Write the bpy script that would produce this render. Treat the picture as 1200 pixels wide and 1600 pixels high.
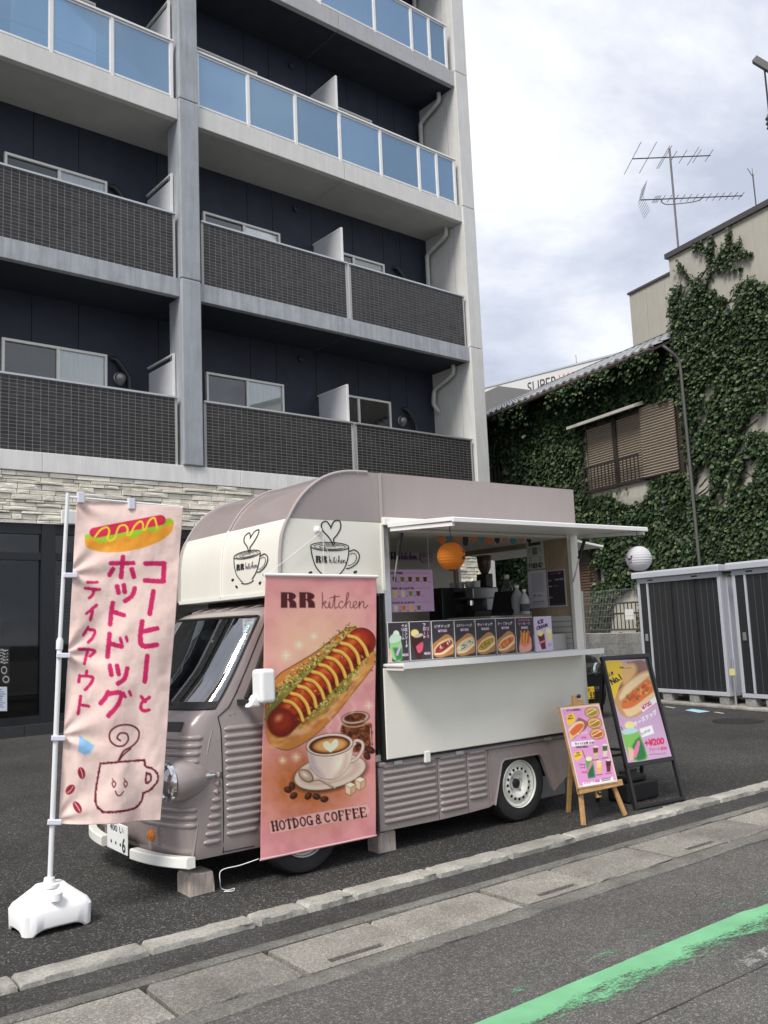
import bpy, bmesh, math, random
import numpy as np
from mathutils import Vector, Matrix

for o in list(bpy.data.objects):
    bpy.data.objects.remove(o, do_unlink=True)
SC = bpy.context.scene
COL = SC.collection
R = math.radians

# ------------------------------------------------------------------ camera
F = 1390.0
CAMZ = 1.45
MC = np.array([[0.79808223, 0.04400556, 0.60093949],
               [-0.60111546, 0.12689152, 0.78902392],
               [-0.04153269, -0.99093998, 0.12772229]])
CPOS = np.array([0.0, 0.0, CAMZ])
cam = bpy.data.cameras.new('camera')
cam.sensor_fit = 'VERTICAL'
cam.sensor_height = 36.0
cam.sensor_width = 27.0
cam.lens = F / 1600.0 * 36.0
cam.clip_start = 0.05
cam.clip_end = 2000.0
camo = bpy.data.objects.new('camera', cam)
COL.objects.link(camo)
_r, _u, _b = MC[:, 0], -MC[:, 1], -MC[:, 2]
camo.matrix_world = Matrix(((_r[0], _u[0], _b[0], 0), (_r[1], _u[1], _b[1], 0), (_r[2], _u[2], _b[2], CAMZ), (0, 0, 0, 1)))
SC.camera = camo

# ------------------------------------------------------------------ sky and sun
SUN_EL, SUN_AZ = 52.0, 205.0     # azimuth: direction the light comes from, degrees from +X
w = bpy.data.worlds.new('World')
SC.world = w
w.use_nodes = True
nt = w.node_tree
nt.nodes.clear()
def N(t, **k):
    n = nt.nodes.new(t)
    for a, b in k.items():
        setattr(n, a, b)
    return n
out = N('ShaderNodeOutputWorld')
bg = N('ShaderNodeBackground')
bg.inputs['Strength'].default_value = 0.1
sky = N('ShaderNodeTexSky', sky_type='NISHITA')
sky.sun_disc = False
sky.sun_elevation = R(SUN_EL)
sky.sun_rotation = R(90 - SUN_AZ)
sky.air_density = 1.0
tc = N('ShaderNodeTexCoord')
sep = N('ShaderNodeSeparateXYZ')
nt.links.new(tc.outputs['Generated'], sep.inputs[0])
mx = N('ShaderNodeMath', operation='MAXIMUM'); mx.inputs[1].default_value = 0.0
nt.links.new(sep.outputs['Z'], mx.inputs[0])
ad = N('ShaderNodeMath', operation='ADD'); ad.inputs[1].default_value = 0.42
nt.links.new(mx.outputs[0], ad.inputs[0])
dv = N('ShaderNodeVectorMath', operation='DIVIDE')
cb = N('ShaderNodeCombineXYZ')
for i in range(3):
    nt.links.new(ad.outputs[0], cb.inputs[i])
nt.links.new(tc.outputs['Generated'], dv.inputs[0])
nt.links.new(cb.outputs[0], dv.inputs[1])
mp = N('ShaderNodeMapping')
mp.inputs['Location'].default_value = (3.1, 1.7, 0.4)
mp.inputs['Rotation'].default_value = (0, 0, R(25))
mp.inputs['Scale'].default_value = (1.0, 1.15, 1.3)
nt.links.new(dv.outputs[0], mp.inputs['Vector'])
n1 = N('ShaderNodeTexNoise')
n1.inputs['Scale'].default_value = 2.0
n1.inputs['Detail'].default_value = 9
n1.inputs['Roughness'].default_value = 0.58
n1.inputs['Distortion'].default_value = 0.25
nt.links.new(mp.outputs[0], n1.inputs['Vector'])
rp = N('ShaderNodeValToRGB')
el = rp.color_ramp.elements
el[0].position = 0.39; el[0].color = (0.33, 0.355, 0.425, 1)
el[1].position = 0.70; el[1].color = (.66, .662, .662, 1)
e = el.new(0.485); e.color = (0.43, 0.452, 0.515, 1)
e = el.new(0.57); e.color = (0.56, 0.573, 0.61, 1)
nt.links.new(n1.outputs['Fac'], rp.inputs[0])
cs = N('ShaderNodeVectorMath', operation='SCALE')
cs.inputs['Scale'].default_value = 6.9
nt.links.new(rp.outputs['Color'], cs.inputs[0])
mxr = N('ShaderNodeMixRGB'); mxr.inputs[0].default_value = 0.95
nt.links.new(sky.outputs[0], mxr.inputs[1])
nt.links.new(cs.outputs[0], mxr.inputs[2])
nt.links.new(mxr.outputs[0], bg.inputs['Color'])
nt.links.new(bg.outputs[0], out.inputs[0])

sl = bpy.data.lights.new('sun', 'SUN')
sl.energy = 1.5
sl.angle = R(22)
sl.color = (1.0, 0.95, 0.88)
so = bpy.data.objects.new('sun', sl)
COL.objects.link(so)
_d = Vector((math.cos(R(SUN_EL)) * math.cos(R(SUN_AZ)), math.cos(R(SUN_EL)) * math.sin(R(SUN_AZ)), math.sin(R(SUN_EL))))
so.rotation_euler = _d.to_track_quat('Z', 'Y').to_euler()
so.location = (0, 0, 30)

vs = SC.view_settings
vs.view_transform = 'Standard'
vs.look = 'None'
vs.exposure = 1.36
vs.gamma = 1.0
vs.use_curve_mapping = False
SC.render.engine = 'CYCLES'
SC.cycles.max_bounces = 8
SC.cycles.transparent_max_bounces = 16
SC.cycles.use_denoising = True

# ------------------------------------------------------------------ measuring
def ray(px, py):
    return MC @ (np.array([px - 600.0, py - 800.0, F]) / F)
def hit(px, py, n, d):
    r = ray(px, py); n = np.array(n, float)
    return CPOS + r * ((d - n @ CPOS) / (n @ r))
def gp(px, py, z=0.0): return hit(px, py, (0, 0, 1), z)
def yp(px, py, y): return hit(px, py, (0, 1, 0), y)
def xp(px, py, x): return hit(px, py, (1, 0, 0), x)
def proj(P):
    q = (np.atleast_2d(P) - CPOS) @ MC
    return np.stack([600 + F * q[:, 0] / q[:, 2], 800 + F * q[:, 1] / q[:, 2]], 1)

# ------------------------------------------------------------------ materials
MATS = {}
def new_mat(name):
    m = bpy.data.materials.new(name)
    m.use_nodes = True
    t = m.node_tree
    t.nodes.clear()
    o = t.nodes.new('ShaderNodeOutputMaterial')
    MATS[name] = m
    return m, t, o
def node(t, typ, ins=None, **k):
    n = t.nodes.new(typ)
    for a, b in k.items():
        setattr(n, a, b)
    for a, b in (ins or {}).items():
        if hasattr(b, 'is_output'):
            t.links.new(b, n.inputs[a])
        else:
            n.inputs[a].default_value = b
    return n
def c4(c):
    return (c[0], c[1], c[2], 1.0)
def mat(name, col, rough=0.5, metal=0.0, spec=0.5, var=0.0, vs=3.0, bump=0.0, bs=60.0, rnd=0.0, isl=0.0, coat=0.0,
        streak=0.0, sheen=0.0, col2=None, strk_scale=(6, 6, .5)):
    """Principled material: base colour with cloudy variation, streaks, per-object / per-island variation and fine relief."""
    if name in MATS:
        return MATS[name]
    m, t, o = new_mat(name)
    p = node(t, 'ShaderNodeBsdfPrincipled', {'Roughness': rough, 'Metallic': metal, 'Specular IOR Level': spec, 'Coat Weight': coat})
    t.links.new(p.outputs[0], o.inputs[0])
    tcn = node(t, 'ShaderNodeTexCoord')
    cur = node(t, 'ShaderNodeRGB'); cur.outputs[0].default_value = c4(col)
    cur = cur.outputs[0]
    if var or col2:
        nz = node(t, 'ShaderNodeTexNoise', {'Vector': tcn.outputs['Object'], 'Scale': vs, 'Detail': 6.0, 'Roughness': 0.65})
        if col2:
            mr = node(t, 'ShaderNodeMapRange', {'Value': nz.outputs['Fac'], 'From Min': .38, 'From Max': .62})
            cur = node(t, 'ShaderNodeMixRGB', {0: mr.outputs[0], 1: cur, 2: c4(col2)}).outputs[0]
        if var:
            mr = node(t, 'ShaderNodeMapRange', {'Value': nz.outputs['Fac'], 'From Min': .25, 'From Max': .75, 'To Min': 1 - var, 'To Max': 1 + var})
            cur = node(t, 'ShaderNodeVectorMath', {0: cur, 'Scale': mr.outputs[0]}, operation='SCALE').outputs[0]
            rr = node(t, 'ShaderNodeMapRange', {'Value': nz.outputs['Fac'], 'From Min': .25, 'From Max': .75, 'To Min': min(1, rough * 1.12), 'To Max': rough * .88})
            t.links.new(rr.outputs[0], p.inputs['Roughness'])
    if streak:
        mpn = node(t, 'ShaderNodeMapping', {'Vector': tcn.outputs['Object'], 'Scale': strk_scale})
        nz2 = node(t, 'ShaderNodeTexNoise', {'Vector': mpn.outputs[0], 'Scale': 2.0, 'Detail': 7.0, 'Roughness': 0.7})
        mr = node(t, 'ShaderNodeMapRange', {'Value': nz2.outputs['Fac'], 'From Min': .3, 'From Max': .7, 'To Min': 1 - streak, 'To Max': 1 + streak * .4})
        cur = node(t, 'ShaderNodeVectorMath', {0: cur, 'Scale': mr.outputs[0]}, operation='SCALE').outputs[0]
    if rnd:
        oi = node(t, 'ShaderNodeObjectInfo')
        mr = node(t, 'ShaderNodeMapRange', {'Value': oi.outputs['Random'], 'To Min': 1 - rnd, 'To Max': 1 + rnd})
        cur = node(t, 'ShaderNodeVectorMath', {0: cur, 'Scale': mr.outputs[0]}, operation='SCALE').outputs[0]
    if isl:
        ge = node(t, 'ShaderNodeNewGeometry')
        mr = node(t, 'ShaderNodeMapRange', {'Value': ge.outputs['Random Per Island'], 'To Min': 1 - isl, 'To Max': 1 + isl})
        cur = node(t, 'ShaderNodeVectorMath', {0: cur, 'Scale': mr.outputs[0]}, operation='SCALE').outputs[0]
    t.links.new(cur, p.inputs['Base Color'])
    if bump:
        nb = node(t, 'ShaderNodeTexNoise', {'Vector': tcn.outputs['Object'], 'Scale': bs, 'Detail': 5.0, 'Roughness': 0.6})
        bn = node(t, 'ShaderNodeBump', {'Height': nb.outputs['Fac'], 'Strength': bump, 'Distance': 0.02})
        t.links.new(bn.outputs[0], p.inputs['Normal'])
    return m
def aggregate(name, dark, light, amount, scale, rough=0.85, bump=0.5, patch=0.25, pscale=0.7, grain=(.45, 1.6), obj=.15):
    """Asphalt / exposed-aggregate concrete: binder with light stone chips."""
    m, t, o = new_mat(name)
    p = node(t, 'ShaderNodeBsdfPrincipled', {'Roughness': rough, 'Specular IOR Level': .3})
    t.links.new(p.outputs[0], o.inputs[0])
    tcn = node(t, 'ShaderNodeTexCoord')
    ge = node(t, 'ShaderNodeNewGeometry')
    P = ge.outputs['Position']
    v = node(t, 'ShaderNodeTexVoronoi', {'Vector': P, 'Scale': scale}, feature='F1')
    sepc = node(t, 'ShaderNodeSeparateColor', {0: v.outputs['Color']})
    st = node(t, 'ShaderNodeMapRange', {'Value': sepc.outputs[0], 'From Min': 1 - amount, 'From Max': 1.0, 'To Min': 0.0, 'To Max': 1.0})
    n2 = node(t, 'ShaderNodeTexNoise', {'Vector': P, 'Scale': scale * 1.3, 'Detail': 4.0, 'Roughness': .75})
    n3 = node(t, 'ShaderNodeTexNoise', {'Vector': P, 'Scale': pscale, 'Detail': 6.0, 'Roughness': .62})
    n4 = node(t, 'ShaderNodeTexNoise', {'Vector': P, 'Scale': scale * .28, 'Detail': 3.0, 'Roughness': .7})
    base = node(t, 'ShaderNodeMixRGB', {0: st.outputs[0], 1: c4(dark), 2: c4(light)})
    g = node(t, 'ShaderNodeMapRange', {'Value': n2.outputs['Fac'], 'From Min': .3, 'From Max': .7, 'To Min': grain[0], 'To Max': grain[1]})
    c1 = node(t, 'ShaderNodeVectorMath', {0: base.outputs[0], 'Scale': g.outputs[0]}, operation='SCALE')
    g2 = node(t, 'ShaderNodeMapRange', {'Value': n3.outputs['Fac'], 'From Min': .3, 'From Max': .7, 'To Min': 1 - patch, 'To Max': 1 + patch})
    c2 = node(t, 'ShaderNodeVectorMath', {0: c1.outputs[0], 'Scale': g2.outputs[0]}, operation='SCALE')
    g3 = node(t, 'ShaderNodeMapRange', {'Value': n4.outputs['Fac'], 'From Min': .3, 'From Max': .7, 'To Min': .75, 'To Max': 1.25})
    c3 = node(t, 'ShaderNodeVectorMath', {0: c2.outputs[0], 'Scale': g3.outputs[0]}, operation='SCALE')
    oi = node(t, 'ShaderNodeObjectInfo')
    g4 = node(t, 'ShaderNodeMapRange', {'Value': oi.outputs['Random'], 'To Min': 1 - obj, 'To Max': 1 + obj})
    c4n = node(t, 'ShaderNodeVectorMath', {0: c3.outputs[0], 'Scale': g4.outputs[0]}, operation='SCALE')
    t.links.new(c4n.outputs[0], p.inputs['Base Color'])
    hs = node(t, 'ShaderNodeMath', {0: v.outputs['Distance'], 1: n2.outputs['Fac']}, operation='ADD')
    bn = node(t, 'ShaderNodeBump', {'Height': hs.outputs[0], 'Strength': bump, 'Distance': 0.004})
    t.links.new(bn.outputs[0], p.inputs['Normal'])
    return m
def glass(name, tint=(.9, .95, .95), refl=.12, rough=.02, body=None, bodyfac=0.0, rcol=(1, 1, 1), rnd=0.0):
    """Thin pane: tinted see-through, mirror reflection growing towards grazing angles, optional film colour."""
    m, t, o = new_mat(name)
    tr = node(t, 'ShaderNodeBsdfTransparent', {'Color': c4(tint)})
    gl = node(t, 'ShaderNodeBsdfGlossy', {'Color': c4(rcol), 'Roughness': rough})
    lw = node(t, 'ShaderNodeLayerWeight', {'Blend': .35})
    mr = node(t, 'ShaderNodeMapRange', {'Value': lw.outputs['Fresnel'], 'To Min': refl, 'To Max': .95})
    cur = tr.outputs[0]
    if rnd:      # panes differ a little in tint
        oi = node(t, 'ShaderNodeObjectInfo')
        for nn_, cc_ in ((tr, tint), (gl, rcol)):
            g_ = node(t, 'ShaderNodeMapRange', {'Value': oi.outputs['Random'], 'To Min': 1 - rnd, 'To Max': 1.0})
            rg = node(t, 'ShaderNodeRGB'); rg.outputs[0].default_value = c4(cc_)
            sc_ = node(t, 'ShaderNodeVectorMath', {0: rg.outputs[0], 'Scale': g_.outputs[0]}, operation='SCALE')
            t.links.new(sc_.outputs[0], nn_.inputs['Color'])
    if body:
        df = node(t, 'ShaderNodeBsdfDiffuse', {'Color': c4(body)})
        cur = node(t, 'ShaderNodeMixShader', {0: bodyfac, 1: cur, 2: df.outputs[0]}).outputs[0]
    mxs = node(t, 'ShaderNodeMixShader', {0: mr.outputs[0], 1: cur, 2: gl.outputs[0]})
    t.links.new(mxs.outputs[0], o.inputs[0])
    return m
def print_mat(name, rough=.5, weave=0.0):
    m, t, o = new_mat(name)
    at = node(t, 'ShaderNodeAttribute', attribute_name='Col')
    p = node(t, 'ShaderNodeBsdfPrincipled', {'Base Color': at.outputs['Color'], 'Roughness': rough, 'Specular IOR Level': .35})
    if weave:
        tcn = node(t, 'ShaderNodeTexCoord')
        nb = node(t, 'ShaderNodeTexNoise', {'Vector': tcn.outputs['Object'], 'Scale': 9.0, 'Detail': 5.0})
        bn = node(t, 'ShaderNodeBump', {'Height': nb.outputs['Fac'], 'Strength': weave, 'Distance': .03})
        t.links.new(bn.outputs[0], p.inputs['Normal'])
        tl = node(t, 'ShaderNodeBsdfTranslucent', {'Color': at.outputs['Color']})
        mxs = node(t, 'ShaderNodeMixShader', {0: .25, 1: p.outputs[0], 2: tl.outputs[0]})
        t.links.new(mxs.outputs[0], o.inputs[0])
    else:
        t.links.new(p.outputs[0], o.inputs[0])
    return m

# ------------------------------------------------------------------ mesh helpers
ORG = {}
class MB:
    def __init__(s):
        s.v = []; s.f = []; s.mi = []
    def add(s, vs, fs, m=0):
        b = len(s.v)
        s.v.extend([tuple(map(float, p)) for p in vs])
        s.f.extend([tuple(i + b for i in f) for f in fs])
        s.mi.extend([m] * len(fs))
        return s
    def box(s, x0, x1, y0, y1, z0, z1, m=0):
        if x0 > x1: x0, x1 = x1, x0
        if y0 > y1: y0, y1 = y1, y0
        if z0 > z1: z0, z1 = z1, z0
        vs = [(x0, y0, z0), (x1, y0, z0), (x1, y1, z0), (x0, y1, z0), (x0, y0, z1), (x1, y0, z1), (x1, y1, z1), (x0, y1, z1)]
        return s.add(vs, [(0, 3, 2, 1), (4, 5, 6, 7), (0, 1, 5, 4), (1, 2, 6, 5), (2, 3, 7, 6), (3, 0, 4, 7)], m)
    def bar(s, p0, p1, wdt, hgt, up=(0, 0, 1), m=0):
        """rectangular bar from p0 to p1"""
        p0 = Vector(p0); p1 = Vector(p1); d = (p1 - p0).normalized(); up = Vector(up)
        if abs(d.dot(up)) > .98: up = Vector((1, 0, 0))
        a = d.cross(up).normalized(); b = a.cross(d).normalized()
        vs = []
        for p in (p0, p1):
            for sa, sb in ((-1, -1), (1, -1), (1, 1), (-1, 1)):
                vs.append(p + a * sa * wdt / 2 + b * sb * hgt / 2)
        return s.add(vs, [(0, 1, 2, 3), (7, 6, 5, 4), (0, 4, 5, 1), (1, 5, 6, 2), (2, 6, 7, 3), (3, 7, 4, 0)], m)
    def tube(s, pts, r, n=10, m=0, cap=True):
        pts = [Vector(p) for p in pts]
        rs = r if isinstance(r, (list, tuple)) else [r] * len(pts)
        b = len(s.v); prev = None
        for i, p in enumerate(pts):
            d = (pts[min(i + 1, len(pts) - 1)] - pts[max(i - 1, 0)]).normalized()
            if prev is None:
                up = Vector((0, 0, 1)) if abs(d.z) < .9 else Vector((1, 0, 0))
                a = d.cross(up).normalized()
            else:
                a = (prev - d * prev.dot(d)).normalized()
            prev = a
            c = d.cross(a)
            for k in range(n):
                an = 2 * math.pi * k / n
                s.v.append(tuple(p + (a * math.cos(an) + c * math.sin(an)) * rs[i]))
        for i in range(len(pts) - 1):
            for k in range(n):
                k2 = (k + 1) % n
                s.f.append((b + i * n + k, b + i * n + k2, b + (i + 1) * n + k2, b + (i + 1) * n + k)); s.mi.append(m)
        if cap:
            s.f.append(tuple(b + k for k in range(n))[::-1]); s.mi.append(m)
            e = b + (len(pts) - 1) * n
            s.f.append(tuple(e + k for k in range(n))); s.mi.append(m)
        return s
    def lathe(s, prof, c, ax=(0, 0, 1), n=24, m=0, cap=True):
        """prof: list of (radius, distance along ax) from c"""
        ax = Vector(ax).normalized(); c = Vector(c)
        up = Vector((0, 0, 1)) if abs(ax.z) < .9 else Vector((1, 0, 0))
        a = ax.cross(up).normalized(); bb = ax.cross(a)
        b = len(s.v)
        for r, h in prof:
            for k in range(n):
                an = 2 * math.pi * k / n
                s.v.append(tuple(c + ax * h + (a * math.cos(an) + bb * math.sin(an)) * r))
        for i in range(len(prof) - 1):
            for k in range(n):
                k2 = (k + 1) % n
                s.f.append((b + i * n + k, b + i * n + k2, b + (i + 1) * n + k2, b + (i + 1) * n + k)); s.mi.append(m)
        if cap:
            s.f.append(tuple(b + k for k in range(n))[::-1]); s.mi.append(m)
            e = b + (len(prof) - 1) * n
            s.f.append(tuple(e + k for k in range(n))); s.mi.append(m)
        return s
    def prism(s, poly, fn, d0, d1, m=0):
        """poly: 2-D outline; fn(a,b,d)->3-D; extruded from d0 to d1"""
        n = len(poly)
        vs = [fn(a, b, d0) for a, b in poly] + [fn(a, b, d1) for a, b in poly]
        fs = [tuple(range(n))[::-1], tuple(range(n, 2 * n))]
        for i in range(n):
            j = (i + 1) % n
            fs.append((i, j, n + j, n + i))
        return s.add(vs, fs, m)
    def grid(s, P, m=0, flip=False):
        """P: (rows, cols, 3)"""
        P = np.asarray(P, float); nr, nc = P.shape[:2]
        b = len(s.v)
        s.v.extend(map(tuple, P.reshape(-1, 3)))
        for i in range(nr - 1):
            for j in range(nc - 1):
                q = (b + i * nc + j, b + i * nc + j + 1, b + (i + 1) * nc + j + 1, b + (i + 1) * nc + j)
                s.f.append(q[::-1] if flip else q); s.mi.append(m)
        return s
    def mesh(s, name, mats, off=(0, 0, 0), smooth=False):
        me = bpy.data.meshes.new(name)
        if any(off):
            v = [(a - off[0], b - off[1], c - off[2]) for a, b, c in s.v]
        else:
            v = s.v
        me.from_pydata(v, [], s.f)
        if not isinstance(mats, (list, tuple)): mats = [mats]
        for mm in mats: me.materials.append(MATS[mm] if isinstance(mm, str) else mm)
        if len(mats) > 1:
            me.polygons.foreach_set('material_index', s.mi)
        bm = bmesh.new(); bm.from_mesh(me)
        bmesh.ops.recalc_face_normals(bm, faces=bm.faces)
        bm.to_mesh(me); bm.free()
        if smooth:
            me.shade_smooth()
            if smooth != 'full':
                me.set_sharp_from_angle(angle=R(38))
        me.update()
        return me
    def build(s, name, mats, parent=None, smooth=False, bevel=0.0, seg=2, label=None, cat=None, group=None, kind=None):
        if parent is None:
            a = np.array(s.v); lo, hi = a.min(0), a.max(0)
            off = ((lo[0] + hi[0]) / 2, (lo[1] + hi[1]) / 2, lo[2])
        else:
            off = ORG.get(parent, (0, 0, 0))
        o = bpy.data.objects.new(name, s.mesh(name, mats, off, smooth))
        COL.objects.link(o)
        ORG[o] = off
        if parent is None:
            o.location = off
        else:
            o.parent = parent
        if bevel:
            md = o.modifiers.new('bevel', 'BEVEL'); md.width = bevel; md.segments = seg; md.limit_method = 'ANGLE'; md.angle_limit = R(40)
        tag(o, label, cat, group, kind)
        return o
def tag(o, label=None, cat=None, group=None, kind=None):
    if label: o['label'] = label
    if cat: o['category'] = cat
    if group: o['group'] = group
    if kind: o['kind'] = kind
    return o
def thing(name, loc, label, cat, group=None, rz=0.0, world=True, kind=None):
    o = bpy.data.objects.new(name, None)
    o.empty_display_size = .2
    COL.objects.link(o)
    o.location = loc
    o.rotation_euler = (0, 0, rz)
    if world: ORG[o] = tuple(loc)
    return tag(o, label, cat, group, kind)
def bx(name, x0, x1, y0, y1, z0, z1, mats, parent=None, bevel=0.0, **k):
    return MB().box(x0, x1, y0, y1, z0, z1).build(name, mats, parent, bevel=bevel, **k)
def copy_tree(o, parent=None):
    c = o.copy(); COL.objects.link(c); c.parent = parent
    for ch in list(o.children): copy_tree(ch, c)
    return c
def smooth_path(pts, n=8):
    """Catmull-Rom through points"""
    pts = [np.array(p, float) for p in pts]
    if len(pts) < 3: return [tuple(p) for p in pts]
    ex = [2 * pts[0] - pts[1]] + pts + [2 * pts[-1] - pts[-2]]
    out_ = []
    for i in range(1, len(ex) - 2):
        p0, p1, p2, p3 = ex[i - 1:i + 3]
        for k in range(n):
            t = k / n
            out_.append(tuple(.5 * ((2 * p1) + (p2 - p0) * t + (2 * p0 - 5 * p1 + 4 * p2 - p3) * t * t + (3 * p1 - p0 - 3 * p2 + p3) * t ** 3)))
    out_.append(tuple(pts[-1]))
    return out_

# ------------------------------------------------------------------ lettering
_tx = {}
def text_tris(body, offset=0.0):
    """triangles of a line of text, font size 1, origin at the baseline's left end"""
    k = (body, offset)
    if k in _tx: return _tx[k]
    cu = bpy.data.curves.new('t', 'FONT'); cu.body = body; cu.size = 1.0; cu.resolution_u = 4; cu.offset = offset
    ob = bpy.data.objects.new('t', cu); COL.objects.link(ob)
    dg = bpy.context.evaluated_depsgraph_get(); dg.update()
    me = ob.evaluated_get(dg).to_mesh()
    me.calc_loop_triangles()
    V = np.array([v.co[:2] for v in me.vertices]).reshape(-1, 2)
    T = np.array([t.vertices[:] for t in me.loop_triangles]).reshape(-1, 3)
    ob.evaluated_get(dg).to_mesh_clear()
    bpy.data.objects.remove(ob, do_unlink=True); bpy.data.curves.remove(cu)
    _tx[k] = (V, T)
    return V, T
def text_mesh(mb, body, fn, height=None, width=None, offset=0.0, m=0):
    """flat lettering: fn(a, b) -> 3-D point, a in 0..width, b in 0..height"""
    V, T = text_tris(body, offset)
    lo, hi = V.min(0), V.max(0)
    A = (V - lo) / (hi - lo)
    mb.add([fn(a * width, b * height) for a, b in A], [tuple(t) for t in T], m)
    return mb
def s2l(c):
    c = np.asarray(c, float)
    return np.where(c <= .04045, c / 12.92, ((c + .055) / 1.055) ** 2.4)
def vnoise(x, y, seed=0):
    rs = np.random.RandomState(seed); L = rs.rand(64, 64)
    xi = np.floor(x).astype(int); yi = np.floor(y).astype(int); fx = x - xi; fy = y - yi
    fx = fx * fx * (3 - 2 * fx); fy = fy * fy * (3 - 2 * fy)
    g = lambda a, b: L[a % 64, b % 64]
    return (g(xi, yi) * (1 - fx) + g(xi + 1, yi) * fx) * (1 - fy) + (g(xi, yi + 1) * (1 - fx) + g(xi + 1, yi + 1) * fx) * fy
def fbm(x, y, seed=0, o=4):
    return sum(vnoise(x * 2 ** i, y * 2 ** i, seed + i) * .5 ** i for i in range(o)) / sum(.5 ** i for i in range(o))

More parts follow.
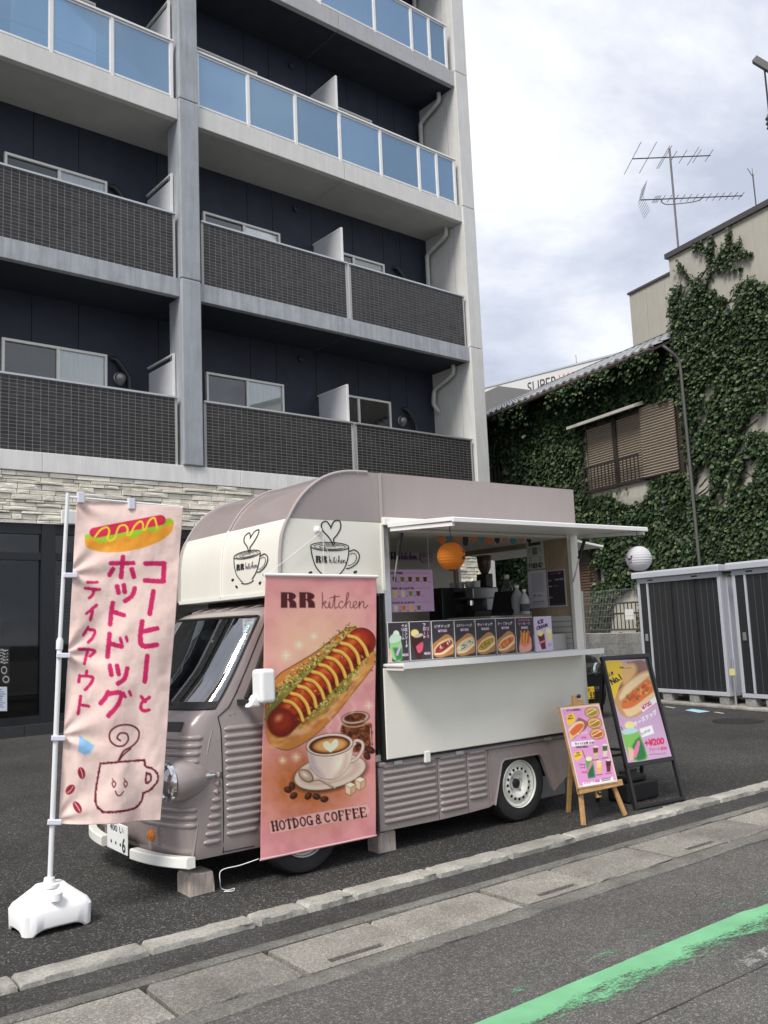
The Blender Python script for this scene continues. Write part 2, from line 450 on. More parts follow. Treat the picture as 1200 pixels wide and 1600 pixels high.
class Canvas:
    """a printed picture: colours worked out at the vertices of a fine grid"""
    def __init__(s, corners, nu, nv, base):
        src = np.array([(0, 0), (1, 0), (1, 1), (0, 1)], float); dst = np.array(corners, float)
        A = []; b = []
        for (u, v), (x, y) in zip(src, dst):
            A.append([u, v, 1, 0, 0, 0, -u * x, -v * x]); b.append(x)
            A.append([0, 0, 0, u, v, 1, -u * y, -v * y]); b.append(y)
        h = np.append(np.linalg.solve(np.array(A), np.array(b)), 1).reshape(3, 3)
        U, Vv = np.meshgrid(np.linspace(0, 1, nu + 1), np.linspace(0, 1, nv + 1))
        q = np.stack([U, Vv, np.ones_like(U)], -1) @ h.T
        s.X = q[..., 0] / q[..., 2]; s.Y = q[..., 1] / q[..., 2]; s.U = U; s.V = Vv; s.nu = nu; s.nv = nv
        s.c = np.ones(U.shape + (3,)) * np.array(base) / 255.0
        s.aa = .5 * abs(s.Y[-1, 0] - s.Y[0, 0]) / nv
    def mix(s, mask, col):
        col = np.asarray(col, float)
        if col.ndim == 1: col = col / 255.0
        s.c = s.c * (1 - mask[..., None]) + col * mask[..., None]
    def _bb(s, xs, ys, pad):
        return (s.X > min(xs) - pad) & (s.X < max(xs) + pad) & (s.Y > min(ys) - pad) & (s.Y < max(ys) + pad)
    def _put(s, bbm, d, col, soft, alpha):
        cov = np.clip(.5 - d / (2 * max(soft, s.aa)), 0, 1) * alpha
        col = np.asarray(col, float) / 255.0
        s.c[bbm] = s.c[bbm] * (1 - cov[:, None]) + col * cov[:, None]
    def _seg(s, x, y, pts):
        d = np.full(x.shape, 1e9)
        for (x0, y0), (x1, y1) in zip(pts[:-1], pts[1:]):
            dx, dy = x1 - x0, y1 - y0
            t = np.clip(((x - x0) * dx + (y - y0) * dy) / max(dx * dx + dy * dy, 1e-9), 0, 1)
            d = np.minimum(d, np.hypot(x - x0 - t * dx, y - y0 - t * dy))
        return d
    def stroke(s, pts, wd, col, soft=0, alpha=1, rough=0, smooth=0):
        if smooth: pts = smooth_path(pts, smooth)
        xs, ys = zip(*pts); b = s._bb(xs, ys, wd + 2)
        if not b.any(): return
        x, y = s.X[b], s.Y[b]
        d = s._seg(x, y, pts) - wd / 2
        if rough: d = d + (vnoise(x * .6, y * .6, 3) - .5) * rough
        s._put(b, d, col, soft, alpha)
    def poly(s, pts, col, soft=0, alpha=1, smooth=0, rough=0):
        if smooth: pts = smooth_path(list(pts) + [pts[0]], smooth)[:-1]
        xs, ys = zip(*pts); b = s._bb(xs, ys, 3)
        if not b.any(): return
        x, y = s.X[b], s.Y[b]
        ins = np.zeros(x.shape, bool); n = len(pts)
        for i in range(n):
            x0, y0 = pts[i]; x1, y1 = pts[(i + 1) % n]
            if y0 == y1: continue
            ins ^= ((y0 > y) != (y1 > y)) & (x < (x1 - x0) * (y - y0) / (y1 - y0) + x0)
        d = s._seg(x, y, list(pts) + [pts[0]])
        d = np.where(ins, -d, d)
        if rough: d = d + (fbm(x * .25, y * .25, 5) - .5) * rough
        s._put(b, d, col, soft, alpha)
    def ell(s, cx, cy, rx, ry, col, ang=0, soft=0, alpha=1):
        r = max(rx, ry); b = s._bb((cx - r, cx + r), (cy - r, cy + r), 2 + soft)
        if not b.any(): return
        x, y = s.X[b] - cx, s.Y[b] - cy; ca, sa = math.cos(R(ang)), math.sin(R(ang))
        a, bb = x * ca + y * sa, -x * sa + y * ca
        q = np.hypot(a / rx, bb / ry); s._put(b, (q - 1) * min(rx, ry), col, soft, alpha)
    def rect(s, x0, y0, x1, y1, col, **k):
        s.poly([(x0, y0), (x1, y0), (x1, y1), (x0, y1)], col, **k)
    def text(s, body, x, y, wd, hg, col, off=0.0, ang=0.0, slant=0.0):
        """lettering filling a box: (x,y) lower left, wd x hg, turned by ang (counter-clockwise)"""
        V, T = text_tris(body, off)
        if len(T) == 0: return
        lo, hi = V.min(0), V.max(0); A = (V - lo) / np.maximum(hi - lo, 1e-6) * (wd, hg)
        A[:, 0] += A[:, 1] * slant
        ca, sa = math.cos(R(ang)), math.sin(R(ang))
        Pp = np.stack([x + A[:, 0] * ca - A[:, 1] * sa, y - A[:, 0] * sa - A[:, 1] * ca], 1)
        b = s._bb(Pp[:, 0], Pp[:, 1], 2)
        if not b.any(): return
        X, Y = s.X[b], s.Y[b]; cov = np.zeros(X.shape)
        k = s.aa * .5
        for ox, oy in ((-k, -k), (k, -k), (-k, k), (k, k)):
            xx, yy = X + ox, Y + oy; inn = np.zeros(X.shape, bool)
            for t in T:
                p = Pp[t]; mn, mxx = p.min(0), p.max(0)
                idx = np.nonzero((xx >= mn[0]) & (xx <= mxx[0]) & (yy >= mn[1]) & (yy <= mxx[1]))[0]
                if not len(idx): continue
                e = []
                for i in range(3):
                    a, c = p[i], p[(i + 1) % 3]
                    e.append((c[0] - a[0]) * (yy[idx] - a[1]) - (c[1] - a[1]) * (xx[idx] - a[0]))
                ok = ((e[0] >= -1e-6) & (e[1] >= -1e-6) & (e[2] >= -1e-6)) | ((e[0] <= 1e-6) & (e[1] <= 1e-6) & (e[2] <= 1e-6))
                inn[idx[ok]] = True
            cov += inn * .25
        col = np.asarray(col, float) / 255.0
        s.c[b] = s.c[b] * (1 - cov[:, None]) + col * cov[:, None]
    def sheet(s, name, fn, material, parent=None, gain=1.1, thick=0.0, **k):
        """fn(U,V) -> (rows, cols, 3) points"""
        P = fn(s.U, s.V)
        nc = s.nu + 1; nr = s.nv + 1
        idx = np.arange(nr * nc).reshape(nr, nc)
        q = np.stack([idx[:-1, :-1], idx[1:, :-1], idx[1:, 1:], idx[:-1, 1:]], -1).reshape(-1, 4)
        V = P.reshape(-1, 3)
        off = ORG.get(parent, (0, 0, 0)) if parent is not None else (V[:, 0].mean(), V[:, 1].mean(), V[:, 2].min())
        me = bpy.data.meshes.new(name)
        me.from_pydata((V - np.array(off)).tolist(), [], q.tolist())
        at = me.color_attributes.new('Col', 'FLOAT_COLOR', 'POINT')
        cc = np.ones((nr * nc, 4)); cc[:, :3] = np.clip(s2l(np.clip(s.c, 0, 1).reshape(-1, 3)) * gain, 0, .92)
        at.data.foreach_set('color', cc.astype(np.float32).ravel())
        me.materials.append(MATS[material])
        me.shade_smooth()
        o = bpy.data.objects.new(name, me); COL.objects.link(o)
        if parent is not None:
            o.parent = parent; ORG[o] = off
        else:
            o.location = off
        if thick:
            md = o.modifiers.new('thickness', 'SOLIDIFY'); md.thickness = thick; md.offset = 0
        tag(o, k.get('label'), k.get('cat'), k.get('group'), k.get('kind'))
        return o

# logotype: fat RR and hand-written word, as strokes in a unit box (y up)
KIT = [[(0, 0), (.02, .6), (0, 1.15)], [(0, .25), (.2, .5), (.3, .42), (.12, .27), (.3, .02), (.45, .05)],
       [(.45, .05), (.55, .45), (.56, .1), (.65, 0), (.78, .1)], [(.57, .7), (.575, .72)],
       [(.78, .1), (.95, .95), (.93, .1), (1.02, 0), (1.2, .12)], [(.66, .78), (1.3, .86)],
       [(1.55, .42), (1.42, .5), (1.25, .3), (1.3, .05), (1.45, 0), (1.62, .12)],
       [(1.62, .12), (1.95, .8), (1.98, 1.1), (1.87, 1.05), (1.8, .5), (1.78, 0)], [(1.78, .2), (1.95, .48), (2.1, .4), (2.08, .1), (2.18, 0), (2.3, .1)],
       [(2.3, .1), (2.55, .3), (2.55, .48), (2.4, .46), (2.32, .25), (2.4, .02), (2.55, .02), (2.72, .15)],
       [(2.72, .15), (2.8, .48), (2.8, 0)], [(2.8, .2), (2.98, .48), (3.12, .4), (3.1, .1), (3.2, 0), (3.4, .2)]]
def r_polys():
    bowl = [(.5, 1)] + [(.5 + .48 * math.sin(a), .74 + .26 * math.cos(a)) for a in np.linspace(0, math.pi, 14)] + [(.5, .48)]
    leg = [(.5, .52), (.78, .52), (.93, .42), (1.0, .26), (1.0, 0), (.56, 0), (.56, .34), (.5, .42)]
    return [[(0, 0), (.42, 0), (.42, 1), (0, 1)], [(.42, .9), (.5, .9), (.5, 1), (.42, 1)], bowl, leg, [(.42, .48), (.5, .48), (.5, .58), (.42, .58)]]
def logo(cv, x, y, wd, hg, col, thin=1.0, slope=0.0):
    """cv painted logotype: RR then the word; (x,y) baseline left in canvas units"""
    rw = wd * .18; g = wd * .215
    for k in range(2):
        for pl in r_polys():
            cv.poly([(x + k * g + a * rw, y - b * hg + slope * (k * g + a * rw)) for a, b in pl], col)
    kx = x + wd * .48; ks = wd * .52 / 3.4
    for st in KIT:
        cv.stroke([(kx + a * ks, y + .02 * hg - b * hg * .88 + slope * (wd * .48 + a * ks)) for a, b in st], thin, col, smooth=5)
# ------------------------------------------------------------------ shared materials
aggregate('lot_asphalt', (.033, .032, .0305), (.20, .195, .185), .15, 150, patch=.34, pscale=.55)
aggregate('road_asphalt', (.10, .097, .092), (.26, .25, .235), .28, 190, patch=.26, pscale=.7, grain=(.6, 1.4))
aggregate('strip_asphalt', (.045, .044, .042), (.16, .157, .15), .22, 170, patch=.35, pscale=1.8)
aggregate('slab_concrete', (.20, .19, .168), (.36, .345, .31), .4, 210, patch=.3, pscale=2.4, grain=(.66, 1.36), obj=.2)
aggregate('lip_concrete', (.15, .145, .13), (.27, .26, .24), .35, 220, patch=.35, pscale=3.0, grain=(.65, 1.35))
aggregate('kerb_concrete', (.31, .30, .27), (.38, .37, .335), .3, 240, patch=.28, pscale=4.5, bump=.25, grain=(.8, 1.2))
mat('rust', (.10, .065, .05), .8, var=.4, vs=30, bump=.3)
mat('dark', (.012, .012, .013), .7)
mat('black_plastic', (.018, .018, .019), .42, var=.15, vs=8)
mat('rubber', (.02, .02, .021), .75, var=.25, vs=12, bump=.15, bs=120)
mat('white_plastic', (.80, .80, .79), .4, var=.05, vs=4)
mat('chrome', (.75, .75, .76), .12, metal=1)
mat('aluminium', (.62, .63, .64), .35, metal=.85, var=.06, vs=10)
mat('white_alu', (.78, .78, .77), .38, var=.06, vs=6)

# ------------------------------------------------------------------ ground, kerb, gutter, road
def sheet(name, x0, x1, y0, y1, z, m, parent=None, **k):
    return MB().add([(x0, y0, z), (x1, y0, z), (x1, y1, z), (x0, y1, z)], [(0, 1, 2, 3)]).build(name, m, parent, **k)
sheet('ground', -300, 300, -300, 300, -.06, 'lot_asphalt', kind='structure', label='dark asphalt ground reaching to the horizon')
KY0, KY1 = 4.130, 4.262      # kerb
lot = sheet('parking_lot', -12, 40, KY1 - .02, 60, 0.0, 'lot_asphalt', kind='structure', label='dark grey asphalt parking lot under the food truck')
sheet('asphalt_strip', -12, 40, 3.87, KY0 + .02, -.004, 'strip_asphalt', kind='structure', label='narrow asphalt strip between kerb and gutter covers')
road = sheet('road', -40, 60, -40, 3.34, -.008, 'road_asphalt', kind='structure', label='worn grey asphalt road with green edge line')

def rough_block(x0, x1, y0, y1, z0, z1, seed, nx=10, jit=.0035, rnd=.007):
    """a worn concrete block: rounded, chipped top edges"""
    rs = np.random.RandomState(seed)
    xs = np.concatenate([[x0, x0 + .012], np.linspace(x0 + .05, x1 - .05, nx), [x1 - .012, x1]])
    sec = [(y0, z0), (y0, z1 - rnd), (y0 + rnd, z1), ((y0 + y1) / 2, z1 + .002), (y1 - rnd * .6, z1), (y1, z1 - rnd * .6), (y1, z0)]
    P = np.zeros((len(sec), len(xs), 3))
    for j, x in enumerate(xs):
        e = (1 if j in (0, len(xs) - 1) else 0)
        for i, (y, z) in enumerate(sec):
            top = z > z0 + .001
            P[i, j] = (x, y + (rs.randn() * jit * (1.4 if i in (1, 2) else .5)), z + (rs.randn() * jit * .4 - e * .012 if top else 0))
    for c in (0, -1):                     # chipped corners
        if rs.rand() < .6:
            P[1:4, c, 2] -= rs.rand() * .02
            P[1:3, c, 1] += rs.rand() * .03
    mb = MB(); mb.grid(P)
    n = len(sec); k = len(xs)
    mb.f.append(tuple(i * k for i in range(n))); mb.mi.append(0)
    mb.f.append(tuple(i * k + k - 1 for i in range(n))[::-1]); mb.mi.append(0)
    return mb
kerb = thing('kerb', (4, 4.15, 0), 'low concrete kerb along the edge of the parking lot', None, kind='structure')
kx = [-3.4, -2.8, -2.2, -1.62, -1.05, -.48, .10, .55, 1.11, 1.69, 2.25, 2.54, 2.84, 3.43, 4.01, 4.61, 5.18, 5.73, 6.28, 6.85, 7.42, 8.0, 8.58, 9.16, 9.74, 10.3, 10.9, 11.5]
for i in range(len(kx) - 1):
    rs = random.Random(i)
    rough_block(kx[i] + .006, kx[i + 1] - .006, KY0 + rs.uniform(-.008, .008), KY1 + rs.uniform(-.008, .008), -.05, .028 + rs.uniform(-.005, .005), 100 + i).build('kerb_stone', 'kerb_concrete', kerb, smooth=True)
gut = thing('gutter', (4, 3.6, 0), 'covered street gutter of concrete slabs beside the road', None, kind='structure')
def slab_mesh(x0, x1, y0, y1, slot=None, seed=0):
    mb = MB(); rs = random.Random(seed); z = .002 + rs.uniform(-.003, .004); zb = -.07
    a, b, c, d = x0 + .013, x1 - .013, y0, y1
    b2 = .006
    if slot:
        s0, s1 = slot; t0, t1 = y0 + .045, y0 + .085
        X = [a, s0, s1, b]; Y = [c, t0, t1, d]
        vs = [(x, y, z) for y in Y for x in X]; fs = []
        for j in range(3):
            for i in range(3):
                if (i, j) != (1, 1): fs.append((j * 4 + i, j * 4 + i + 1, (j + 1) * 4 + i + 1, (j + 1) * 4 + i))
        nb = len(vs)
        vs += [(s0, t0, zb), (s1, t0, zb), (s1, t1, zb), (s0, t1, zb)]
        q = [5, 6, 10, 9]
        for i in range(4):
            j = (i + 1) % 4; fs.append((q[i], q[j], nb + j, nb + i))
        ob = len(vs); vs += [(a, c, zb), (b, c, zb), (b, d, zb), (a, d, zb)]
        ring = [0, 1, 2, 3, 7, 11, 15, 14, 13, 12, 8, 4]
        fs += [(0, 1, 2, 3, ob + 1, ob), (3, 7, 11, 15, ob + 2, ob + 1), (15, 14, 13, 12, ob + 3, ob + 2), (12, 8, 4, 0, ob, ob + 3)]
        mb.add(vs, fs)
    else:
        return rough_block(a, b, c, d, zb, z, seed, nx=6, jit=.002, rnd=.006)
    return mb
GY0, GY1 = 3.424, 3.788
sx = [-2.55, -1.95, -1.37, -.79, -.21, .36, .94, 1.52, 2.10, 2.68, 3.42, 3.98, 4.70, 5.26, 5.80, 6.38, 6.95, 7.53, 8.1, 8.7, 9.3, 9.9, 10.5]
slots = {8: (2.25, 2.55), 10: (3.575, 3.875), 12: (4.90, 5.19), 16: (7.1, 7.4), 5: (.5, .8), 18: (8.3, 8.6)}
for i in range(len(sx) - 1):
    slab_mesh(sx[i], sx[i + 1], GY0, GY1, slots.get(i), 300 + i).build('gutter_slab', 'slab_concrete', gut)
    if i in slots:
        s0, s1 = slots[i]
        MB().box(s0 + .002, s1 - .002, GY0 + .060, GY0 + .068, -.05, -.006).build('drain_bar', 'rust', gut)
        MB().box(s0 + .001, s1 - .001, GY0 + .046, GY0 + .084, -.068, -.05).build('drain_bottom', 'dark', gut)
rough_block(-12, 30, 3.803, 3.878, -.06, .006, 7, nx=420, jit=.002, rnd=.005).build('gutter_edge', 'lip_concrete', gut, smooth=True)
rough_block(-12, 30, 3.295, 3.408, -.06, .003, 8, nx=420, jit=.0022, rnd=.005).build('gutter_edge', 'lip_concrete', gut, smooth=True)

# worn paint: opaque where the mask (distance from the line's core and noise) says so
def worn_paint(name, col, core, wear, stretch=(1, 1, 1)):
    m, t, o = new_mat(name)
    p = node(t, 'ShaderNodeBsdfPrincipled', {'Roughness': .7, 'Specular IOR Level': .3})
    tr = node(t, 'ShaderNodeBsdfTransparent')
    ge = node(t, 'ShaderNodeNewGeometry')
    at = node(t, 'ShaderNodeAttribute', attribute_name='Wear')
    n1_ = node(t, 'ShaderNodeTexNoise', {'Vector': ge.outputs['Position'], 'Scale': 90.0, 'Detail': 4.0, 'Roughness': .8})
    mpn = node(t, 'ShaderNodeMapping', {'Vector': ge.outputs['Position'], 'Scale': stretch})
    n2_ = node(t, 'ShaderNodeTexNoise', {'Vector': mpn.outputs[0], 'Scale': 7.0, 'Detail': 5.0, 'Roughness': .7})
    a1 = node(t, 'ShaderNodeMath', {0: n1_.outputs['Fac'], 1: .45}, operation='MULTIPLY')
    a2 = node(t, 'ShaderNodeMath', {0: n2_.outputs['Fac'], 1: .75}, operation='MULTIPLY')
    a3 = node(t, 'ShaderNodeMath', {0: a1.outputs[0], 1: a2.outputs[0]}, operation='ADD')
    a4 = node(t, 'ShaderNodeMath', {0: a3.outputs[0], 1: at.outputs['Fac']}, operation='ADD')
    mr = node(t, 'ShaderNodeMapRange', {'Value': a4.outputs[0], 'From Min': core, 'From Max': core + wear})
    n3_ = node(t, 'ShaderNodeTexNoise', {'Vector': ge.outputs['Position'], 'Scale': 5.0, 'Detail': 5.0})
    g = node(t, 'ShaderNodeMapRange', {'Value': n3_.outputs['Fac'], 'From Min': .3, 'From Max': .7, 'To Min': .85, 'To Max': 1.1})
    rgb = node(t, 'ShaderNodeRGB'); rgb.outputs[0].default_value = c4(col)
    cc = node(t, 'ShaderNodeVectorMath', {0: rgb.outputs[0], 'Scale': g.outputs[0]}, operation='SCALE')
    t.links.new(cc.outputs[0], p.inputs['Base Color'])
    bn = node(t, 'ShaderNodeBump', {'Height': n1_.outputs['Fac'], 'Strength': .3, 'Distance': .004})
    t.links.new(bn.outputs[0], p.inputs['Normal'])
    mx_ = node(t, 'ShaderNodeMixShader', {0: mr.outputs[0], 1: tr.outputs[0], 2: p.outputs[0]})
    t.links.new(mx_.outputs[0], o.inputs[0])
worn_paint('green_paint', (.175, .435, .235), .86, .14, (.5, 1.5, 1))
worn_paint('white_paint_worn', (.7, .7, .68), .88, .2)
def paint_strip(name, x0, x1, ys, wear, z, m, nx=60, wob=0.0):
    """ys: y positions across; wear(x, y)->value on the grid (0.4 = solid, 0 = gone)"""
    P = np.zeros((len(ys), nx, 3)); A = np.zeros((len(ys), nx))
    for j, x in enumerate(np.linspace(x0, x1, nx)):
        for i, y in enumerate(ys):
            P[i, j] = (x, y + .012 * (x - 2.5) * (x < 4.2), z); A[i, j] = wear(x, y)
    mb = MB().grid(P)
    o = mb.build(name, m, road)
    at = o.data.attributes.new('Wear', 'FLOAT', 'POINT')
    at.data.foreach_set('value', A.ravel().astype(np.float32))
    return o
def gw(x, y):
    top, bot = 2.612, 2.485
    m_ = .5 + .5 * math.sin(x * 2.1 + 1.3) * math.sin(x * .9)
    if y > top + .003:
        d_ = y - top
        return -.05 if d_ < .035 else (.20 + .16 * m_) * (1 - d_ / .34)
    if y < bot: return .36 - (bot - y) * (1.0 + 1.3 * m_)
    return .38 if y < bot + .02 else .56
paint_strip('green_line', -9, 20, [2.27, 2.31, 2.35, 2.39, 2.43, 2.46, 2.482, 2.50, 2.56, 2.606, 2.618, 2.64, 2.7, 2.78, 2.88], gw, -.004, 'green_paint', nx=260)
paint_strip('white_line', -9, 20, [2.20, 2.23, 2.26, 2.29, 2.32], lambda x, y: (.30 if .02 < (x % 1.15) < .42 and 2.21 < y < 2.31 else -.05), -.006, 'white_paint_worn', nx=300)
rs_ = random.Random(5)
mat('seam_dark', (.06, .058, .055), .9, var=.5, vs=14)
for y0 in (2.205, 1.62):
    a_ = 0.0; L0, L1 = [], []
    for k in range(240):
        x = -6 + k * .09; a_ = a_ * .93 + rs_.uniform(-.004, .004); w_ = .0015 + .003 * rs_.random()
        L0.append((x, y0 + a_ - w_, -.0045)); L1.append((x, y0 + a_ + w_, -.0045))
    MB().add(L0 + L1, [(i, i + 1, 240 + i + 1, 240 + i) for i in range(239)]).build('asphalt_seam', 'seam_dark', road)
# lot markings and manhole
mat('blue_mark', (.33, .60, .72), .7, var=.15, vs=10)
mat('white_mark', (.6, .6, .58), .7, var=.2, vs=10)
mk = [gp(*p) for p in ((1070, 1110), (1092, 1114), (1110, 1112), (1082, 1108))]
MB().add([(p[0], p[1], .004) for p in mk], [(0, 1, 2, 3)]).build('blue_marking', 'blue_mark', lot)
for a, b in (((1040, 1104.5), (1054, 1106.5)), ((1117, 1113), (1130, 1115))):
    A, B = gp(*a), gp(*b)
    MB().bar((A[0], A[1], .004), (B[0], B[1], .004), .035, .003).build('white_tick', 'white_mark', lot)
mh = gp(1153, 1127)
MB().lathe([(.33, 0), (.33, .006), (.30, .008), (.0, .008)], (mh[0], mh[1], 0), n=32).build('manhole_cover', mat('iron', (.035, .033, .033), .6, metal=.5, bump=.6, bs=40), lot)

# ------------------------------------------------------------------ apartment building (local x along the facade, y into it)
YAW = R(2.69)
BEX = np.array([math.cos(YAW), math.sin(YAW), 0]); BN = np.array([-math.sin(YAW), math.cos(YAW), 0]); BD = 14.4686
def BP(px, py, off=0.0):
    p = hit(px, py, BN, BD + off)
    return p @ BEX, p[2]
bld = thing('apartment_building', tuple(BN * BD), 'dark navy apartment block with tiled and blue glass balconies behind the food truck', 'apartment building', rz=YAW, world=False)
mat('navy_wall', (.019, .025, .044), .6, var=.14, vs=2.5, bump=.1, bs=50, streak=.15)
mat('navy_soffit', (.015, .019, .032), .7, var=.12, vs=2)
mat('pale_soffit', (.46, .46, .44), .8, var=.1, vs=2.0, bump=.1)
mat('white_band', (.80, .80, .78), .7, var=.06, vs=2.5, streak=.14, bump=.1)
mat('grey_band', (.40, .42, .45), .6, var=.16, vs=3, streak=.32, bump=.15)
mat('pale_band', (.66, .66, .63), .7, var=.07, vs=2.5, streak=.1, bump=.1)
mat('mid_band', (.44, .44, .45), .7, var=.08, vs=2.5, streak=.12, bump=.1)
mat('column_paint', (.36, .385, .415), .6, var=.12, vs=2.5, streak=.22, bump=.12)
mat('pale_wing', (.64, .64, .62), .7, var=.08, vs=1.5, streak=.12, bump=.1)
mat('grout', (.47, .46, .44), .85)
mat('dark_tile', (.030, .0285, .0285), .38, spec=.35, isl=.3, rnd=.25, var=.15, vs=1.5)
mat('coping', (.55, .56, .58), .35, metal=.6)
mat('screen_white', (.62, .63, .66), .5, var=.05)
mat('sash', (.80, .79, .74), .4, metal=.1)
mat('curtain', (.88, .89, .87), .9, streak=.25, strk_scale=(26, 26, .4))
mat('curtain_dark', (.10, .11, .115), .9, streak=.3, strk_scale=(26, 26, .4))
mat('pvc_pipe', (.50, .50, .48), .4, var=.08)
mat('dark_duct', (.02, .022, .026), .4)
mat('vent_metal', (.28, .28, .28), .4, metal=.8)
glass('window_glass', (.88, .91, .91), .08)
glass('dark_window_glass', (.35, .38, .38), .06)
glass('blue_glass', (.64, .85, 1.0), .26, rough=.02, body=(.40, .66, .96), bodyfac=.28, rcol=(.62, .82, 1.0), rnd=.3)
BL, BRT = -4.0, 15.0          # left end (out of view) and inner right end
TOPZ = 21.9
SL = [(4.17, 4.49), (7.67, 8.02), (11.19, 11.60), (14.76, 15.16), (18.3, 18.7), (21.5, 21.9)]
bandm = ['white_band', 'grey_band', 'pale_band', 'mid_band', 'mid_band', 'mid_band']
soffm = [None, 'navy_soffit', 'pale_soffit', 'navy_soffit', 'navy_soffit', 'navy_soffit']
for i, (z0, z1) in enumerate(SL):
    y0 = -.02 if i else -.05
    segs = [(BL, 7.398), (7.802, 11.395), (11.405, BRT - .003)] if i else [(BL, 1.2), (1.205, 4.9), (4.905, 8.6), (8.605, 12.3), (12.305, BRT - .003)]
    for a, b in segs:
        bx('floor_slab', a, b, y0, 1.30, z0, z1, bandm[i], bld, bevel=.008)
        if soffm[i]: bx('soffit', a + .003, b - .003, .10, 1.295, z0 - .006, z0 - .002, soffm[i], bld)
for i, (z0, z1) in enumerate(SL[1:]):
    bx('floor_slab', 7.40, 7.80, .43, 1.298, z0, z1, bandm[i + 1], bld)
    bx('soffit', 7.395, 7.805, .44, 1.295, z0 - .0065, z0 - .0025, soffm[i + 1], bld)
# back wall in panels with open joints
jw = [BL, -2.2, -.4, 1.3, 2.95, 5.15, 6.0, 7.6, 8.05, 9.7, 10.35, 11.4, 12.6, 13.55, 14.1, BRT]
for i in range(5):
    for a, b in zip(jw[:-1], jw[1:]):
        bx('wall_panel', a + .006, b - .006, 1.30, 1.42, SL[i][1], SL[i + 1][0], 'navy_wall', bld)
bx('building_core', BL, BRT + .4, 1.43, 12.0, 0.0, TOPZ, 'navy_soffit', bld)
# columns
for i in range(5):
    bx('column', 7.40, 7.80, -.10, .42, SL[i][1] + .004, SL[i + 1][1] - .004, 'column_paint', bld, bevel=.02)
    z0 = 0.0 if i == 0 else SL[i][1]
    MB().box(BRT, 15.42, -.07, .32, z0 + .004, SL[i + 1][1] - .004).build('corner_pier', 'pale_wing', bld, bevel=.015)
    bx('wing_wall', BRT, 15.40, .325, 1.428, z0 + .004, SL[i + 1][1] - .004, 'pale_wing', bld)
# tiled parapets
TPX, TPZ, GAP = .1262, .0612, .0092
tile_me = MB().box(0, TPX - GAP, -.005, .004, 0, TPZ - GAP).mesh('tile', 'dark_tile')
ntile = 0; rest = MB()
tset = []
for zi, zt in ((0, 5.725), (1, 9.255)):
    z0 = SL[zi][1]
    for a, b in ((BL, 7.33), (7.87, 11.375), (11.425, 14.93)):
        p = bx('parapet', a, b, 0.0, .14, z0 + .002, zt, 'grout', bld)
        bx('coping', a - .005, b + .005, -.03, .17, zt + .002, zt + .035, 'coping', bld)
        nxx = int((b - a) / TPX); nz = int((zt - z0) / TPZ)
        ox = a + ((b - a) - nxx * TPX + GAP) / 2; oz = z0 + ((zt - z0) - nz * TPZ + GAP) / 2
        for i in range(nxx):
            for j in range(nz):
                x, z = ox + i * TPX, oz + j * TPZ
                if zi == 0 and a == BL and x > 5.38:
                    o = bpy.data.objects.new('tile', tile_me); COL.objects.link(o); o.parent = p; o.location = (x, 0, z); ntile += 1
                else:
                    rest.box(x, x + TPX - GAP, -.005, .004, z, z + TPZ - GAP)
        if a > 11.4: bx('joint_strip', 11.378, 11.422, -.012, .12, z0 + .01, zt + .03, 'coping', bld)
rest.build('tile_cladding', 'dark_tile', bld, kind='stuff')
# glass balustrades
def balustrade(posts, zb, zt):
    for k, u in enumerate(posts):
        bx('balustrade_post', u - .03, u + .03, -.01, .05, zb, zt - .03, 'white_alu', bld)
        if k:
            a, b = posts[k - 1] + .03, u - .03
            bx('glass_panel', a + .012, b - .012, .015, .023, zb + .07, zt - .07, 'blue_glass', bld)
            fm = MB()
            fm.box(a, b, .004, .034, zb + .035, zb + .07); fm.box(a, b, .004, .034, zt - .07, zt - .035)
            fm.box(a, a + .018, .006, .032, zb + .07, zt - .07); fm.box(b - .018, b, .006, .032, zb + .07, zt - .07)
            fm.build('panel_frame', 'white_alu', bld)
    bx('handrail', posts[0] - .05, posts[-1] + .05, -.025, .065, zt - .03, zt + .015, 'white_alu', bld, bevel=.008)
zb3 = 11.60; zt3 = 12.785
L = [BP(x, y)[0] for x, y in ((80, 50), (175, 90), (268, 120))]
left = [L[0] - 3 * (L[1] - L[0]), L[0] - 2 * (L[1] - L[0]), L[0] - (L[1] - L[0])] + L
left = [max(BL + .05, u) for u in left]
r3 = [BP(x, y)[0] for x, y in ((308, 130), (388, 160), (462, 185), (531, 210), (595, 235), (655, 260), (683, 270), (711, 285))]
balustrade(left, zb3, zt3)
balustrade(r3, zb3, zt3)
r4 = [BP(x, y)[0] for x, y in ((585, 25), (643, 50), (671, 65), (697, 75))]
r4 = [7.88, 8.9, 9.9, 10.9] + r4 if r4[0] > 11.5 else [7.88, 8.9, 9.9] + r4
balustrade(r4, 15.165, 16.34)
balustrade(left, 15.165, 16.34)
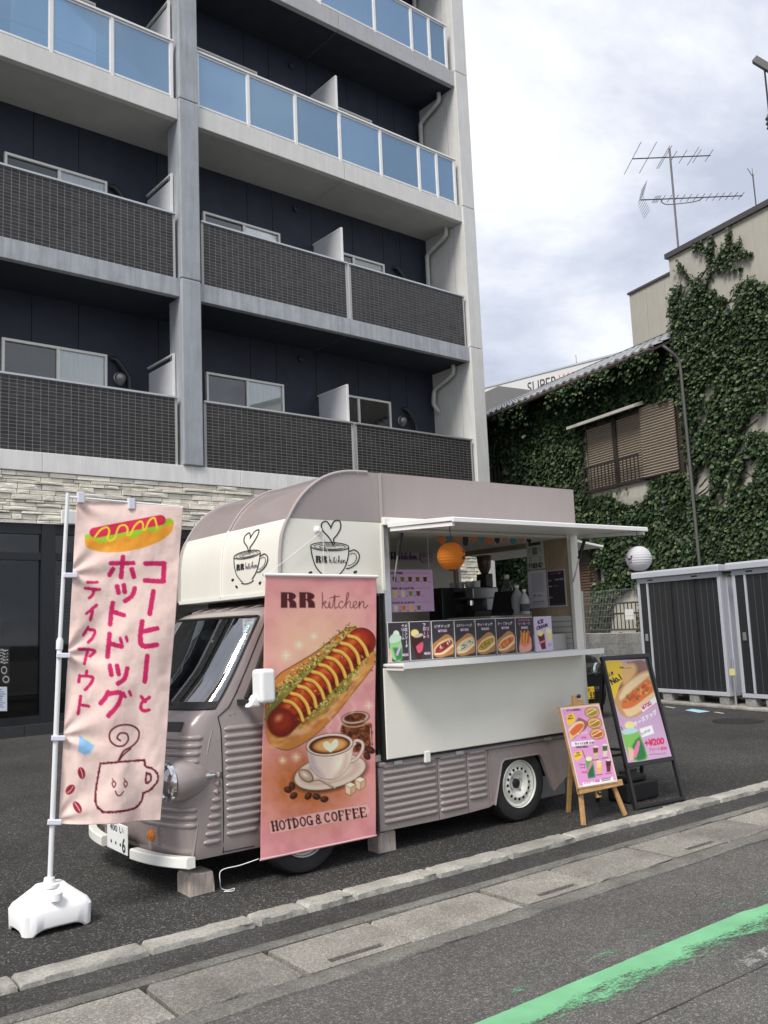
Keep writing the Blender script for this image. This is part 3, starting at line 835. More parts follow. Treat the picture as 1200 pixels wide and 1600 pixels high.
# windows on the recessed wall
def window(px0, px1, zt, hgt, split=.52, dark_left=True, off=1.24, u0=None, u1=None, right='curtain'):
    if u0 is None:
        u0 = BP(px0[0], px0[1], off)[0]; u1 = BP(px1[0], px1[1], off)[0]
    zb = zt - hgt; um = u0 + (u1 - u0) * split
    fr = MB(); t = .045
    fr.box(u0, u1, 1.22, 1.298, zt - t, zt); fr.box(u0, u1, 1.22, 1.298, zb, zb + t)
    fr.box(u0, u0 + t, 1.22, 1.298, zb + t, zt - t); fr.box(u1 - t, u1, 1.22, 1.298, zb + t, zt - t)
    fr.box(um - .03, um + .03, 1.235, 1.29, zb + t, zt - t)
    f = fr.build('window_frame', 'sash', bld)
    bx('window_pane', u0 + t, um - .03, 1.27, 1.276, zb + t, zt - t, 'dark_window_glass' if dark_left else 'window_glass', f)
    bx('window_pane', um + .03, u1 - t, 1.255, 1.261, zb + t, zt - t, 'window_glass' if right == 'curtain' else 'dark_window_glass', f)
    bx('curtain', u0 + t, um - .03, 1.284, 1.296, zb + t, zt - t, 'curtain_dark' if dark_left else 'curtain', f)
    bx('curtain', um + .03, u1 - t, 1.284, 1.296, zb + t, zt - t, right, f)
zt1 = BP(3, 527, 1.24)[1]; zt2 = BP(7, 237, 1.24)[1]
for zz, pa, pb in ((zt1, (3, 527), (167, 552)), (zt2, (7, 237), (167, 285))):
    window(pa, pb, zz, 1.75)
for zz, pa, pb in ((BP(322, 581, 1.24)[1], (322, 581), (443, 603)), (BP(317, 330, 1.24)[1], (317, 330), (437, 363))):
    window(pa, pb, zz, 1.75)
for zz, pa, pb in ((BP(543, 617, 1.24)[1], (535, 616), (610, 631)), (BP(537, 395, 1.24)[1], (528, 393), (600, 413))):
    window(pa, pb, zz, 1.75, split=.33, right='curtain_dark' if zz < 8 else 'curtain')
for a, b in ((-2.6, -.7), (1.5, 3.3), (4.7, 6.3), (8.3, 10.0), (11.7, 13.3)):
    for k in (2, 3):
        window(None, None, SL[k][1] + 2.25, 2.2, u0=a, u1=b, dark_left=False)
for a, b in ((-2.6, -.7), (.6, 2.4)):
    for k in (0, 1):
        window(None, None, zt1 if k == 0 else zt2, 1.75, u0=a, u1=b)
# partition screens, ducts, vents, pipes
for zz0, zt in ((SL[0][1], BP(541, 603, .2)[1]), (SL[1][1], BP(532, 358, .2)[1]), (SL[2][1], BP(525, 122, .2)[1])):
    for u in (11.40, 7.36 if zz0 < 9 else 7.34):
        o = bx('partition_screen', u - .015, u + .015, .19, 1.20, zz0 + .1, zt - (.0 if u > 9 else .1), 'screen_white', bld)
        fr = MB(); fr.box(u - .022, u + .022, .16, .19, zz0 + .02, zt); fr.box(u - .022, u + .022, .16, 1.25, zt + .001, zt + .03)
        fr.build('screen_frame', 'white_alu', bld)
def duct(px, py, zdrop=1.0):
    u, z = BP(px, py, 1.25)
    MB().tube(smooth_path([(u - .18, 1.28, z), (u - .10, 1.22, z - .04), (u + .10, 1.20, z - .30), (u + .14, 1.20, z - .45), (u + .14, 1.20, z - zdrop)], 5), .05, 10).build('duct_pipe', 'dark_duct', bld, smooth=True)
def vent(px, py):
    u, z = BP(px, py, 1.25)
    mb = MB().lathe([(.125, 0), (.125, .03), (.11, .04)], (u, 1.298, z), (0, -1, 0), n=20)
    mb.lathe([(.11, .04), (.10, .10), (.06, .13), (0, .14)], (u, 1.298, z + .01), (0, -1, -.25), n=20)
    mb.build('vent_hood', 'vent_metal', bld, smooth=True)
for p in ((190, 562), (640, 640), (188, 295), (625, 420)): duct(*p)
for p in ((188, 591), (629, 658)): vent(*p)
for p in ((456, 102), (463, 326), (471, 560)):
    u, z = BP(p[0], p[1], 1.25); MB().lathe([(.07, 0), (.07, .05), (.05, .06)], (u, 1.298, z), (0, -1, 0), n=16).build('wall_vent', 'navy_wall', bld, smooth=True)
for i in (1, 2, 3, 4):
    z = SL[i][0]
    MB().tube(smooth_path([(14.86, .42, z + .02), (14.86, .42, z - .14), (14.86, .5, z - .24), (14.86, 1.02, z - .42), (14.86, 1.12, z - .50), (14.86, 1.14, z - .62)], 5), .055, 12).build('drain_pipe', 'pvc_pipe', bld, smooth=True)
    if i > 1: MB().tube([(14.86, 1.14, z - .5), (14.86, 1.14, SL[i - 1][1])], .055, 12).build('drain_pipe', 'pvc_pipe', bld, smooth=True)
    else: MB().tube(smooth_path([(14.86, 1.14, z - .6), (14.84, 1.14, z - .8), (14.9, 1.1, z - .95), (14.96, 1.1, z - 1.0)], 5), .055, 12).build('drain_pipe', 'pvc_pipe', bld, smooth=True)
# balcony drying poles
mat('steel', (.5, .51, .52), .3, metal=.9)
for a, b in ((8.1, 11.2), (11.6, 14.7), (3.9, 7.1)):
    MB().tube([(a, .6, 12.35), (b, .6, 12.35)], .018, 8).build('drying_pole', 'steel', bld)
# ledge-stone cladding
mat('ledge_stone', (.78, .74, .64), .8, var=.16, vs=6, bump=.7, bs=30, rnd=.14, isl=.12)
mat('stone_back', (.34, .32, .28), .95)
def stones(mb_or_parent, u0, u1, z0, z1, seed, single):
    rs = random.Random(seed); z = z0; cnt = 0
    while z < z1 - .02:
        h = min(rs.choice((.045, .06, .075, .075, .095)), z1 - z)
        if z1 - z - h < .03: h = z1 - z
        u = u0 - rs.uniform(0, .3)
        while u < u1:
            wd = rs.uniform(.16, .62); a, b = max(u, u0), min(u + wd, u1); u += wd
            if b - a < .03: continue
            d = rs.uniform(.004, .05); g = .003
            def j(): return rs.uniform(-.006, .006)
            vs = [(a + g, .04, z + g), (b - g, .04, z + g), (b - g, .04, z + h - g), (a + g, .04, z + h - g),
                  (a + g + .004, -d + j(), z + g + .003), (b - g - .004, -d + j(), z + g + .003), (b - g - .004, -d + j(), z + h - g - .003), (a + g + .004, -d + j(), z + h - g - .003),
                  ((a + b) / 2, -d + j() - .004, z + h / 2 + j())]
            fs = [(0, 1, 5, 4), (1, 2, 6, 5), (2, 3, 7, 6), (3, 0, 4, 7), (4, 5, 8), (5, 6, 8), (6, 7, 8), (7, 4, 8)]
            if single:
                MB().add(vs, fs).build('stone', 'ledge_stone', mb_or_parent)
            else:
                mb_or_parent.add(vs, fs)
            cnt += 1
        z += h
    return cnt
bx('stone_backing', BL, BRT - .003, .03, .30, 3.32, 4.168, 'stone_back', bld)
bx('stone_backing', 8.6, BRT - .003, .03, .30, 0, 3.316, 'stone_back', bld)
ns = stones(bld, 3.9, 8.9, 3.32, 4.165, 1, True)
sm = MB()
stones(sm, BL, 3.9, 3.32, 4.165, 2, False); stones(sm, 8.9, BRT - .02, 3.32, 4.165, 3, False); stones(sm, 8.6, BRT - .02, 0.05, 3.31, 4, False)
sm.build('stone_cladding', 'ledge_stone', bld, kind='stuff')
# shopfront
mat('shop_frame', (.016, .017, .021), .45, var=.1)
mat('shop_inside', (.02, .021, .022), .8, var=.3, vs=1.2)
mat('plinth_tile', (.035, .036, .038), .5, var=.2, vs=6)
glass('shop_glass', (.55, .58, .58), .0)
bx('shop_back_wall', BL, 8.55, 1.40, 1.425, .2, 3.3, 'shop_inside', bld)
for k in range(26):
    u = BL + k * .48
    if u < 8.5: bx('plinth_tile', u + .004, min(u + .476, 8.58), -.10, .10, .0, .17, 'plinth_tile', bld)
fr = MB()
fr.box(BL, 8.6, .02, .14, 3.16, 3.318); fr.box(BL, 8.6, .02, .14, 2.74, 2.86); fr.box(BL, 8.6, .02, .14, .172, .29)
fr.build('shop_frame_rail', 'shop_frame', bld)
for u0, u1 in ((4.92, 5.14), (3.3, 3.38), (1.6, 1.7), (0.0, .1), (-1.8, -1.7), (6.6, 6.75), (8.45, 8.6)):
    bx('shop_post', u0, u1, .0, .16, .172, 3.316, 'shop_frame', bld)
for a, b in ((BL, -1.8), (-1.7, 0), (.1, 1.6), (1.7, 3.3), (3.38, 4.92), (5.14, 6.6), (6.75, 8.45)):
    bx('shop_pane', a + .002, b - .002, .07, .078, .292, 2.738, 'shop_glass', bld)
    bx('shop_pane', a + .002, b - .002, .07, .078, 2.862, 3.158, 'shop_glass', bld)
# things seen dimly in the shop: blinds, panels, shelf
mat('wood_brown', (.17, .09, .045), .6, var=.3, vs=4)
mat('teal_board', (.05, .14, .13), .6)
bx('shop_panel', 4.55, 4.90, 1.2, 1.25, 2.3, 2.72, 'wood_brown', bld)
bx('shop_panel', 3.5, 4.2, 1.15, 1.2, .4, 2.6, mat('pale_panel', (.22, .22, .21), .8, var=.1), bld)
bx('shop_panel', 4.28, 4.6, 1.0, 1.05, .3, 2.2, mat('grey_panel', (.12, .12, .12), .8, var=.2), bld)
for k in range(14): bx('blind_slat', 5.2, 6.5, .18, .20, 1.75 + k * .055, 1.79 + k * .055, mat('blind', (.17, .17, .165), .5), bld)
bx('shop_panel', 5.25, 6.4, .5, .53, .5, 1.3, 'teal_board', bld)
bx('header_box', 5.2, 6.4, -.10, -.055, 3.33, 3.55, 'white_band', bld, bevel=.01)
# ------------------------------------------------------------------ far side of the lot: sheds, fence, ivy house (local x along the row, y towards the lot)
HYAW = R(79.4795)
HEX = np.array([math.cos(HYAW), math.sin(HYAW), 0]); HN = np.array([math.sin(HYAW), -math.cos(HYAW), 0]); HD = 10.8278
def HP(px, py, off=0.0):
    p = hit(px, py, HN, HD + off)
    return p @ HEX, p[2]
def HW(v, off, z):
    return HEX * v + HN * (HD + off) + np.array([0, 0, z])
def hthing(name, v, off, label, cat, group=None):
    return thing(name, tuple(HW(v, off, 0)), label, cat, group, rz=HYAW, world=False)

mat('shed_frame', (.54, .56, .62), .4, var=.05, vs=3, metal=.2)
mat('shed_door', (.020, .0215, .025), .45, var=.12, vs=3)
mat('shed_rib', (.085, .088, .095), .4)
aggregate('block_concrete', (.22, .22, .21), (.34, .34, .33), .25, 90, patch=.25, pscale=2)
def shed(v0, v1, label, seed):
    W = v1 - v0
    t = hthing('storage_shed', v0, 0, label, 'shed', 'steel storage sheds')
    D = .95
    MB().box(-.12, W + .12, -D - .15, .14, 0, .045).build('concrete_pad', 'kerb_concrete', t, bevel=.012)
    for x in (.04, W * .36, W * .68, W - .22):
        for y in (-.14, -D + .02):
            MB().box(x, x + .19, y - .02, y + .12, .045, .175).build('concrete_block', 'block_concrete', t, bevel=.006)
    MB().box(0, W, -D, 0, .175, .235).build('base_frame', 'shed_frame', t, bevel=.005)
    for x in (0, W - .055):
        for y in (-D, -.06): MB().box(x, x + .055, y, y + .06, .236, 2.0).build('corner_post', 'shed_frame', t, bevel=.005)
    MB().box(.0, W, -.06, .002, 2.0, 2.085).build('header_rail', 'shed_frame', t, bevel=.004)
    for x in (W * .28, W * .82): MB().box(x - .06, x + .06, .0025, .008, 2.035, 2.055).build('header_slot', 'dark', t)
    r = MB(); r.prism([(-D - .04, 2.086), (.075, 2.086), (.075, 2.165), (.06, 2.195), (-D - .04, 2.13)], lambda a, b, d: (d, a, b), -.05, W + .05)
    r.build('roof', 'shed_frame', t, bevel=.008)
    for x, s in ((.004, 1), (W - .028, -1)):
        MB().box(x + .012, x + .022, -D + .06, -.06, .236, 2.0).build('side_panel', 'shed_frame', t)
        for k in range(6):
            y = -D + .13 + k * .125
            MB().box(x, x + .03, y, y + .03, .24, 1.99).build('side_rib', 'shed_frame', t)
    MB().box(.055, W - .055, -D, -D + .01, .236, 2.0).build('back_panel', 'shed_frame', t)
    # sliding doors, three leaves at different depths; the lock strip at the far end
    xs = [.056, .056 + (W - .32) * .33, .056 + (W - .32) * .66, W - .26]
    for k in range(3):
        y = -.052 + k * .014
        d = MB().box(xs[k] + .002, xs[k + 1] - .002, y, y + .012, .237, 1.998).build('sliding_door', 'shed_door', t)
        n = 4
        for q in range(1, n):
            x = xs[k] + (xs[k + 1] - xs[k]) * q / n
            MB().box(x - .004, x + .004, y + .0125, y + .016, .24, 1.995).build('door_rib', 'shed_rib', d)
    MB().box(W - .258, W - .225, -.02, .006, .237, 1.998).build('door_rail', 'shed_frame', t, bevel=.003)
    d = MB().box(W - .223, W - .056, -.03, -.012, .237, 1.998).build('lock_panel', 'shed_door', t)
    MB().box(W - .17, W - .11, -.011, .004, 1.02, 1.14).build('door_lock', 'aluminium', d, bevel=.004)
    return t
shed(10.03, 11.86, 'dark doored storage shed under the white lantern', 1)
shed(7.93, 9.79, 'dark doored storage shed at the right edge of the photo', 2)
v, z = HP(1149, 1028, .05)
rp_ = hthing('marker_post', v, -.02, 'thin grey post with yellow tag between the two sheds', 'post')
MB().tube([(0, 0, 0), (0, 0, .74)], .02, 10).build('post', 'aluminium', rp_, smooth=True)
MB().box(-.05, .05, .021, .026, .50, .60).build('yellow_tag', mat('tag_yellow', (.65, .62, .25), .6), rp_)
MB().box(-.06, .06, -.06, .06, .0, .03).build('foot', 'black_plastic', rp_)

# ivy house
mat('cream_render', (.56, .54, .47), .85, var=.08, vs=3, bump=.25, bs=70, streak=.12)
mat('kawara', (.20, .205, .21), .22, var=.2, vs=5, rnd=.2)
mat('kawara_dark', (.045, .046, .048), .5, var=.2, vs=5)
mat('brown_trim', (.06, .045, .038), .6, var=.2)
mat('shutter', (.30, .255, .205), .5, var=.08, vs=4)
mat('canopy_paint', (.50, .48, .42), .6, streak=.2)
mat('iron_dark', (.028, .022, .02), .5)
HO = 3.0
house = hthing('ivy_house', 0, 0, 'ivy covered house with tiled roof and brown shutters behind the sheds', 'house')
def Y(off): return -off
ZE = HP(905, 591.5, 2.42)[1]
MB().box(13.40, 25.0, Y(HO + 6), Y(HO), 0, ZE + .24).build('wall', 'cream_render', house)
SLP = math.tan(R(24.5))
RUN = 4.1
# roof of pantile columns
P = .262
tl = MB(); nc, course = 15, 7
prof = [(0, 0), (.05, .03), (.10, .045), (.15, .03), (.18, 0.0), (.22, -.014), (P, 0)]
G = np.zeros((2 * nc, len(prof), 3))
for k in range(nc):
    for j, (a, h) in enumerate(prof):
        d0, d1 = k * RUN / nc, (k + 1) * RUN / nc
        G[2 * k, j] = (a, -d0, d0 * SLP + h + .028)
        G[2 * k + 1, j] = (a, -d1, d1 * SLP + h)
tl.grid(G)
lip = [(a, -.001, h + .028) for a, h in prof] + [(a, -.001, h - .02) for a, h in prof]
n = len(prof)
tl.add(lip, [(i, i + 1, n + i + 1, n + i) for i in range(n - 1)])
tile_col = tl.mesh('roof_tile', 'kawara', smooth=True)
def tile_short(f_):
    k_ = max(1, int(round(nc * f_))); t_ = MB(); t_.grid(G[:2 * k_]); t_.add(lip, [(i, i + 1, n + i + 1, n + i) for i in range(n - 1)]); return t_.mesh('roof_tile', 'kawara', smooth=True)
VR = HP(838, 616, 2.40 + RUN)[0]
def runf(v): return 1.0 if v < VR else max(.12, 1.0 - (v - VR) / 2.6)
roof = MB().prism([(Y(2.40), ZE - .06), (Y(2.40), ZE - .005), (Y(2.40 + RUN), ZE + RUN * SLP - .03), (Y(2.40 + RUN), ZE + RUN * SLP - .09)], lambda a, b, d: (d, a, b), 13.42, VR).build('roof_deck', 'brown_trim', house)
MB().prism([(Y(2.40), ZE - .06), (Y(2.40), ZE - .005), (Y(2.40 + RUN * .12), ZE + RUN * .12 * SLP - .03), (Y(2.40 + RUN * .12), ZE + RUN * .12 * SLP - .09)], lambda a, b, d: (d, a, b), VR + .002, 25.0).build('eave_deck', 'brown_trim', house)
for k in range(44):
    fr_ = runf(13.42 + k * P)
    o = bpy.data.objects.new('roof_tile', tile_col if fr_ == 1 else tile_short(fr_)); COL.objects.link(o); o.parent = roof
    o.location = (13.42 + k * P, Y(2.37), ZE + .012)
zr = ZE + RUN * SLP
rd = MB().box(13.42, VR, Y(2.40 + RUN + .16), Y(2.40 + RUN - .14), zr - .06, zr + .03).build('ridge', 'kawara_dark', roof)
for k in range(int((VR - 13.42) / .2)):
    o = MB() if k == 0 else None
    if k == 0:
        cap = MB().tube([(0, 0, 0), (.19, 0, 0)], .06, 10).mesh('ridge_cap', 'kawara_dark', smooth=True)
    ob = bpy.data.objects.new('ridge_cap', cap); COL.objects.link(ob); ob.parent = rd; ob.location = (13.42 + k * .2, Y(2.40 + RUN), zr + .045)
MB().tube([(13.42, Y(2.33), ZE - .06), (25, Y(2.33), ZE - .06)], .05, 8).build('gutter_pipe', 'brown_trim', house, smooth=True)
# downpipe
va = HP(1062, 560, 2.64)[0]; vb = HP(1085, 790, 2.64)[0]
MB().tube(smooth_path([(va + .12, Y(2.33), ZE - .08), (va + .04, Y(2.42), ZE - .2), (va, Y(2.60), ZE - .38), (va, Y(2.64), ZE - .6)], 4) + [(vb, Y(2.66), 1.0)], .032, 10).build('downpipe', mat('pipe_grey', (.10, .098, .095), .5), house, smooth=True)
# shuttered window, canopy, railing
sv1, sz1 = HP(920, 672, HO); sv0, _ = HP(1007, 643, HO); szb = HP(968, 757, HO)[1]
rv0, rz1 = HP(1062, 627, HO)
MB().prism([(Y(HO), sz1 + .26), (Y(HO - .45), sz1 + .10), (Y(HO - .45), sz1 + .03), (Y(HO), sz1 + .16)], lambda a, b, d: (d, a, b), sv0 - .15, sv1 + .28).build('window_canopy', 'canopy_paint', house, bevel=.01)
MB().box(rv0 - .04, sv1 + .06, Y(HO + .02), Y(HO - .06), szb - .06, sz1 + .08).build('window_surround', 'brown_trim', house)
def shutter(a, b, z0, z1, off):
    mb = MB(); nn = 26; h = (z1 - z0) / nn
    for k in range(nn):
        z = z0 + k * h
        mb.add([(a, Y(off), z), (b, Y(off), z), (b, Y(off - .035), z + h * .45), (a, Y(off - .035), z + h * .45), (b, Y(off), z + h * .95), (a, Y(off), z + h * .95)], [(0, 1, 2, 3), (3, 2, 4, 5)])
    mb.build('shutter', 'shutter', house)
sm_ = (sv0 + sv1) / 2 - .05
shutter(sv0 + .03, sm_ - .06, szb, sz1, HO - .07); shutter(sm_ + .06, sv1 - .02, szb, sz1, HO - .07)
shutter(rv0, sv0 - .02, szb - .03, sz1 + .06, HO - .16)
MB().box(sm_ - .06, sm_ + .06, Y(HO - .05), Y(HO - .13), szb - .02, sz1 + .02).build('window_mullion', 'iron_dark', house)
for z in (szb - .06, szb + .50):
    MB().bar((sv0 - .02, Y(HO - .30), z), (sv1 + .06, Y(HO - .30), z), .035, .035).build('railing_rail', 'iron_dark', house)
for x in (sv0, sv1 + .04): MB().bar((x, Y(HO - .02), szb - .06), (x, Y(HO - .31), szb - .06), .03, .03).build('railing_arm', 'iron_dark', house)
for k in range(17):
    x = sv0 + (sv1 + .04 - sv0) * k / 16
    MB().box(x - .009, x + .009, Y(HO - .29), Y(HO - .31), szb - .04, szb + .48).build('baluster', 'iron_dark', house)
# brown louvred door lower down
dv0 = HP(932, 900, HO - .05)[0]; dv1 = HP(892, 900, HO - .05)[0]; dz = HP(912, 872, HO - .05)[1]
MB().box(dv0 - .1, dv1 + .1, Y(HO + .02), Y(HO - .10), 0, dz + .12).build('door_frame', 'brown_trim', house)
mb = MB()
for k in range(40):
    z = .1 + k * (dz - .2) / 40
    mb.box(dv0, dv1, Y(HO - .10), Y(HO - .13), z, z + (dz - .2) / 40 * .7)
mb.build('louvred_door', mat('door_brown', (.12, .075, .05), .6, var=.15), house)
MB().prism([(Y(HO), dz + .42), (Y(HO - .5), dz + .25), (Y(HO - .5), dz + .18), (Y(HO), dz + .30)], lambda a, b, d: (d, a, b), dv0 - .2, dv1 + .2).build('door_canopy', 'brown_trim', house)
# dark lower-left window with grille
gv0 = HP(797, 740, HO)[0]; gv1 = gv0 + 1.6; gz = HP(780, 728, HO)[1]
MB().box(gv0, gv1, Y(HO + .02), Y(HO - .05), gz - 1.2, gz).build('dark_window', 'iron_dark', house)
for k in range(9): MB().box(gv0 + k * .19, gv0 + k * .19 + .02, Y(HO - .05), Y(HO - .10), gz - 1.2, gz).build('window_bar', 'brown_trim', house)

# tall beige building
tall = hthing('beige_building', 0, 0, 'tall plain beige building with dark roof edge on the right', 'building')
mat('beige_wall', (.44, .42, .365), .85, var=.06, vs=1.5, bump=.12, bs=40, streak=.1)
mat('edge_dark', (.08, .075, .075), .5)
TO = 2.93
TZ = HP(1120, 363, TO)[1]
TV = HP(1046, 420, TO)[0]
MB().box(2.0, TV, Y(TO + 7), Y(TO), 0, TZ - .02).build('wall', 'beige_wall', tall)
MB().box(2.0, TV + .06, Y(TO + 7), Y(TO - .06), TZ - .018, TZ + .09).build('roof_edge', 'edge_dark', tall)
lv, lz = HP(983, 461, 9.0); lz2 = HP(1040, 434, 9.0)[1]
jj = [lv, lv - .75, lv - 1.55, lv - 2.4]
for k in range(3): MB().box(jj[k + 1] + .006, jj[k] - .006, Y(9.3), Y(9.0), 5, lz).build('wall_panel', 'beige_wall', tall)
MB().box(lv - 2.4, lv - .004, Y(15), Y(9.31), 5, lz - .01).build('rear_wing', 'beige_wall', tall)
MB().box(lv - 2.5, lv + .04, Y(9.36), Y(8.95), lz + .003, lz + .07).build('parapet_edge', 'edge_dark', tall)

# ivy: thousands of leaves, two covers
m, t, o = new_mat('ivy_leaf')
ge = node(t, 'ShaderNodeNewGeometry')
rpn = node(t, 'ShaderNodeValToRGB', {0: ge.outputs['Random Per Island']})
els = rpn.color_ramp.elements
els[0].position = 0; els[0].color = (.017, .035, .015, 1); els[1].position = 1; els[1].color = (.15, .175, .07, 1)
ee = els.new(.45); ee.color = (.032, .062, .025, 1); ee = els.new(.8); ee.color = (.056, .098, .038, 1)
pr = node(t, 'ShaderNodeBsdfPrincipled', {'Base Color': rpn.outputs[0], 'Roughness': .5, 'Specular IOR Level': .35})
tl_ = node(t, 'ShaderNodeBsdfTranslucent', {'Color': rpn.outputs[0]})
mxn = node(t, 'ShaderNodeMixShader', {0: .22, 1: pr.outputs[0], 2: tl_.outputs[0]})
t.links.new(mxn.outputs[0], o.inputs[0])
mat('vine', (.085, .062, .045), .9, var=.3, vs=20)
LEAF = np.array([(0, 0, 0), (-.46, .22, .06), (-.36, .62, .02), (0, 1, -.06), (.36, .62, .02), (.46, .22, .06)])
def leaves(name, v, z, off, size, seed, label, parent=None):
    """leaves at wall coordinates v, z, standing off the wall by off"""
    rs = np.random.RandomState(seed); n = len(v)
    rot = rs.normal(math.pi, .55, n); tilt = rs.uniform(.15, 1.05, n); twist = rs.normal(0, .4, n)
    L_ = LEAF[None] * size[:, None, None]
    x, y, zz = L_[..., 0], L_[..., 1], L_[..., 2]
    # leaf plane: x across, y along; fold out from the wall by tilt, then spin within the wall plane
    a = x * np.cos(twist)[:, None] + zz * np.sin(twist)[:, None]; h = -x * np.sin(twist)[:, None] + zz * np.cos(twist)[:, None]
    yy = y * np.cos(tilt)[:, None]; outw = y * np.sin(tilt)[:, None] + h
    cr, sr = np.cos(rot)[:, None], np.sin(rot)[:, None]
    du, dz_ = a * cr - yy * sr, a * sr + yy * cr
    V = np.stack([v[:, None] + du, off[:, None] + outw * .9, z[:, None] + dz_], -1).reshape(-1, 3)
    idx = (np.arange(n) * 6)[:, None]
    Fq = np.concatenate([idx + np.array([[0, 1, 2, 3]]), idx + np.array([[0, 3, 4, 5]])], 0)
    me = bpy.data.meshes.new(name)
    me.from_pydata(V.tolist(), [], Fq.tolist())
    me.materials.append(MATS['ivy_leaf'])
    ob = bpy.data.objects.new(name, me); COL.objects.link(ob)
    ob.location = tuple(HW(0, 0, 0)); ob.rotation_euler = (0, 0, HYAW)
    tag(ob, label, None, None, 'stuff')
    return ob
def inpoly(x, y, pts):
    ins = np.zeros(x.shape, bool); n = len(pts)
    for i in range(n):
        x0, y0 = pts[i]; x1, y1 = pts[(i + 1) % n]
        if y0 == y1: continue
        ins ^= ((y0 > y) != (y1 > y)) & (x < (x1 - x0) * (y - y0) / (y1 - y0) + x0)
    return ins
def wall_px(v, z, off):
    Pw = HEX[None] * v[:, None] + HN[None] * (HD + off) ; Pw = Pw + np.array([0, 0, 1.0])[None] * z[:, None]
    q = proj(Pw); return q[:, 0], q[:, 1]
rs = np.random.RandomState(11)
n = 95000
v = rs.uniform(13.42, 22.5, n); z = rs.uniform(.4, ZE + .26, n)
px, py = wall_px(v, z, HO)
keep = np.ones(n, bool)
for pl in ([(914, 668), (1012, 634), (1066, 622), (1076, 735), (1016, 752), (1014, 758), (922, 778)],          # window
           [(958, 772), (1012, 752), (1022, 762), (1014, 778), (990, 788), (968, 782)],                         # bare patch below it
           [(892, 862), (930, 862), (936, 1000), (892, 1000)],                                                  # door
           [(930, 874), (950, 890), (952, 903), (938, 912), (934, 905)],
           [(962, 935), (985, 916), (1004, 914), (1004, 990), (952, 990)],
           [(756, 726), (794, 724), (796, 752), (756, 752)]):
    jx = px + rs.normal(0, 1.6, n); jy = py + rs.normal(0, 1.6, n)
    keep &= ~inpoly(jx, jy, pl)
keep &= ~((py < 660 + (px - 757) * -.4155 + 0) & (px < 800) & (rs.rand(n) < .85))   # bare strip under the eave at the far end
keep &= (fbm(v * 1.7, z * 1.7, 21) > .22) | (rs.rand(n) < .4)
v, z = v[keep], z[keep]
thick = .06 + .22 * fbm(v * 1.1, z * 1.1, 40, 3) ** 1.5
ne = 3200                    # sprays hanging over the eave gutter
ve = 13.45 + rs.beta(1, 1.6, ne) * 6.0
kk_ = fbm(ve * 1.3, ve * 0 + 3.3, 91, 3) > .38
ve = ve[kk_]; ne = len(ve)
v = np.concatenate([v, ve]); z = np.concatenate([z, ZE - .04 - rs.exponential(.10, ne)])
ofl = np.concatenate([-HO + rs.uniform(.01, 1, len(thick)) * thick, -HO + .45 + rs.uniform(0, .25, ne)])
leaves('ivy', v, z, ofl, rs.gamma(9, .0086, len(v)).clip(.04, .14), 3, 'dense dark green ivy covering the house wall around the shutters')
n = 120000
v = rs.uniform(7.5, 13.36, n); z = rs.uniform(.3, TZ + .1, n)
px, py = wall_px(v, z, TO)
core = inpoly(px, py, [(1048, 545), (1050, 462), (1066, 440), (1088, 436), (1106, 420), (1122, 430), (1138, 470), (1155, 448), (1178, 440), (1215, 446), (1300, 470), (1300, 1300), (1040, 1300), (1060, 900), (1085, 830), (1078, 720), (1062, 590)])
al, ac = -v * .62 + z * .78, v * .78 + z * .62          # along and across the climbing direction
f1 = fbm(al * 1.0, ac * 3.0, 61, 4)
f2 = fbm(v * 7, z * 7, 71, 3); f3 = fbm(v * .8, z * .8, 81, 2)
bare = np.clip(1 - np.abs(px - (1105 + (py - 560) * .09)) / 62, 0, 1) * np.clip((py - 470) / 60, 0, 1) * np.clip((850 - py) / 70, 0, 1)
thr = .378 + .11 * bare + .05 * np.clip((520 - py) / 60, 0, 1) - .11 * np.clip((py - 740) / 60, 0, 1)
keep = core & (f1 * .55 + f2 * .22 + f3 * .23 > thr)
# climbing stems above the cover
stems = [[(1104, 445), (1113, 420), (1111, 398), (1098, 384), (1088, 386)], [(1112, 418), (1128, 398), (1139, 378), (1144, 360)], [(1122, 412), (1145, 402), (1162, 396), (1176, 399)],
         [(1135, 396), (1150, 385), (1158, 379)], [(1084, 442), (1072, 426), (1062, 414)], [(1094, 436), (1106, 418)], [(1112, 400), (1114, 386), (1112, 372)], [(1150, 452), (1168, 440), (1186, 443), (1200, 452)], [(1140, 470), (1152, 458)],
         [(1118, 418), (1140, 418), (1162, 420)]]
vv = [v[keep]]; zz = [z[keep]]; ofs = [-TO + rs.uniform(.01, .16, keep.sum())]; szs = [rs.gamma(9, .0072, keep.sum()).clip(.035, .11)]
vm = MB()
for st in stems:
    sp = smooth_path(st, 10); pts = []
    for q in sp:
        a, b = HP(q[0], q[1], TO); pts.append((a, -TO + .015, b))
    vm.tube(pts, .012, 5)
    k = len(sp) * 5
    ii = rs.randint(0, len(sp), k); A = np.array(pts)[ii]
    vv.append(A[:, 0] + rs.normal(0, .045, k)); zz.append(A[:, 2] + rs.normal(0, .045, k)); ofs.append(-TO + rs.uniform(.01, .08, k)); szs.append(rs.uniform(.045, .085, k))
for k in range(150):      # bare stems on the pale wall between leaves
    q = np.array([rs.uniform(1062, 1190), rs.uniform(470, 860)]); d = np.array([rs.uniform(.2, 1), rs.uniform(-.9, -.1)]); pts = []
    for s_ in range(9):
        a, b = HP(q[0], q[1], TO); pts.append((a, -TO + .012, b)); q = q + d * 4.5; d = d + rs.normal(0, .18, 2); d /= np.hypot(*d)
    vm.tube(pts, [.014 - .0012 * i for i in range(9)], 5)
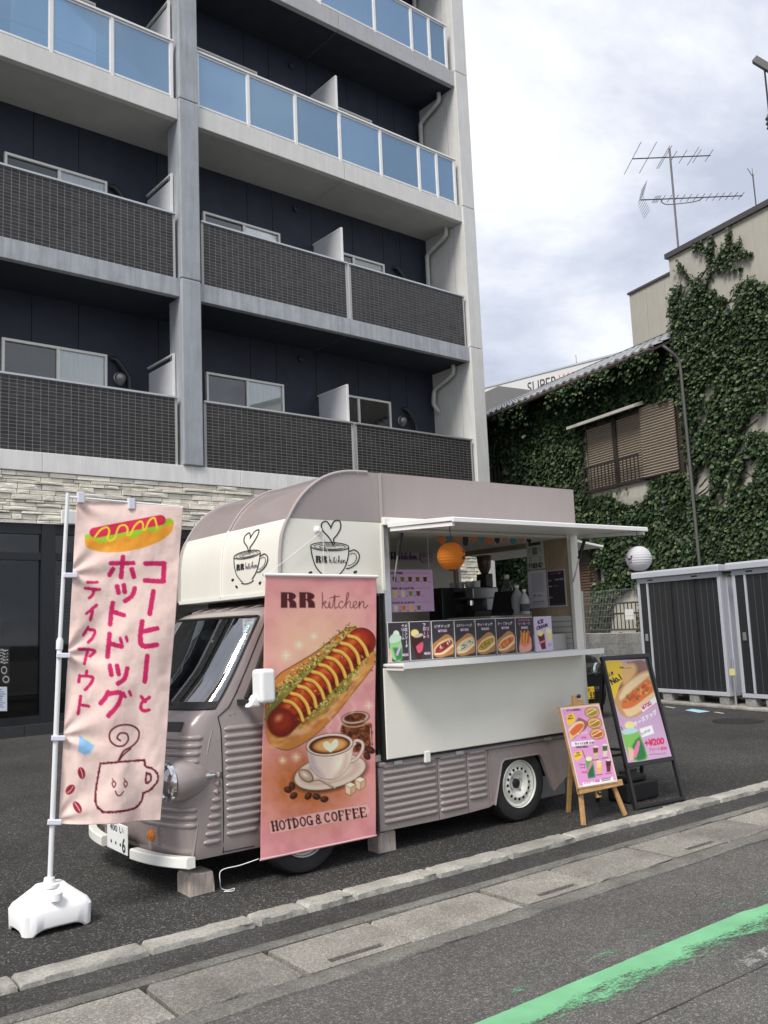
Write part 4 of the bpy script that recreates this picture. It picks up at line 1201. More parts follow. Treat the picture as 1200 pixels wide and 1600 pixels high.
ivy2 = leaves('ivy', np.concatenate(vv), np.concatenate(zz), np.concatenate(ofs), np.concatenate(szs), 5, 'ivy climbing the beige wall in branches with bare gaps')
vo = vm.build('vine_stems', 'vine', ivy2)

# tv antennas and rod on the beige building
fh = MC[:, 2].copy(); fh[2] = 0; fh /= np.linalg.norm(fh); rh = np.array([fh[1], -fh[0], 0])
base = hit(1060, 388, HN, HD + 3.2); base[2] = TZ + .09
top = hit(1046, 232, HN, HD + 3.2)
mat('antenna_metal', (.16, .155, .16), .4, metal=.7)
ant = thing('television_antenna', tuple(base), 'rooftop television antenna mast with two aerials on the beige building', 'antenna')
def onmast(py):
    k = (388 - py) / (388 - 232); return base + (top - base) * k
MB().tube([base, top], .022, 8).build('mast', 'antenna_metal', ant, smooth=True)
def aerial(py, px0, px1, els_, r=.013):
    c = onmast(py); D = (c - CPOS) @ MC[:, 2]; s = D / F; pxm = proj(c)[0, 0]
    MB().tube([c + rh * (px0 - pxm) * s, c + rh * (px1 - pxm) * s], r, 6).build('boom', 'antenna_metal', ant)
    for p, ln in els_:
        q = c + rh * (p - pxm) * s
        MB().tube([q - fh * ln / 2, q + fh * ln / 2], .007, 5).build('element', 'antenna_metal', ant)
    return c, s, pxm
c, s, pm = aerial(245, 988, 1110, [(988, 1.35), (1012, 1.3), (1036, .95), (1039, .95), (1052, .5), (1067, .55), (1083, .75), (1089, .55), (1108, .5)])
for dx in (-.02, .02):
    q = c + rh * (1036 - pm) * s
c, s, pm = aerial(306, 1001, 1160, [(1022 + 2.5 * k, .32) for k in range(4)] + [(1036 + 10.2 * k, .34) for k in range(13)])
MB().tube(smooth_path([c + rh * (1032 - pm) * s, c + rh * (1036 - pm) * s - np.array([0, 0, .1]), c + rh * (1048 - pm) * s - np.array([0, 0, .13]), c + rh * (1084 - pm) * s - np.array([0, 0, .09]), c + rh * (1097 - pm) * s - np.array([0, 0, .02]), c + rh * (1098 - pm) * s], 5), .011, 6).build('boom_brace', 'antenna_metal', ant)
q0 = c + rh * (1001 - pm) * s
for k in range(7):
    for sg in (1, -1):
        h = .03 + k * .05
        MB().tube([q0 + np.array([0, 0, sg * h]) + rh * h * .32 - fh * .22, q0 + np.array([0, 0, sg * h]) + rh * h * .32 + fh * .22], .005, 4).build('reflector_rod', 'antenna_metal', ant)
b2 = hit(1182, 326, HN, HD + 3.2); b2[2] = TZ + .09; t2 = hit(1176, 272, HN, HD + 3.2)
rod = thing('lightning_rod', tuple(b2), 'thin forked lightning rod at the top right roof edge', 'lightning rod')
MB().tube([b2, t2], .014, 6).build('rod', 'antenna_metal', rod)
for a in (-.09, 0, .09): MB().tube([t2 - np.array([0, 0, .06]), t2 + rh * a + np.array([0, 0, .12])], .007, 5).build('tip', 'antenna_metal', rod)

# fence, block wall and railing in front of the house
bw = hthing('block_wall', 12.0, 2.15, 'low grey concrete block wall behind the black car', 'wall')
vb0, zb0 = HP(950, 990, 2.15)
hz = zb0
for r_ in range(5):
    h = hz / 5
    for k in range(15):
        x0 = -.5 + k * .4 + (.2 if r_ % 2 else 0)
        MB().box(x0 + .004, x0 + .396, -.12, .0 + random.Random(r_ * 40 + k).uniform(-.003, .003), r_ * h + .003, (r_ + 1) * h - .003).build('block', 'block_concrete', bw)
MB().box(-.5, 5.7, -.11, -.012, 0, hz - .01).build('mortar', mat('mortar', (.2, .2, .19), .95), bw)
fe = hthing('mesh_fence', 12.0, 1.95, 'tall pale wire mesh fence between the truck and the sheds', 'fence')
ft = HP(940, 921, 1.95)[1]
mat('fence_wire', (.30, .31, .30), .5, metal=.4)
for x in (-.25, 1.75, 3.75, 5.6): MB().tube([(x, 0, 0), (x, 0, ft)], .024, 10).build('post', 'fence_wire', fe, smooth=True)
wm = MB()
for k in range(118): wm.tube([(-.25 + k * .05, 0, .08), (-.25 + k * .05, 0, ft - .02)], .0025, 4, cap=False)
for k in range(15):
    z = .1 + k * (ft - .14) / 14
    wm.tube([(-.25, .004, z), (5.6, .004, z)], .003, 4, cap=False)
wm.build('wire_mesh', 'fence_wire', fe, kind='stuff')
ra = hthing('iron_railing', 12.3, 2.45, 'dark iron railing with a blank white sign behind the mesh fence', 'railing')
za, zb_ = HP(960, 943, 2.45)[1], HP(960, 984, 2.45)[1]
MB().box(-.6, 4.6, -.05, .06, zb_ - .16, zb_ - .07).build('base_beam', 'white_band', ra)
for z in (za, (za + zb_) / 2 + .06, zb_): MB().box(-.55, 4.5, -.02, .02, z - .02, z + .02).build('rail', 'iron_dark', ra)
for k in range(42): MB().box(-.55 + k * .12, -.535 + k * .12, -.01, .01, zb_, za).build('baluster', 'iron_dark', ra)
for x in (-.5, 2.0, 4.4): MB().box(x - .03, x + .03, -.03, .03, 0, zb_).build('post', 'iron_dark', ra)
sv, sz = HP(982, 960, 2.4)
MB().box(sv - 12.3 - .13, sv - 12.3 + .13, .025, .035, sz - .11, sz + .11).build('blank_sign', 'white_plastic', ra)

# grey hip-roofed house behind
nb = hthing('hip_roof_house', 0, 0, 'house with grey shingle hip roof showing beside the apartment block', 'house')
mat('shingle', (.085, .082, .08), .8, var=.2, vs=8, streak=.2, strk_scale=(.6, .6, 12))
NO = 16.0
a0, z0 = HP(838, 632, NO); apv, apz = HP(779, 603, NO + 3); e1, ze1 = HP(757, 622, NO)
ev = a0; zl = HP(800, 628, NO)[1] - .05
mb = MB()
A = (ev, Y(NO), zl); B = (ev + 7, Y(NO), zl); Cc = (ev + 7, Y(NO + 6), zl); Dd = (ev, Y(NO + 6), zl); E1 = (apv, Y(NO + 3), apz); E2 = (apv + 2.0, Y(NO + 3), apz)
mb.add([A, B, Cc, Dd, E1, E2], [(0, 1, 5, 4), (1, 2, 5), (2, 3, 4, 5), (3, 0, 4)])
mb.build('roof', 'shingle', nb)
MB().box(ev - .02, ev + 7.02, Y(NO + 6.02), Y(NO - .02), zl - .22, zl - .005).build('fascia', 'white_band', nb)
MB().box(ev + .5, ev + 6.5, Y(NO + 5.5), Y(NO + .5), 0, zl - .22).build('wall', mat('beige_far', (.33, .31, .29), .9, var=.05), nb)

# far building with the big sign
def hdir(vx):
    upc = MC.T @ np.array([0, 0, 1.0])
    vy = 800 - ((vx - 600) * upc[0] + F * upc[2]) / upc[1]
    d = ray(vx, vy); d[2] = 0; return d / np.linalg.norm(d)
SE = -hdir(-954.0); SN = np.array([-SE[1], SE[0], 0])
if SN @ np.array([.6, .79, 0]) < 0: SN = -SN
SD = 52.0
def SP(px, py):
    p = hit(px, py, SN, SD); return p @ SE, p[2]
syaw = math.atan2(SE[1], SE[0])
sb = thing('store_building', tuple(SN * SD), 'distant white store front with dark and red lettering above the tiled roof', 'building', rz=syaw, world=False)
# local x along SE, local y = into the building
sa, sz = SP(792, 598); sb_, sz2 = SP(941, 560)
MB().box(sa - 12, sb_ + 6, .0, 12, 0, (sz + sz2) / 2).build('sign_wall', mat('sign_white', (.62, .62, .61), .7, var=.05), sb)
MB().box(sa - 12.05, sb_ + 6.05, -.05, 12, (sz + sz2) / 2 + .003, (sz + sz2) / 2 + .12).build('sign_edge', 'aluminium', sb)
l0, lt = SP(824, 598); l1, lt1 = SP(870, 586.5)
mb = MB(); text_mesh(mb, 'SUPER', lambda a, b: (l0 + a, -.01, lt - .82 + b), .82, l1 - l0, .0)
mb.build('sign_lettering', mat('sign_ink', (.03, .03, .035), .6), sb)
mb = MB(); text_mesh(mb, 'VAL', lambda a, b: (l1 + .12 + a, -.01, lt - .82 + b), .82, (l1 - l0) * .6, .0)
mb.build('sign_lettering', mat('sign_red', (.62, .10, .06), .6), sb)
ap = SP(898, 575)
MB().tube([(ap[0], .3, ap[1]), (ap[0] - .02, .3, ap[1] + .95)], .02, 5).build('roof_rod', 'antenna_metal', sb)

# utility pole just outside the frame, its arm reaching in
pg = gp(1262, 1030); k_ = 11.0 / np.hypot(pg[0], pg[1]); pg = np.array([pg[0] * k_, pg[1] * k_, 0])
def pdepth(px, py):
    r = ray(px, py); return CPOS + r * (np.hypot(pg[0], pg[1]) / np.hypot(r[0], r[1]))
a_ = pdepth(1179, 93); b_ = pdepth(1262, 143)
up_ = thing('utility_pole', (b_[0], b_[1], 0), 'end of a dark pole arm poking in at the top right corner', 'utility pole')
MB().tube([(b_[0], b_[1], 0), (b_[0], b_[1], b_[2] + 1.5)], [.17, .13], 16).build('pole', 'block_concrete', up_, smooth=True)
MB().bar(a_, b_, .075, .075).build('cross_arm', mat('arm_dark', (.06, .06, .062), .5, metal=.5), up_)
i_ = pdepth(1203, 190)
MB().lathe([(.015, 0), (.045, .02), (.03, .05), (.05, .08), (.03, .11), (.05, .14), (.02, .2)], tuple(i_ - np.array([0, 0, .1])), n=12).build('insulator', mat('insulator_grey', (.12, .12, .12), .4), up_, smooth=True)
MB().tube([i_ + np.array([0, 0, .1]), (i_[0], i_[1], pdepth(1203, 108)[2])], .012, 6).build('hanger', 'arm_dark', up_)

# ------------------------------------------------------------------ black car behind the truck
mat('car_black', (.012, .012, .014), .18, coat=.6, var=.1)
glass('car_glass', (.18, .2, .2), .12)
mat('head_lamp', (.45, .47, .48), .15, metal=.6)
CV0, COFF = 10.34, -2.05
car = thing('parked_car', (10.52, 8.56, 0), 'black compact car with yellow number plate behind the truck', 'car', rz=math.pi, world=False)
W_ = 1.475
def carshape(sec, x0=0.0, x1=W_, tum=0.0):
    """sec: (y, z) outline; tum pulls the top inwards"""
    mb = MB(); nn = len(sec); zmax = max(z for _, z in sec); zmin = min(z for _, z in sec)
    ws = [0, .06, .16, .5, .84, .94, 1]
    P_ = []
    for u in ws:
        ed = 1 - abs(2 * u - 1)
        sh = .10 * max(0, 1 - ed / .14) ** 2
        row = []
        for y, z in sec:
            kk = (z - zmin) / (zmax - zmin)
            ins = tum * kk
            x = x0 + ins + (x1 - x0 - 2 * ins) * u
            row.append((x, y - (sh * 1.6 if y > -.6 else 0) + (sh if y < -2.8 else 0), z - sh * .35 * kk))
        P_.append(row + [row[0]])
    mb.grid(np.array(P_))
    mb.f.append(tuple(range(nn))); mb.mi.append(0)
    b = (len(ws) - 1) * (nn + 1)
    mb.f.append(tuple(b + i for i in range(nn))[::-1]); mb.mi.append(0)
    return mb
body = carshape([(-.05, .20), (.0, .34), (.0, .62), (-.05, .78), (-.14, .88), (-.45, .96), (-.85, 1.03), (-3.25, 1.03), (-3.38, .8), (-3.38, .25)], tum=.04)
cb_ = body.build('body', 'car_black', car, smooth=True)
gh = carshape([(-.80, 1.02), (-1.40, 1.44), (-1.6, 1.49), (-3.0, 1.50), (-3.25, 1.40), (-3.32, 1.02)], .05, W_ - .05, .14)
gh.build('greenhouse', 'car_glass', car, smooth=True)
rf = carshape([(-1.32, 1.445), (-1.6, 1.50), (-3.0, 1.51), (-3.2, 1.45), (-3.0, 1.47), (-1.6, 1.46)], .16, W_ - .16, .02)
rf.build('roof', 'car_black', car, smooth=True)
for x in (.02, W_ - .34):
    m_ = MB(); m_.lathe([(.0, .0), (.14, .005), (.15, -.03)], (x + .16, -.02, .70), (0, 1, 0), n=20)
    m_.v = [(a, b + (abs(a - W_ / 2) - .5) * -.35, .70 + (c - .70) * .75) for a, b, c in m_.v]
    m_.build('headlight', 'head_lamp', car, smooth=True)
MB().box(.12, W_ - .12, .004, .016, .655, .675).build('chrome_strip', 'chrome', car, bevel=.004)
MB().box(.20, W_ - .20, -.02, .008, .40, .47).build('lower_grille', 'rubber', car)
gm = MB()
for k in range(22): gm.box(.22 + k * .047, .24 + k * .047, .006, .012, .44, .465)
gm.build('grille_mesh', 'steel', car)
# number plate placed where the photo shows it
_pp = yp(916.5, 1083.5, 8.54)
pvx, pz = 10.52 - _pp[0], _pp[2]
plt = MB().box(pvx - .165, pvx + .165, .018, .028, pz - .085, pz + .085).build('number_plate', mat('plate_yellow', (.72, .46, .02), .5), car, bevel=.004)
for k_c, (ch, x_c) in enumerate((('5', .04), ('5', -.055), ('5', -.12))):
    mb = MB(); text_mesh(mb, ch, lambda a, b: (pvx + x_c - a, .031, pz - .075 + b), .085, .05, .02); mb.build('plate_digit', 'dark', plt)
MB().lathe([(.010, 0), (.010, .001)], (pvx + .09, .030, pz - .03), (0, 1, 0), n=12).build('plate_dot', 'dark', plt)
mb = MB(); text_mesh(mb, '580', lambda a, b: (pvx + .06 - a, .031, pz + .03 + b), .04, .12, .0); mb.build('plate_digits', 'dark', plt)
for x in (.06, W_ - .06):
    for y in (-.62, -2.75):
        wh = MB().lathe([(.15, -.07), (.26, -.08), (.27, -.06), (.27, .06), (.26, .08), (.15, .07)], (x, y, .27), (1, 0, 0), n=28).build('wheel', 'rubber', car, smooth=True)
        MB().lathe([(.17, -.075), (.15, -.05), (.05, -.04), (.0, -.045)], (x, y, .27), (-1 if x < .5 else 1, 0, 0), n=20).build('rim', 'aluminium', wh, smooth=True)
for x, s_ in ((-.10, 1), (W_ + .10, -1)):
    MB().lathe([(0, -.08), (.06, -.06), (.075, 0), (.06, .07), (0, .08)], (x, -1.0, 1.08), (1, 0, 0), n=14).build('wing_mirror', 'car_black', car, smooth=True)
# ------------------------------------------------------------------ food truck
mat('mauve', (.300, .252, .243), .28, coat=.5, var=.04, vs=2.0)
mat('mauve_roof', (.325, .275, .265), .30, coat=.4, var=.05, vs=2.0, streak=.05)
mat('truck_white', (.78, .76, .675), .38, var=.04, vs=1.6, coat=.15, streak=.035, strk_scale=(2.2, 2.2, .6))
mat('trim_white', (.78, .78, .72), .35)
mat('trim_mauve', (.38, .33, .325), .35)
mat('cab_lining', (.42, .43, .42), .8, var=.1)
mat('under_black', (.010, .010, .010), .85)
mat('interior_panel', (.62, .59, .53), .6, var=.1, vs=3)
mat('wood_panel', (.42, .32, .22), .6, var=.2, vs=3, streak=.2)
mat('seat_dark', (.09, .092, .095), .8, var=.2, vs=20)
mat('dash', (.11, .11, .112), .6)
mat('amber', (.75, .22, .015), .25, coat=.5)
glass('windshield_glass', (.88, .92, .91), .26)
glass('clear_glass', (.93, .96, .96), .05)
glass('lamp_glass', (.85, .88, .9), .25)
TY0, TY1 = 4.78, 6.25          # near and far side
YC = (TY0 + TY1) / 2
truck = thing('food_truck', (3.9, YC, 0), 'mauve and white kitchen truck with open serving hatch in the parking lot', 'food truck')

# --- box: front and roof shell from one profile, split in two colours
prof = [(2.806, 1.69), (2.808, 1.80), (2.812, 1.92), (2.828, 2.04), (2.858, 2.12), (2.876, 2.150),
        (2.905, 2.20), (2.95, 2.265), (3.01, 2.33), (3.09, 2.392), (3.17, 2.436), (3.26, 2.466), (3.36, 2.482), (3.50, 2.487), (4.5, 2.492), (5.585, 2.498)]
prof = [tuple(p) for p in smooth_path(prof[:14], 3)] + prof[14:]
split = min(range(len(prof)), key=lambda i: abs(prof[i][1] - 2.150))
def px_at(z):
    for (x0, z0), (x1, z1) in zip(prof[:-1], prof[1:]):
        if z0 <= z <= z1: return x0 + (x1 - x0) * (z - z0) / max(z1 - z0, 1e-6)
    return prof[0][0]
def shell(pr, name, m):
    ys = np.linspace(TY0 + .002, TY1 - .002, 13)
    Pm = np.array([[(x, y, z) for y in ys] for x, z in pr])
    return MB().grid(Pm).build(name, m, truck, smooth=True)
shell(prof[:split + 1], 'front_panel', 'truck_white')
shell(prof[split:], 'roof_shell', 'mauve_roof')
MB().box(2.815, 3.60, TY0 + .004, TY1 - .004, 1.672, 1.688).build('box_floor', 'trim_white', truck)
# side wall upper pieces (near side y=TY0, far side y=TY1)
for y0, y1, nm in ((TY0 - .012, TY0 + .02, 'near'), (TY1 - .02, TY1 + .012, 'far')):
    out_ = [p for p in prof[split:] if p[0] <= 3.605] + [(3.605, 2.488), (3.605, 2.150)]
    MB().prism(out_, lambda a, b, d: (a, d, b), y0, y1).build('side_panel', 'mauve_roof', truck)
    MB().prism([(2.806, 1.69)] + [p for p in prof[:split + 1]] + [(3.605, 2.147), (3.605, 1.69)], lambda a, b, d: (a, d, b), y0, y1).build('side_panel', 'truck_white', truck)
    MB().box(3.612, 5.575, y0, y1, 2.185, 2.490).build('side_panel', 'mauve_roof', truck)
    edge = [(x - .001, (y0 if nm == 'near' else y1), z) for x, z in prof if x < 3.7]
    MB().tube([(a, b, c) for a, b, c in edge], .011, 8).build('edge_trim', 'trim_white' if False else 'trim_mauve', truck, smooth=True)
    for k in range(1, len(edge), 4):
        a, b, c = edge[k]
        MB().lathe([(.0045, 0), (.003, .002)], (a + .012, b - (.010 if nm == 'near' else -.010), c - .012), (0, -1 if nm == 'near' else 1, 0), n=8).build('rivet', 'trim_mauve', truck)
# upright seam strips
for z0, z1, m_ in ((1.69, 2.147, 'trim_white'), (2.152, 2.487, 'trim_mauve')):
    MB().box(3.594, 3.614, TY0 - .020, TY0 - .0125, z0, z1).build('seam_strip', m_, truck)
seam = [(x - .004, YC + .05, z + .003) for x, z in prof if x < 3.9]
MB().tube(seam[:split + 1], .009, 6).build('seam_bead', 'trim_white', truck, smooth=True)
MB().tube(seam[split:], .009, 6).build('seam_bead', 'trim_mauve', truck, smooth=True)
MB().box(2.80, 2.812, TY0, TY1, 1.675, 1.70).build('bottom_trim', 'trim_white', truck)
MB().box(2.80, 3.605, TY0 - .016, TY0 - .0125, 1.672, 1.70).build('bottom_trim', 'trim_white', truck)
# roof rail (bright strip above the hatch) and rear end
MB().box(3.60, 5.585, TY0 - .05, TY0 - .013, 2.128, 2.182).build('hatch_rail', 'trim_white', truck, bevel=.006)
RO0, RO1, RZ0, RZ1 = 5.27, 6.19, 1.44, 2.06        # rear opening
for a, b, c, d in ((TY0 + .03, RO0, .62, 2.488), (RO1, TY1 - .02, .62, 2.488), (RO0, RO1, .62, RZ0), (RO0, RO1, RZ1, 2.488)):
    bx('rear_wall', 5.555, 5.585, a + .001, b - .001, c, d, 'truck_white', truck)
    bx('rear_lining', 5.53, 5.553, a + .012, b - .001, max(c, .64), min(d, 2.098), 'wood_panel', truck)
bx('rear_post', 5.50, 5.588, TY0 - .010, TY0 + .029, .60, 2.125, 'truck_white', truck, bevel=.006)
bx('front_post', 3.61, 3.665, TY0 - .010, TY0 + .05, 1.20, 2.126, 'aluminium', truck, bevel=.004)
bx('lining', 3.60, 3.61, TY0 + .06, TY1 - .03, .64, 2.10, 'wood_panel', truck)
bx('ceiling', 3.62, 5.52, TY0 + .03, TY1 - .03, 2.10, 2.12, 'interior_panel', truck)
bx('kitchen_floor', 3.5, 5.55, TY0 + .02, TY1 - .02, .58, .62, 'interior_panel', truck)
# far side wall closed, rear wall open below the lifted hatch
bx('far_wall', 3.62, 5.552, TY1 - .03, TY1 + .01, .62, 2.14, 'interior_panel', truck)
# near side: lower panel, counter, sliding glass
lp = bx('lower_panel', 3.555, 5.53, TY0 - .035, TY0 + .012, .592, 1.178, 'truck_white', truck, bevel=.006)
bx('panel_edge', 3.545, 3.5535, TY0 - .03, TY0 + .02, .585, 1.655, 'under_black', truck)
bx('panel_seal', 3.56, 5.50, TY0 - .030, TY0 + .01, .578, .588, 'under_black', truck)
ct = bx('serving_counter', 3.565, 5.535, TY0 - .235, TY0 - .015, 1.188, 1.206, 'white_alu', truck, bevel=.004)
bx('counter_lip', 3.565, 5.535, TY0 - .243, TY0 - .236, 1.176, 1.216, 'white_alu', ct)
for x in (3.575, 5.505): bx('counter_bracket', x, x + .025, TY0 - .22, TY0 - .04, 1.165, 1.187, 'white_alu', ct)
bx('window_sill', 3.666, 5.50, TY0 - .010, TY0 + .12, 1.195, 1.212, 'aluminium', truck)
bx('splash_board', 3.67, 5.498, TY0 + .10, TY0 + .115, 1.213, 1.335, mat('splash', (.46, .44, .40), .5), truck)
# hatch (awning) with struts
aw = MB().prism([(TY0 - .045, 2.112), (TY0 - .045, 2.145), (TY0 - .70, 2.105), (TY0 - .715, 2.100), (TY0 - .715, 2.072), (TY0 - .70, 2.072), (TY0 - .695, 2.080)], lambda a, b, d: (d, a, b), 3.63, 5.56)
awn = aw.build('serving_hatch', 'white_alu', truck, bevel=.003)
for x in (3.64, 5.53): MB().prism([(TY0 - .06, 2.085), (TY0 - .06, 2.111), (TY0 - .69, 2.073), (TY0 - .69, 2.05)], lambda a, b, d: (d, a, b), x, x + .02).build('hatch_edge', 'white_alu', awn)
def strut(x, za, zb, yb):
    m_ = (TY0 + .0 + (yb - TY0) * .55, za + (zb - za) * .55)
    o = MB().tube([(x, m_[0], m_[1]), (x, yb, zb)], .014, 10).build('gas_strut', 'black_plastic', truck, smooth=True)
    MB().tube([(x, TY0 - .012, za), (x, m_[0], m_[1])], .006, 8).build('strut_rod', 'chrome', o, smooth=True)
strut(3.69, 1.74, 2.07, TY0 - .12); strut(5.50, 1.74, 2.07, TY0 - .16)
# lifted rear hatch and rear corner panel
MB().prism([(5.59, 2.085), (5.59, 2.105), (6.02, 2.055), (6.02, 2.035)], lambda a, b, d: (a, d, b), TY0 + .08, TY1 - .06).build('rear_hatch', 'white_alu', truck, bevel=.004)
bx('rear_side_panel', 5.592, 5.612, TY0 + .06, TY0 + .20, 1.36, 2.05, 'aluminium', truck)

# --- skirts: mauve lower body with pressed ribs
SKB, SKT = .145, .545
def rib(x0, x1, z, y, r=.0175, flat=.85, name='rib', par=None, yx=None, m='mauve'):
    """pressed rib: a half round bar with tapered ends, lying along x"""
    n = 7; L_ = x1 - x0
    st = [0, .004, .012, .03, L_ - .03, L_ - .012, L_ - .004, L_]; rr = [.05, .45, .8, 1, 1, .8, .45, .05]
    Pm = []
    for s_, k in zip(st, rr):
        row = []
        for i in range(n):
            a = math.pi * i / (n - 1)
            yy = y if yx is None else yx(x0 + s_, z)
            row.append((x0 + s_, yy + .002 - math.sin(a) * r * flat * k, z + math.cos(a) * r * k))
        Pm.append(row)
    return MB().grid(np.array(Pm)).build(name, m, par or truck, smooth='full')
YS = TY0 - .004
sk = MB()
sk.prism([(3.50, SKB), (4.0, SKB - .005), (4.0, SKT), (3.50, SKT)], lambda a, b, d: (a, d, b), YS, YS + .03)
sk1 = sk.build('skirt_panel', 'mauve', truck, bevel=.003)
sk2 = MB().prism([(4.006, SKB - .005), (4.268, SKB), (4.268, SKT), (4.006, SKT)], lambda a, b, d: (a, d, b), YS, YS + .03).build('skirt_panel', 'mauve', truck, bevel=.003)
sk3 = MB().prism([(4.274, SKB), (4.47, SKB + .008), (4.47, SKT), (4.274, SKT)], lambda a, b, d: (a, d, b), YS, YS + .03).build('skirt_panel', 'mauve', truck, bevel=.003)
for k in range(9):
    z = SKB + .055 + k * .0435
    rib(3.535, 3.992, z, YS, par=sk1)
    rib(4.014, 4.262, z, YS, par=sk2)
    if k > 0: rib(4.28, 4.455, z, YS, par=sk3)
MB().box(3.50, 5.535, YS - .012, YS + .025, SKT + .003, SKT + .032).build('skirt_rail', 'mauve', truck, bevel=.008)
for x in (3.62, 4.16, 5.05, 5.45):
    MB().box(x, x + .07, YS - .020, YS - .0125, SKT + .006, SKT + .030).build('latch', 'aluminium', truck, bevel=.002)
for x in (3.87, 5.30):
    MB().box(x, x + .05, YS - .036, YS - .013, SKT - .01, SKT + .065).build('catch', 'trim_white', truck, bevel=.006)
# wheel arch panel
arch = [(4.476, SKB + .01), (4.476, SKT), (5.535, SKT), (5.535, .40), (5.46, .155), (5.10, .195), (5.085, .25), (4.995, .435), (4.97, .455), (4.625, .455), (4.60, .435), (4.545, .20), (4.525, SKB + .03)]
arch = [(4.476, SKB + .01), (4.476, SKT), (5.535, SKT), (5.535, .36), (5.36, .30), (5.135, .165), (5.12, .19), (5.02, .43), (4.99, .455), (4.635, .455), (4.605, .43), (4.53, .17), (4.51, SKB + .02)]
MB().prism(arch, lambda a, b, d: (a, d, b), YS + .001, YS + .028).build('wheel_arch_panel', 'mauve', truck, bevel=.004)
lipp = [(a, YS - .002, b) for a, b in [(5.135, .175), (5.02, .44), (4.99, .462), (4.635, .462), (4.605, .44), (4.52, .16)]]
MB().tube(lipp, .007, 6).build('arch_lip', 'mauve', truck, smooth=True)
MB().box(4.484, 4.492, YS - .006, YS, SKB + .06, SKT - .01).build('arch_bead', 'mauve', truck)
# far-side skirt, underside
bx('far_skirt', 3.5, 5.535, TY1 - .03, TY1, SKB + .1, SKT + .03, 'mauve', truck)
bx('chassis', 2.45, 5.45, TY0 + .30, TY1 - .30, .22, .50, 'under_black', truck)
bx('chassis_floor', 2.4, 5.50, TY0 + .04, TY1 - .04, .46, .56, 'under_black', truck)
bx('wheel_well', 4.45, 5.20, TY0 + .20, TY0 + .26, .2, .47, 'under_black', truck)
bx('rear_bumper', 5.54, 5.60, TY0 + .05, TY1 - .05, .36, .56, 'mauve', truck, bevel=.01)

# --- wheels
def wheel(x, y, sgn):
    wz = .268
    w_ = MB().lathe([(.160, -.055), (.175, -.068), (.22, -.076), (.252, -.066), (.266, -.045), (.268, 0), (.266, .045), (.252, .066), (.22, .076), (.175, .068), (.160, .055)], (x, y, wz), (0, sgn, 0), n=40, cap=False).build('wheel', 'rubber', truck, smooth=True)
    r_ = MB()
    r_.lathe([(rr_ * .925, hh_) for rr_, hh_ in [(.176, .070), (.181, .074), (.184, .068), (.172, .052), (.160, .050), (.150, .032), (.142, .030), (.128, .052), (.105, .060), (.085, .052), (.072, .030), (.058, .026), (.045, .028), (.0, .028)]], (x, y, wz), (0, sgn, 0), n=40, cap=False)
    rim = r_.build('rim', 'trim_white', w_, smooth=True)
    for k in range(16):
        a = 2 * math.pi * k / 16
        c = Vector((x + .109 * math.cos(a), y + sgn * .0555, wz + .109 * math.sin(a)))
        MB().lathe([(.0105, 0), (.0105, .004)], tuple(c), (0, sgn, 0), n=10).build('rim_hole', 'under_black', rim)
    MB().lathe([(.034, .026), (.034, .040), (.026, .044)], (x, y, wz), (0, sgn, 0), n=18).build('hub', 'black_plastic', rim)
    for k in range(4):
        a = 2 * math.pi * k / 4 + .6
        MB().lathe([(.010, .026), (.010, .042), (.005, .046)], (x + .052 * math.cos(a), y, wz + .052 * math.sin(a)), (0, sgn, 0), n=6).build('wheel_nut', 'steel', rim)
    return w_
for x in (2.925, 4.795):
    wheel(x, TY0 + (.045 if x < 4 else .085), -1); wheel(x, TY1 - .085, 1)
for x in (2.925, 4.795): MB().tube([(x, TY0 + .12, .268), (x, TY1 - .12, .268)], .035, 10).build('axle', 'under_black', truck)

# --- cab: lofted from plan outlines
ZT = [.20, .24, .32, .45, .60, .75, .88, .96, 1.02, 1.08, 1.20, 1.32, 1.44, 1.55, 1.580, 1.603, 1.62]
XC = [2.12, 2.09, 2.075, 2.065, 2.065, 2.070, 2.080, 2.10, 2.165, 2.225, 2.345, 2.435, 2.525, 2.61, 2.67, 2.75, 2.90]
XS = [2.27, 2.265, 2.265, 2.27, 2.275, 2.285, 2.31, 2.35, 2.44, 2.485, 2.565, 2.64, 2.715, 2.79, 2.835, 2.88, 2.96]
YS_ = [4.800, 4.792, 4.788, 4.785, 4.785, 4.790, 4.797, 4.805, 4.812, 4.82, 4.845, 4.872, 4.90, 4.93, 4.96, 4.995, 5.05]
XE = 3.42
def lerp(z, T): return float(np.interp(z, ZT, T))
NT, NS = 15, 9
ts = np.concatenate([np.linspace(0, .8, 9), [.86, .90, .93, .96, .98, 1.0]])
def cabpt(z, k):
    """k in 0..NT-1: centre to corner; then along the side"""
    xc, xs, ys = lerp(z, XC), lerp(z, XS), lerp(z, YS_)
    if k < len(ts):
        a = ts[k] * math.pi / 2; e_ = 2 / 2.6
        return (xs - (xs - xc) * math.cos(a) ** e_, YC - (YC - ys) * math.sin(a) ** e_, z)
    s_ = (k - len(ts) + 1) / NS
    return (xs + (XE - xs) * s_, ys, z)
NK = len(ts) + NS
zlv = sorted(set(list(np.round(np.linspace(.20, 1.02, 19), 3)) + list(np.round(np.linspace(1.02, 1.55, 12), 3)) + [1.565, 1.58, 1.592, 1.603, 1.613, 1.62]))
def side_open(z, k):   # door glass
    s_ = (k - len(ts) + 1) / NS
    return k >= len(ts) and 1.06 < z < 1.53 and .05 < s_ < .85
cabm, wsm, sgm = MB(), MB(), [MB(), MB()]
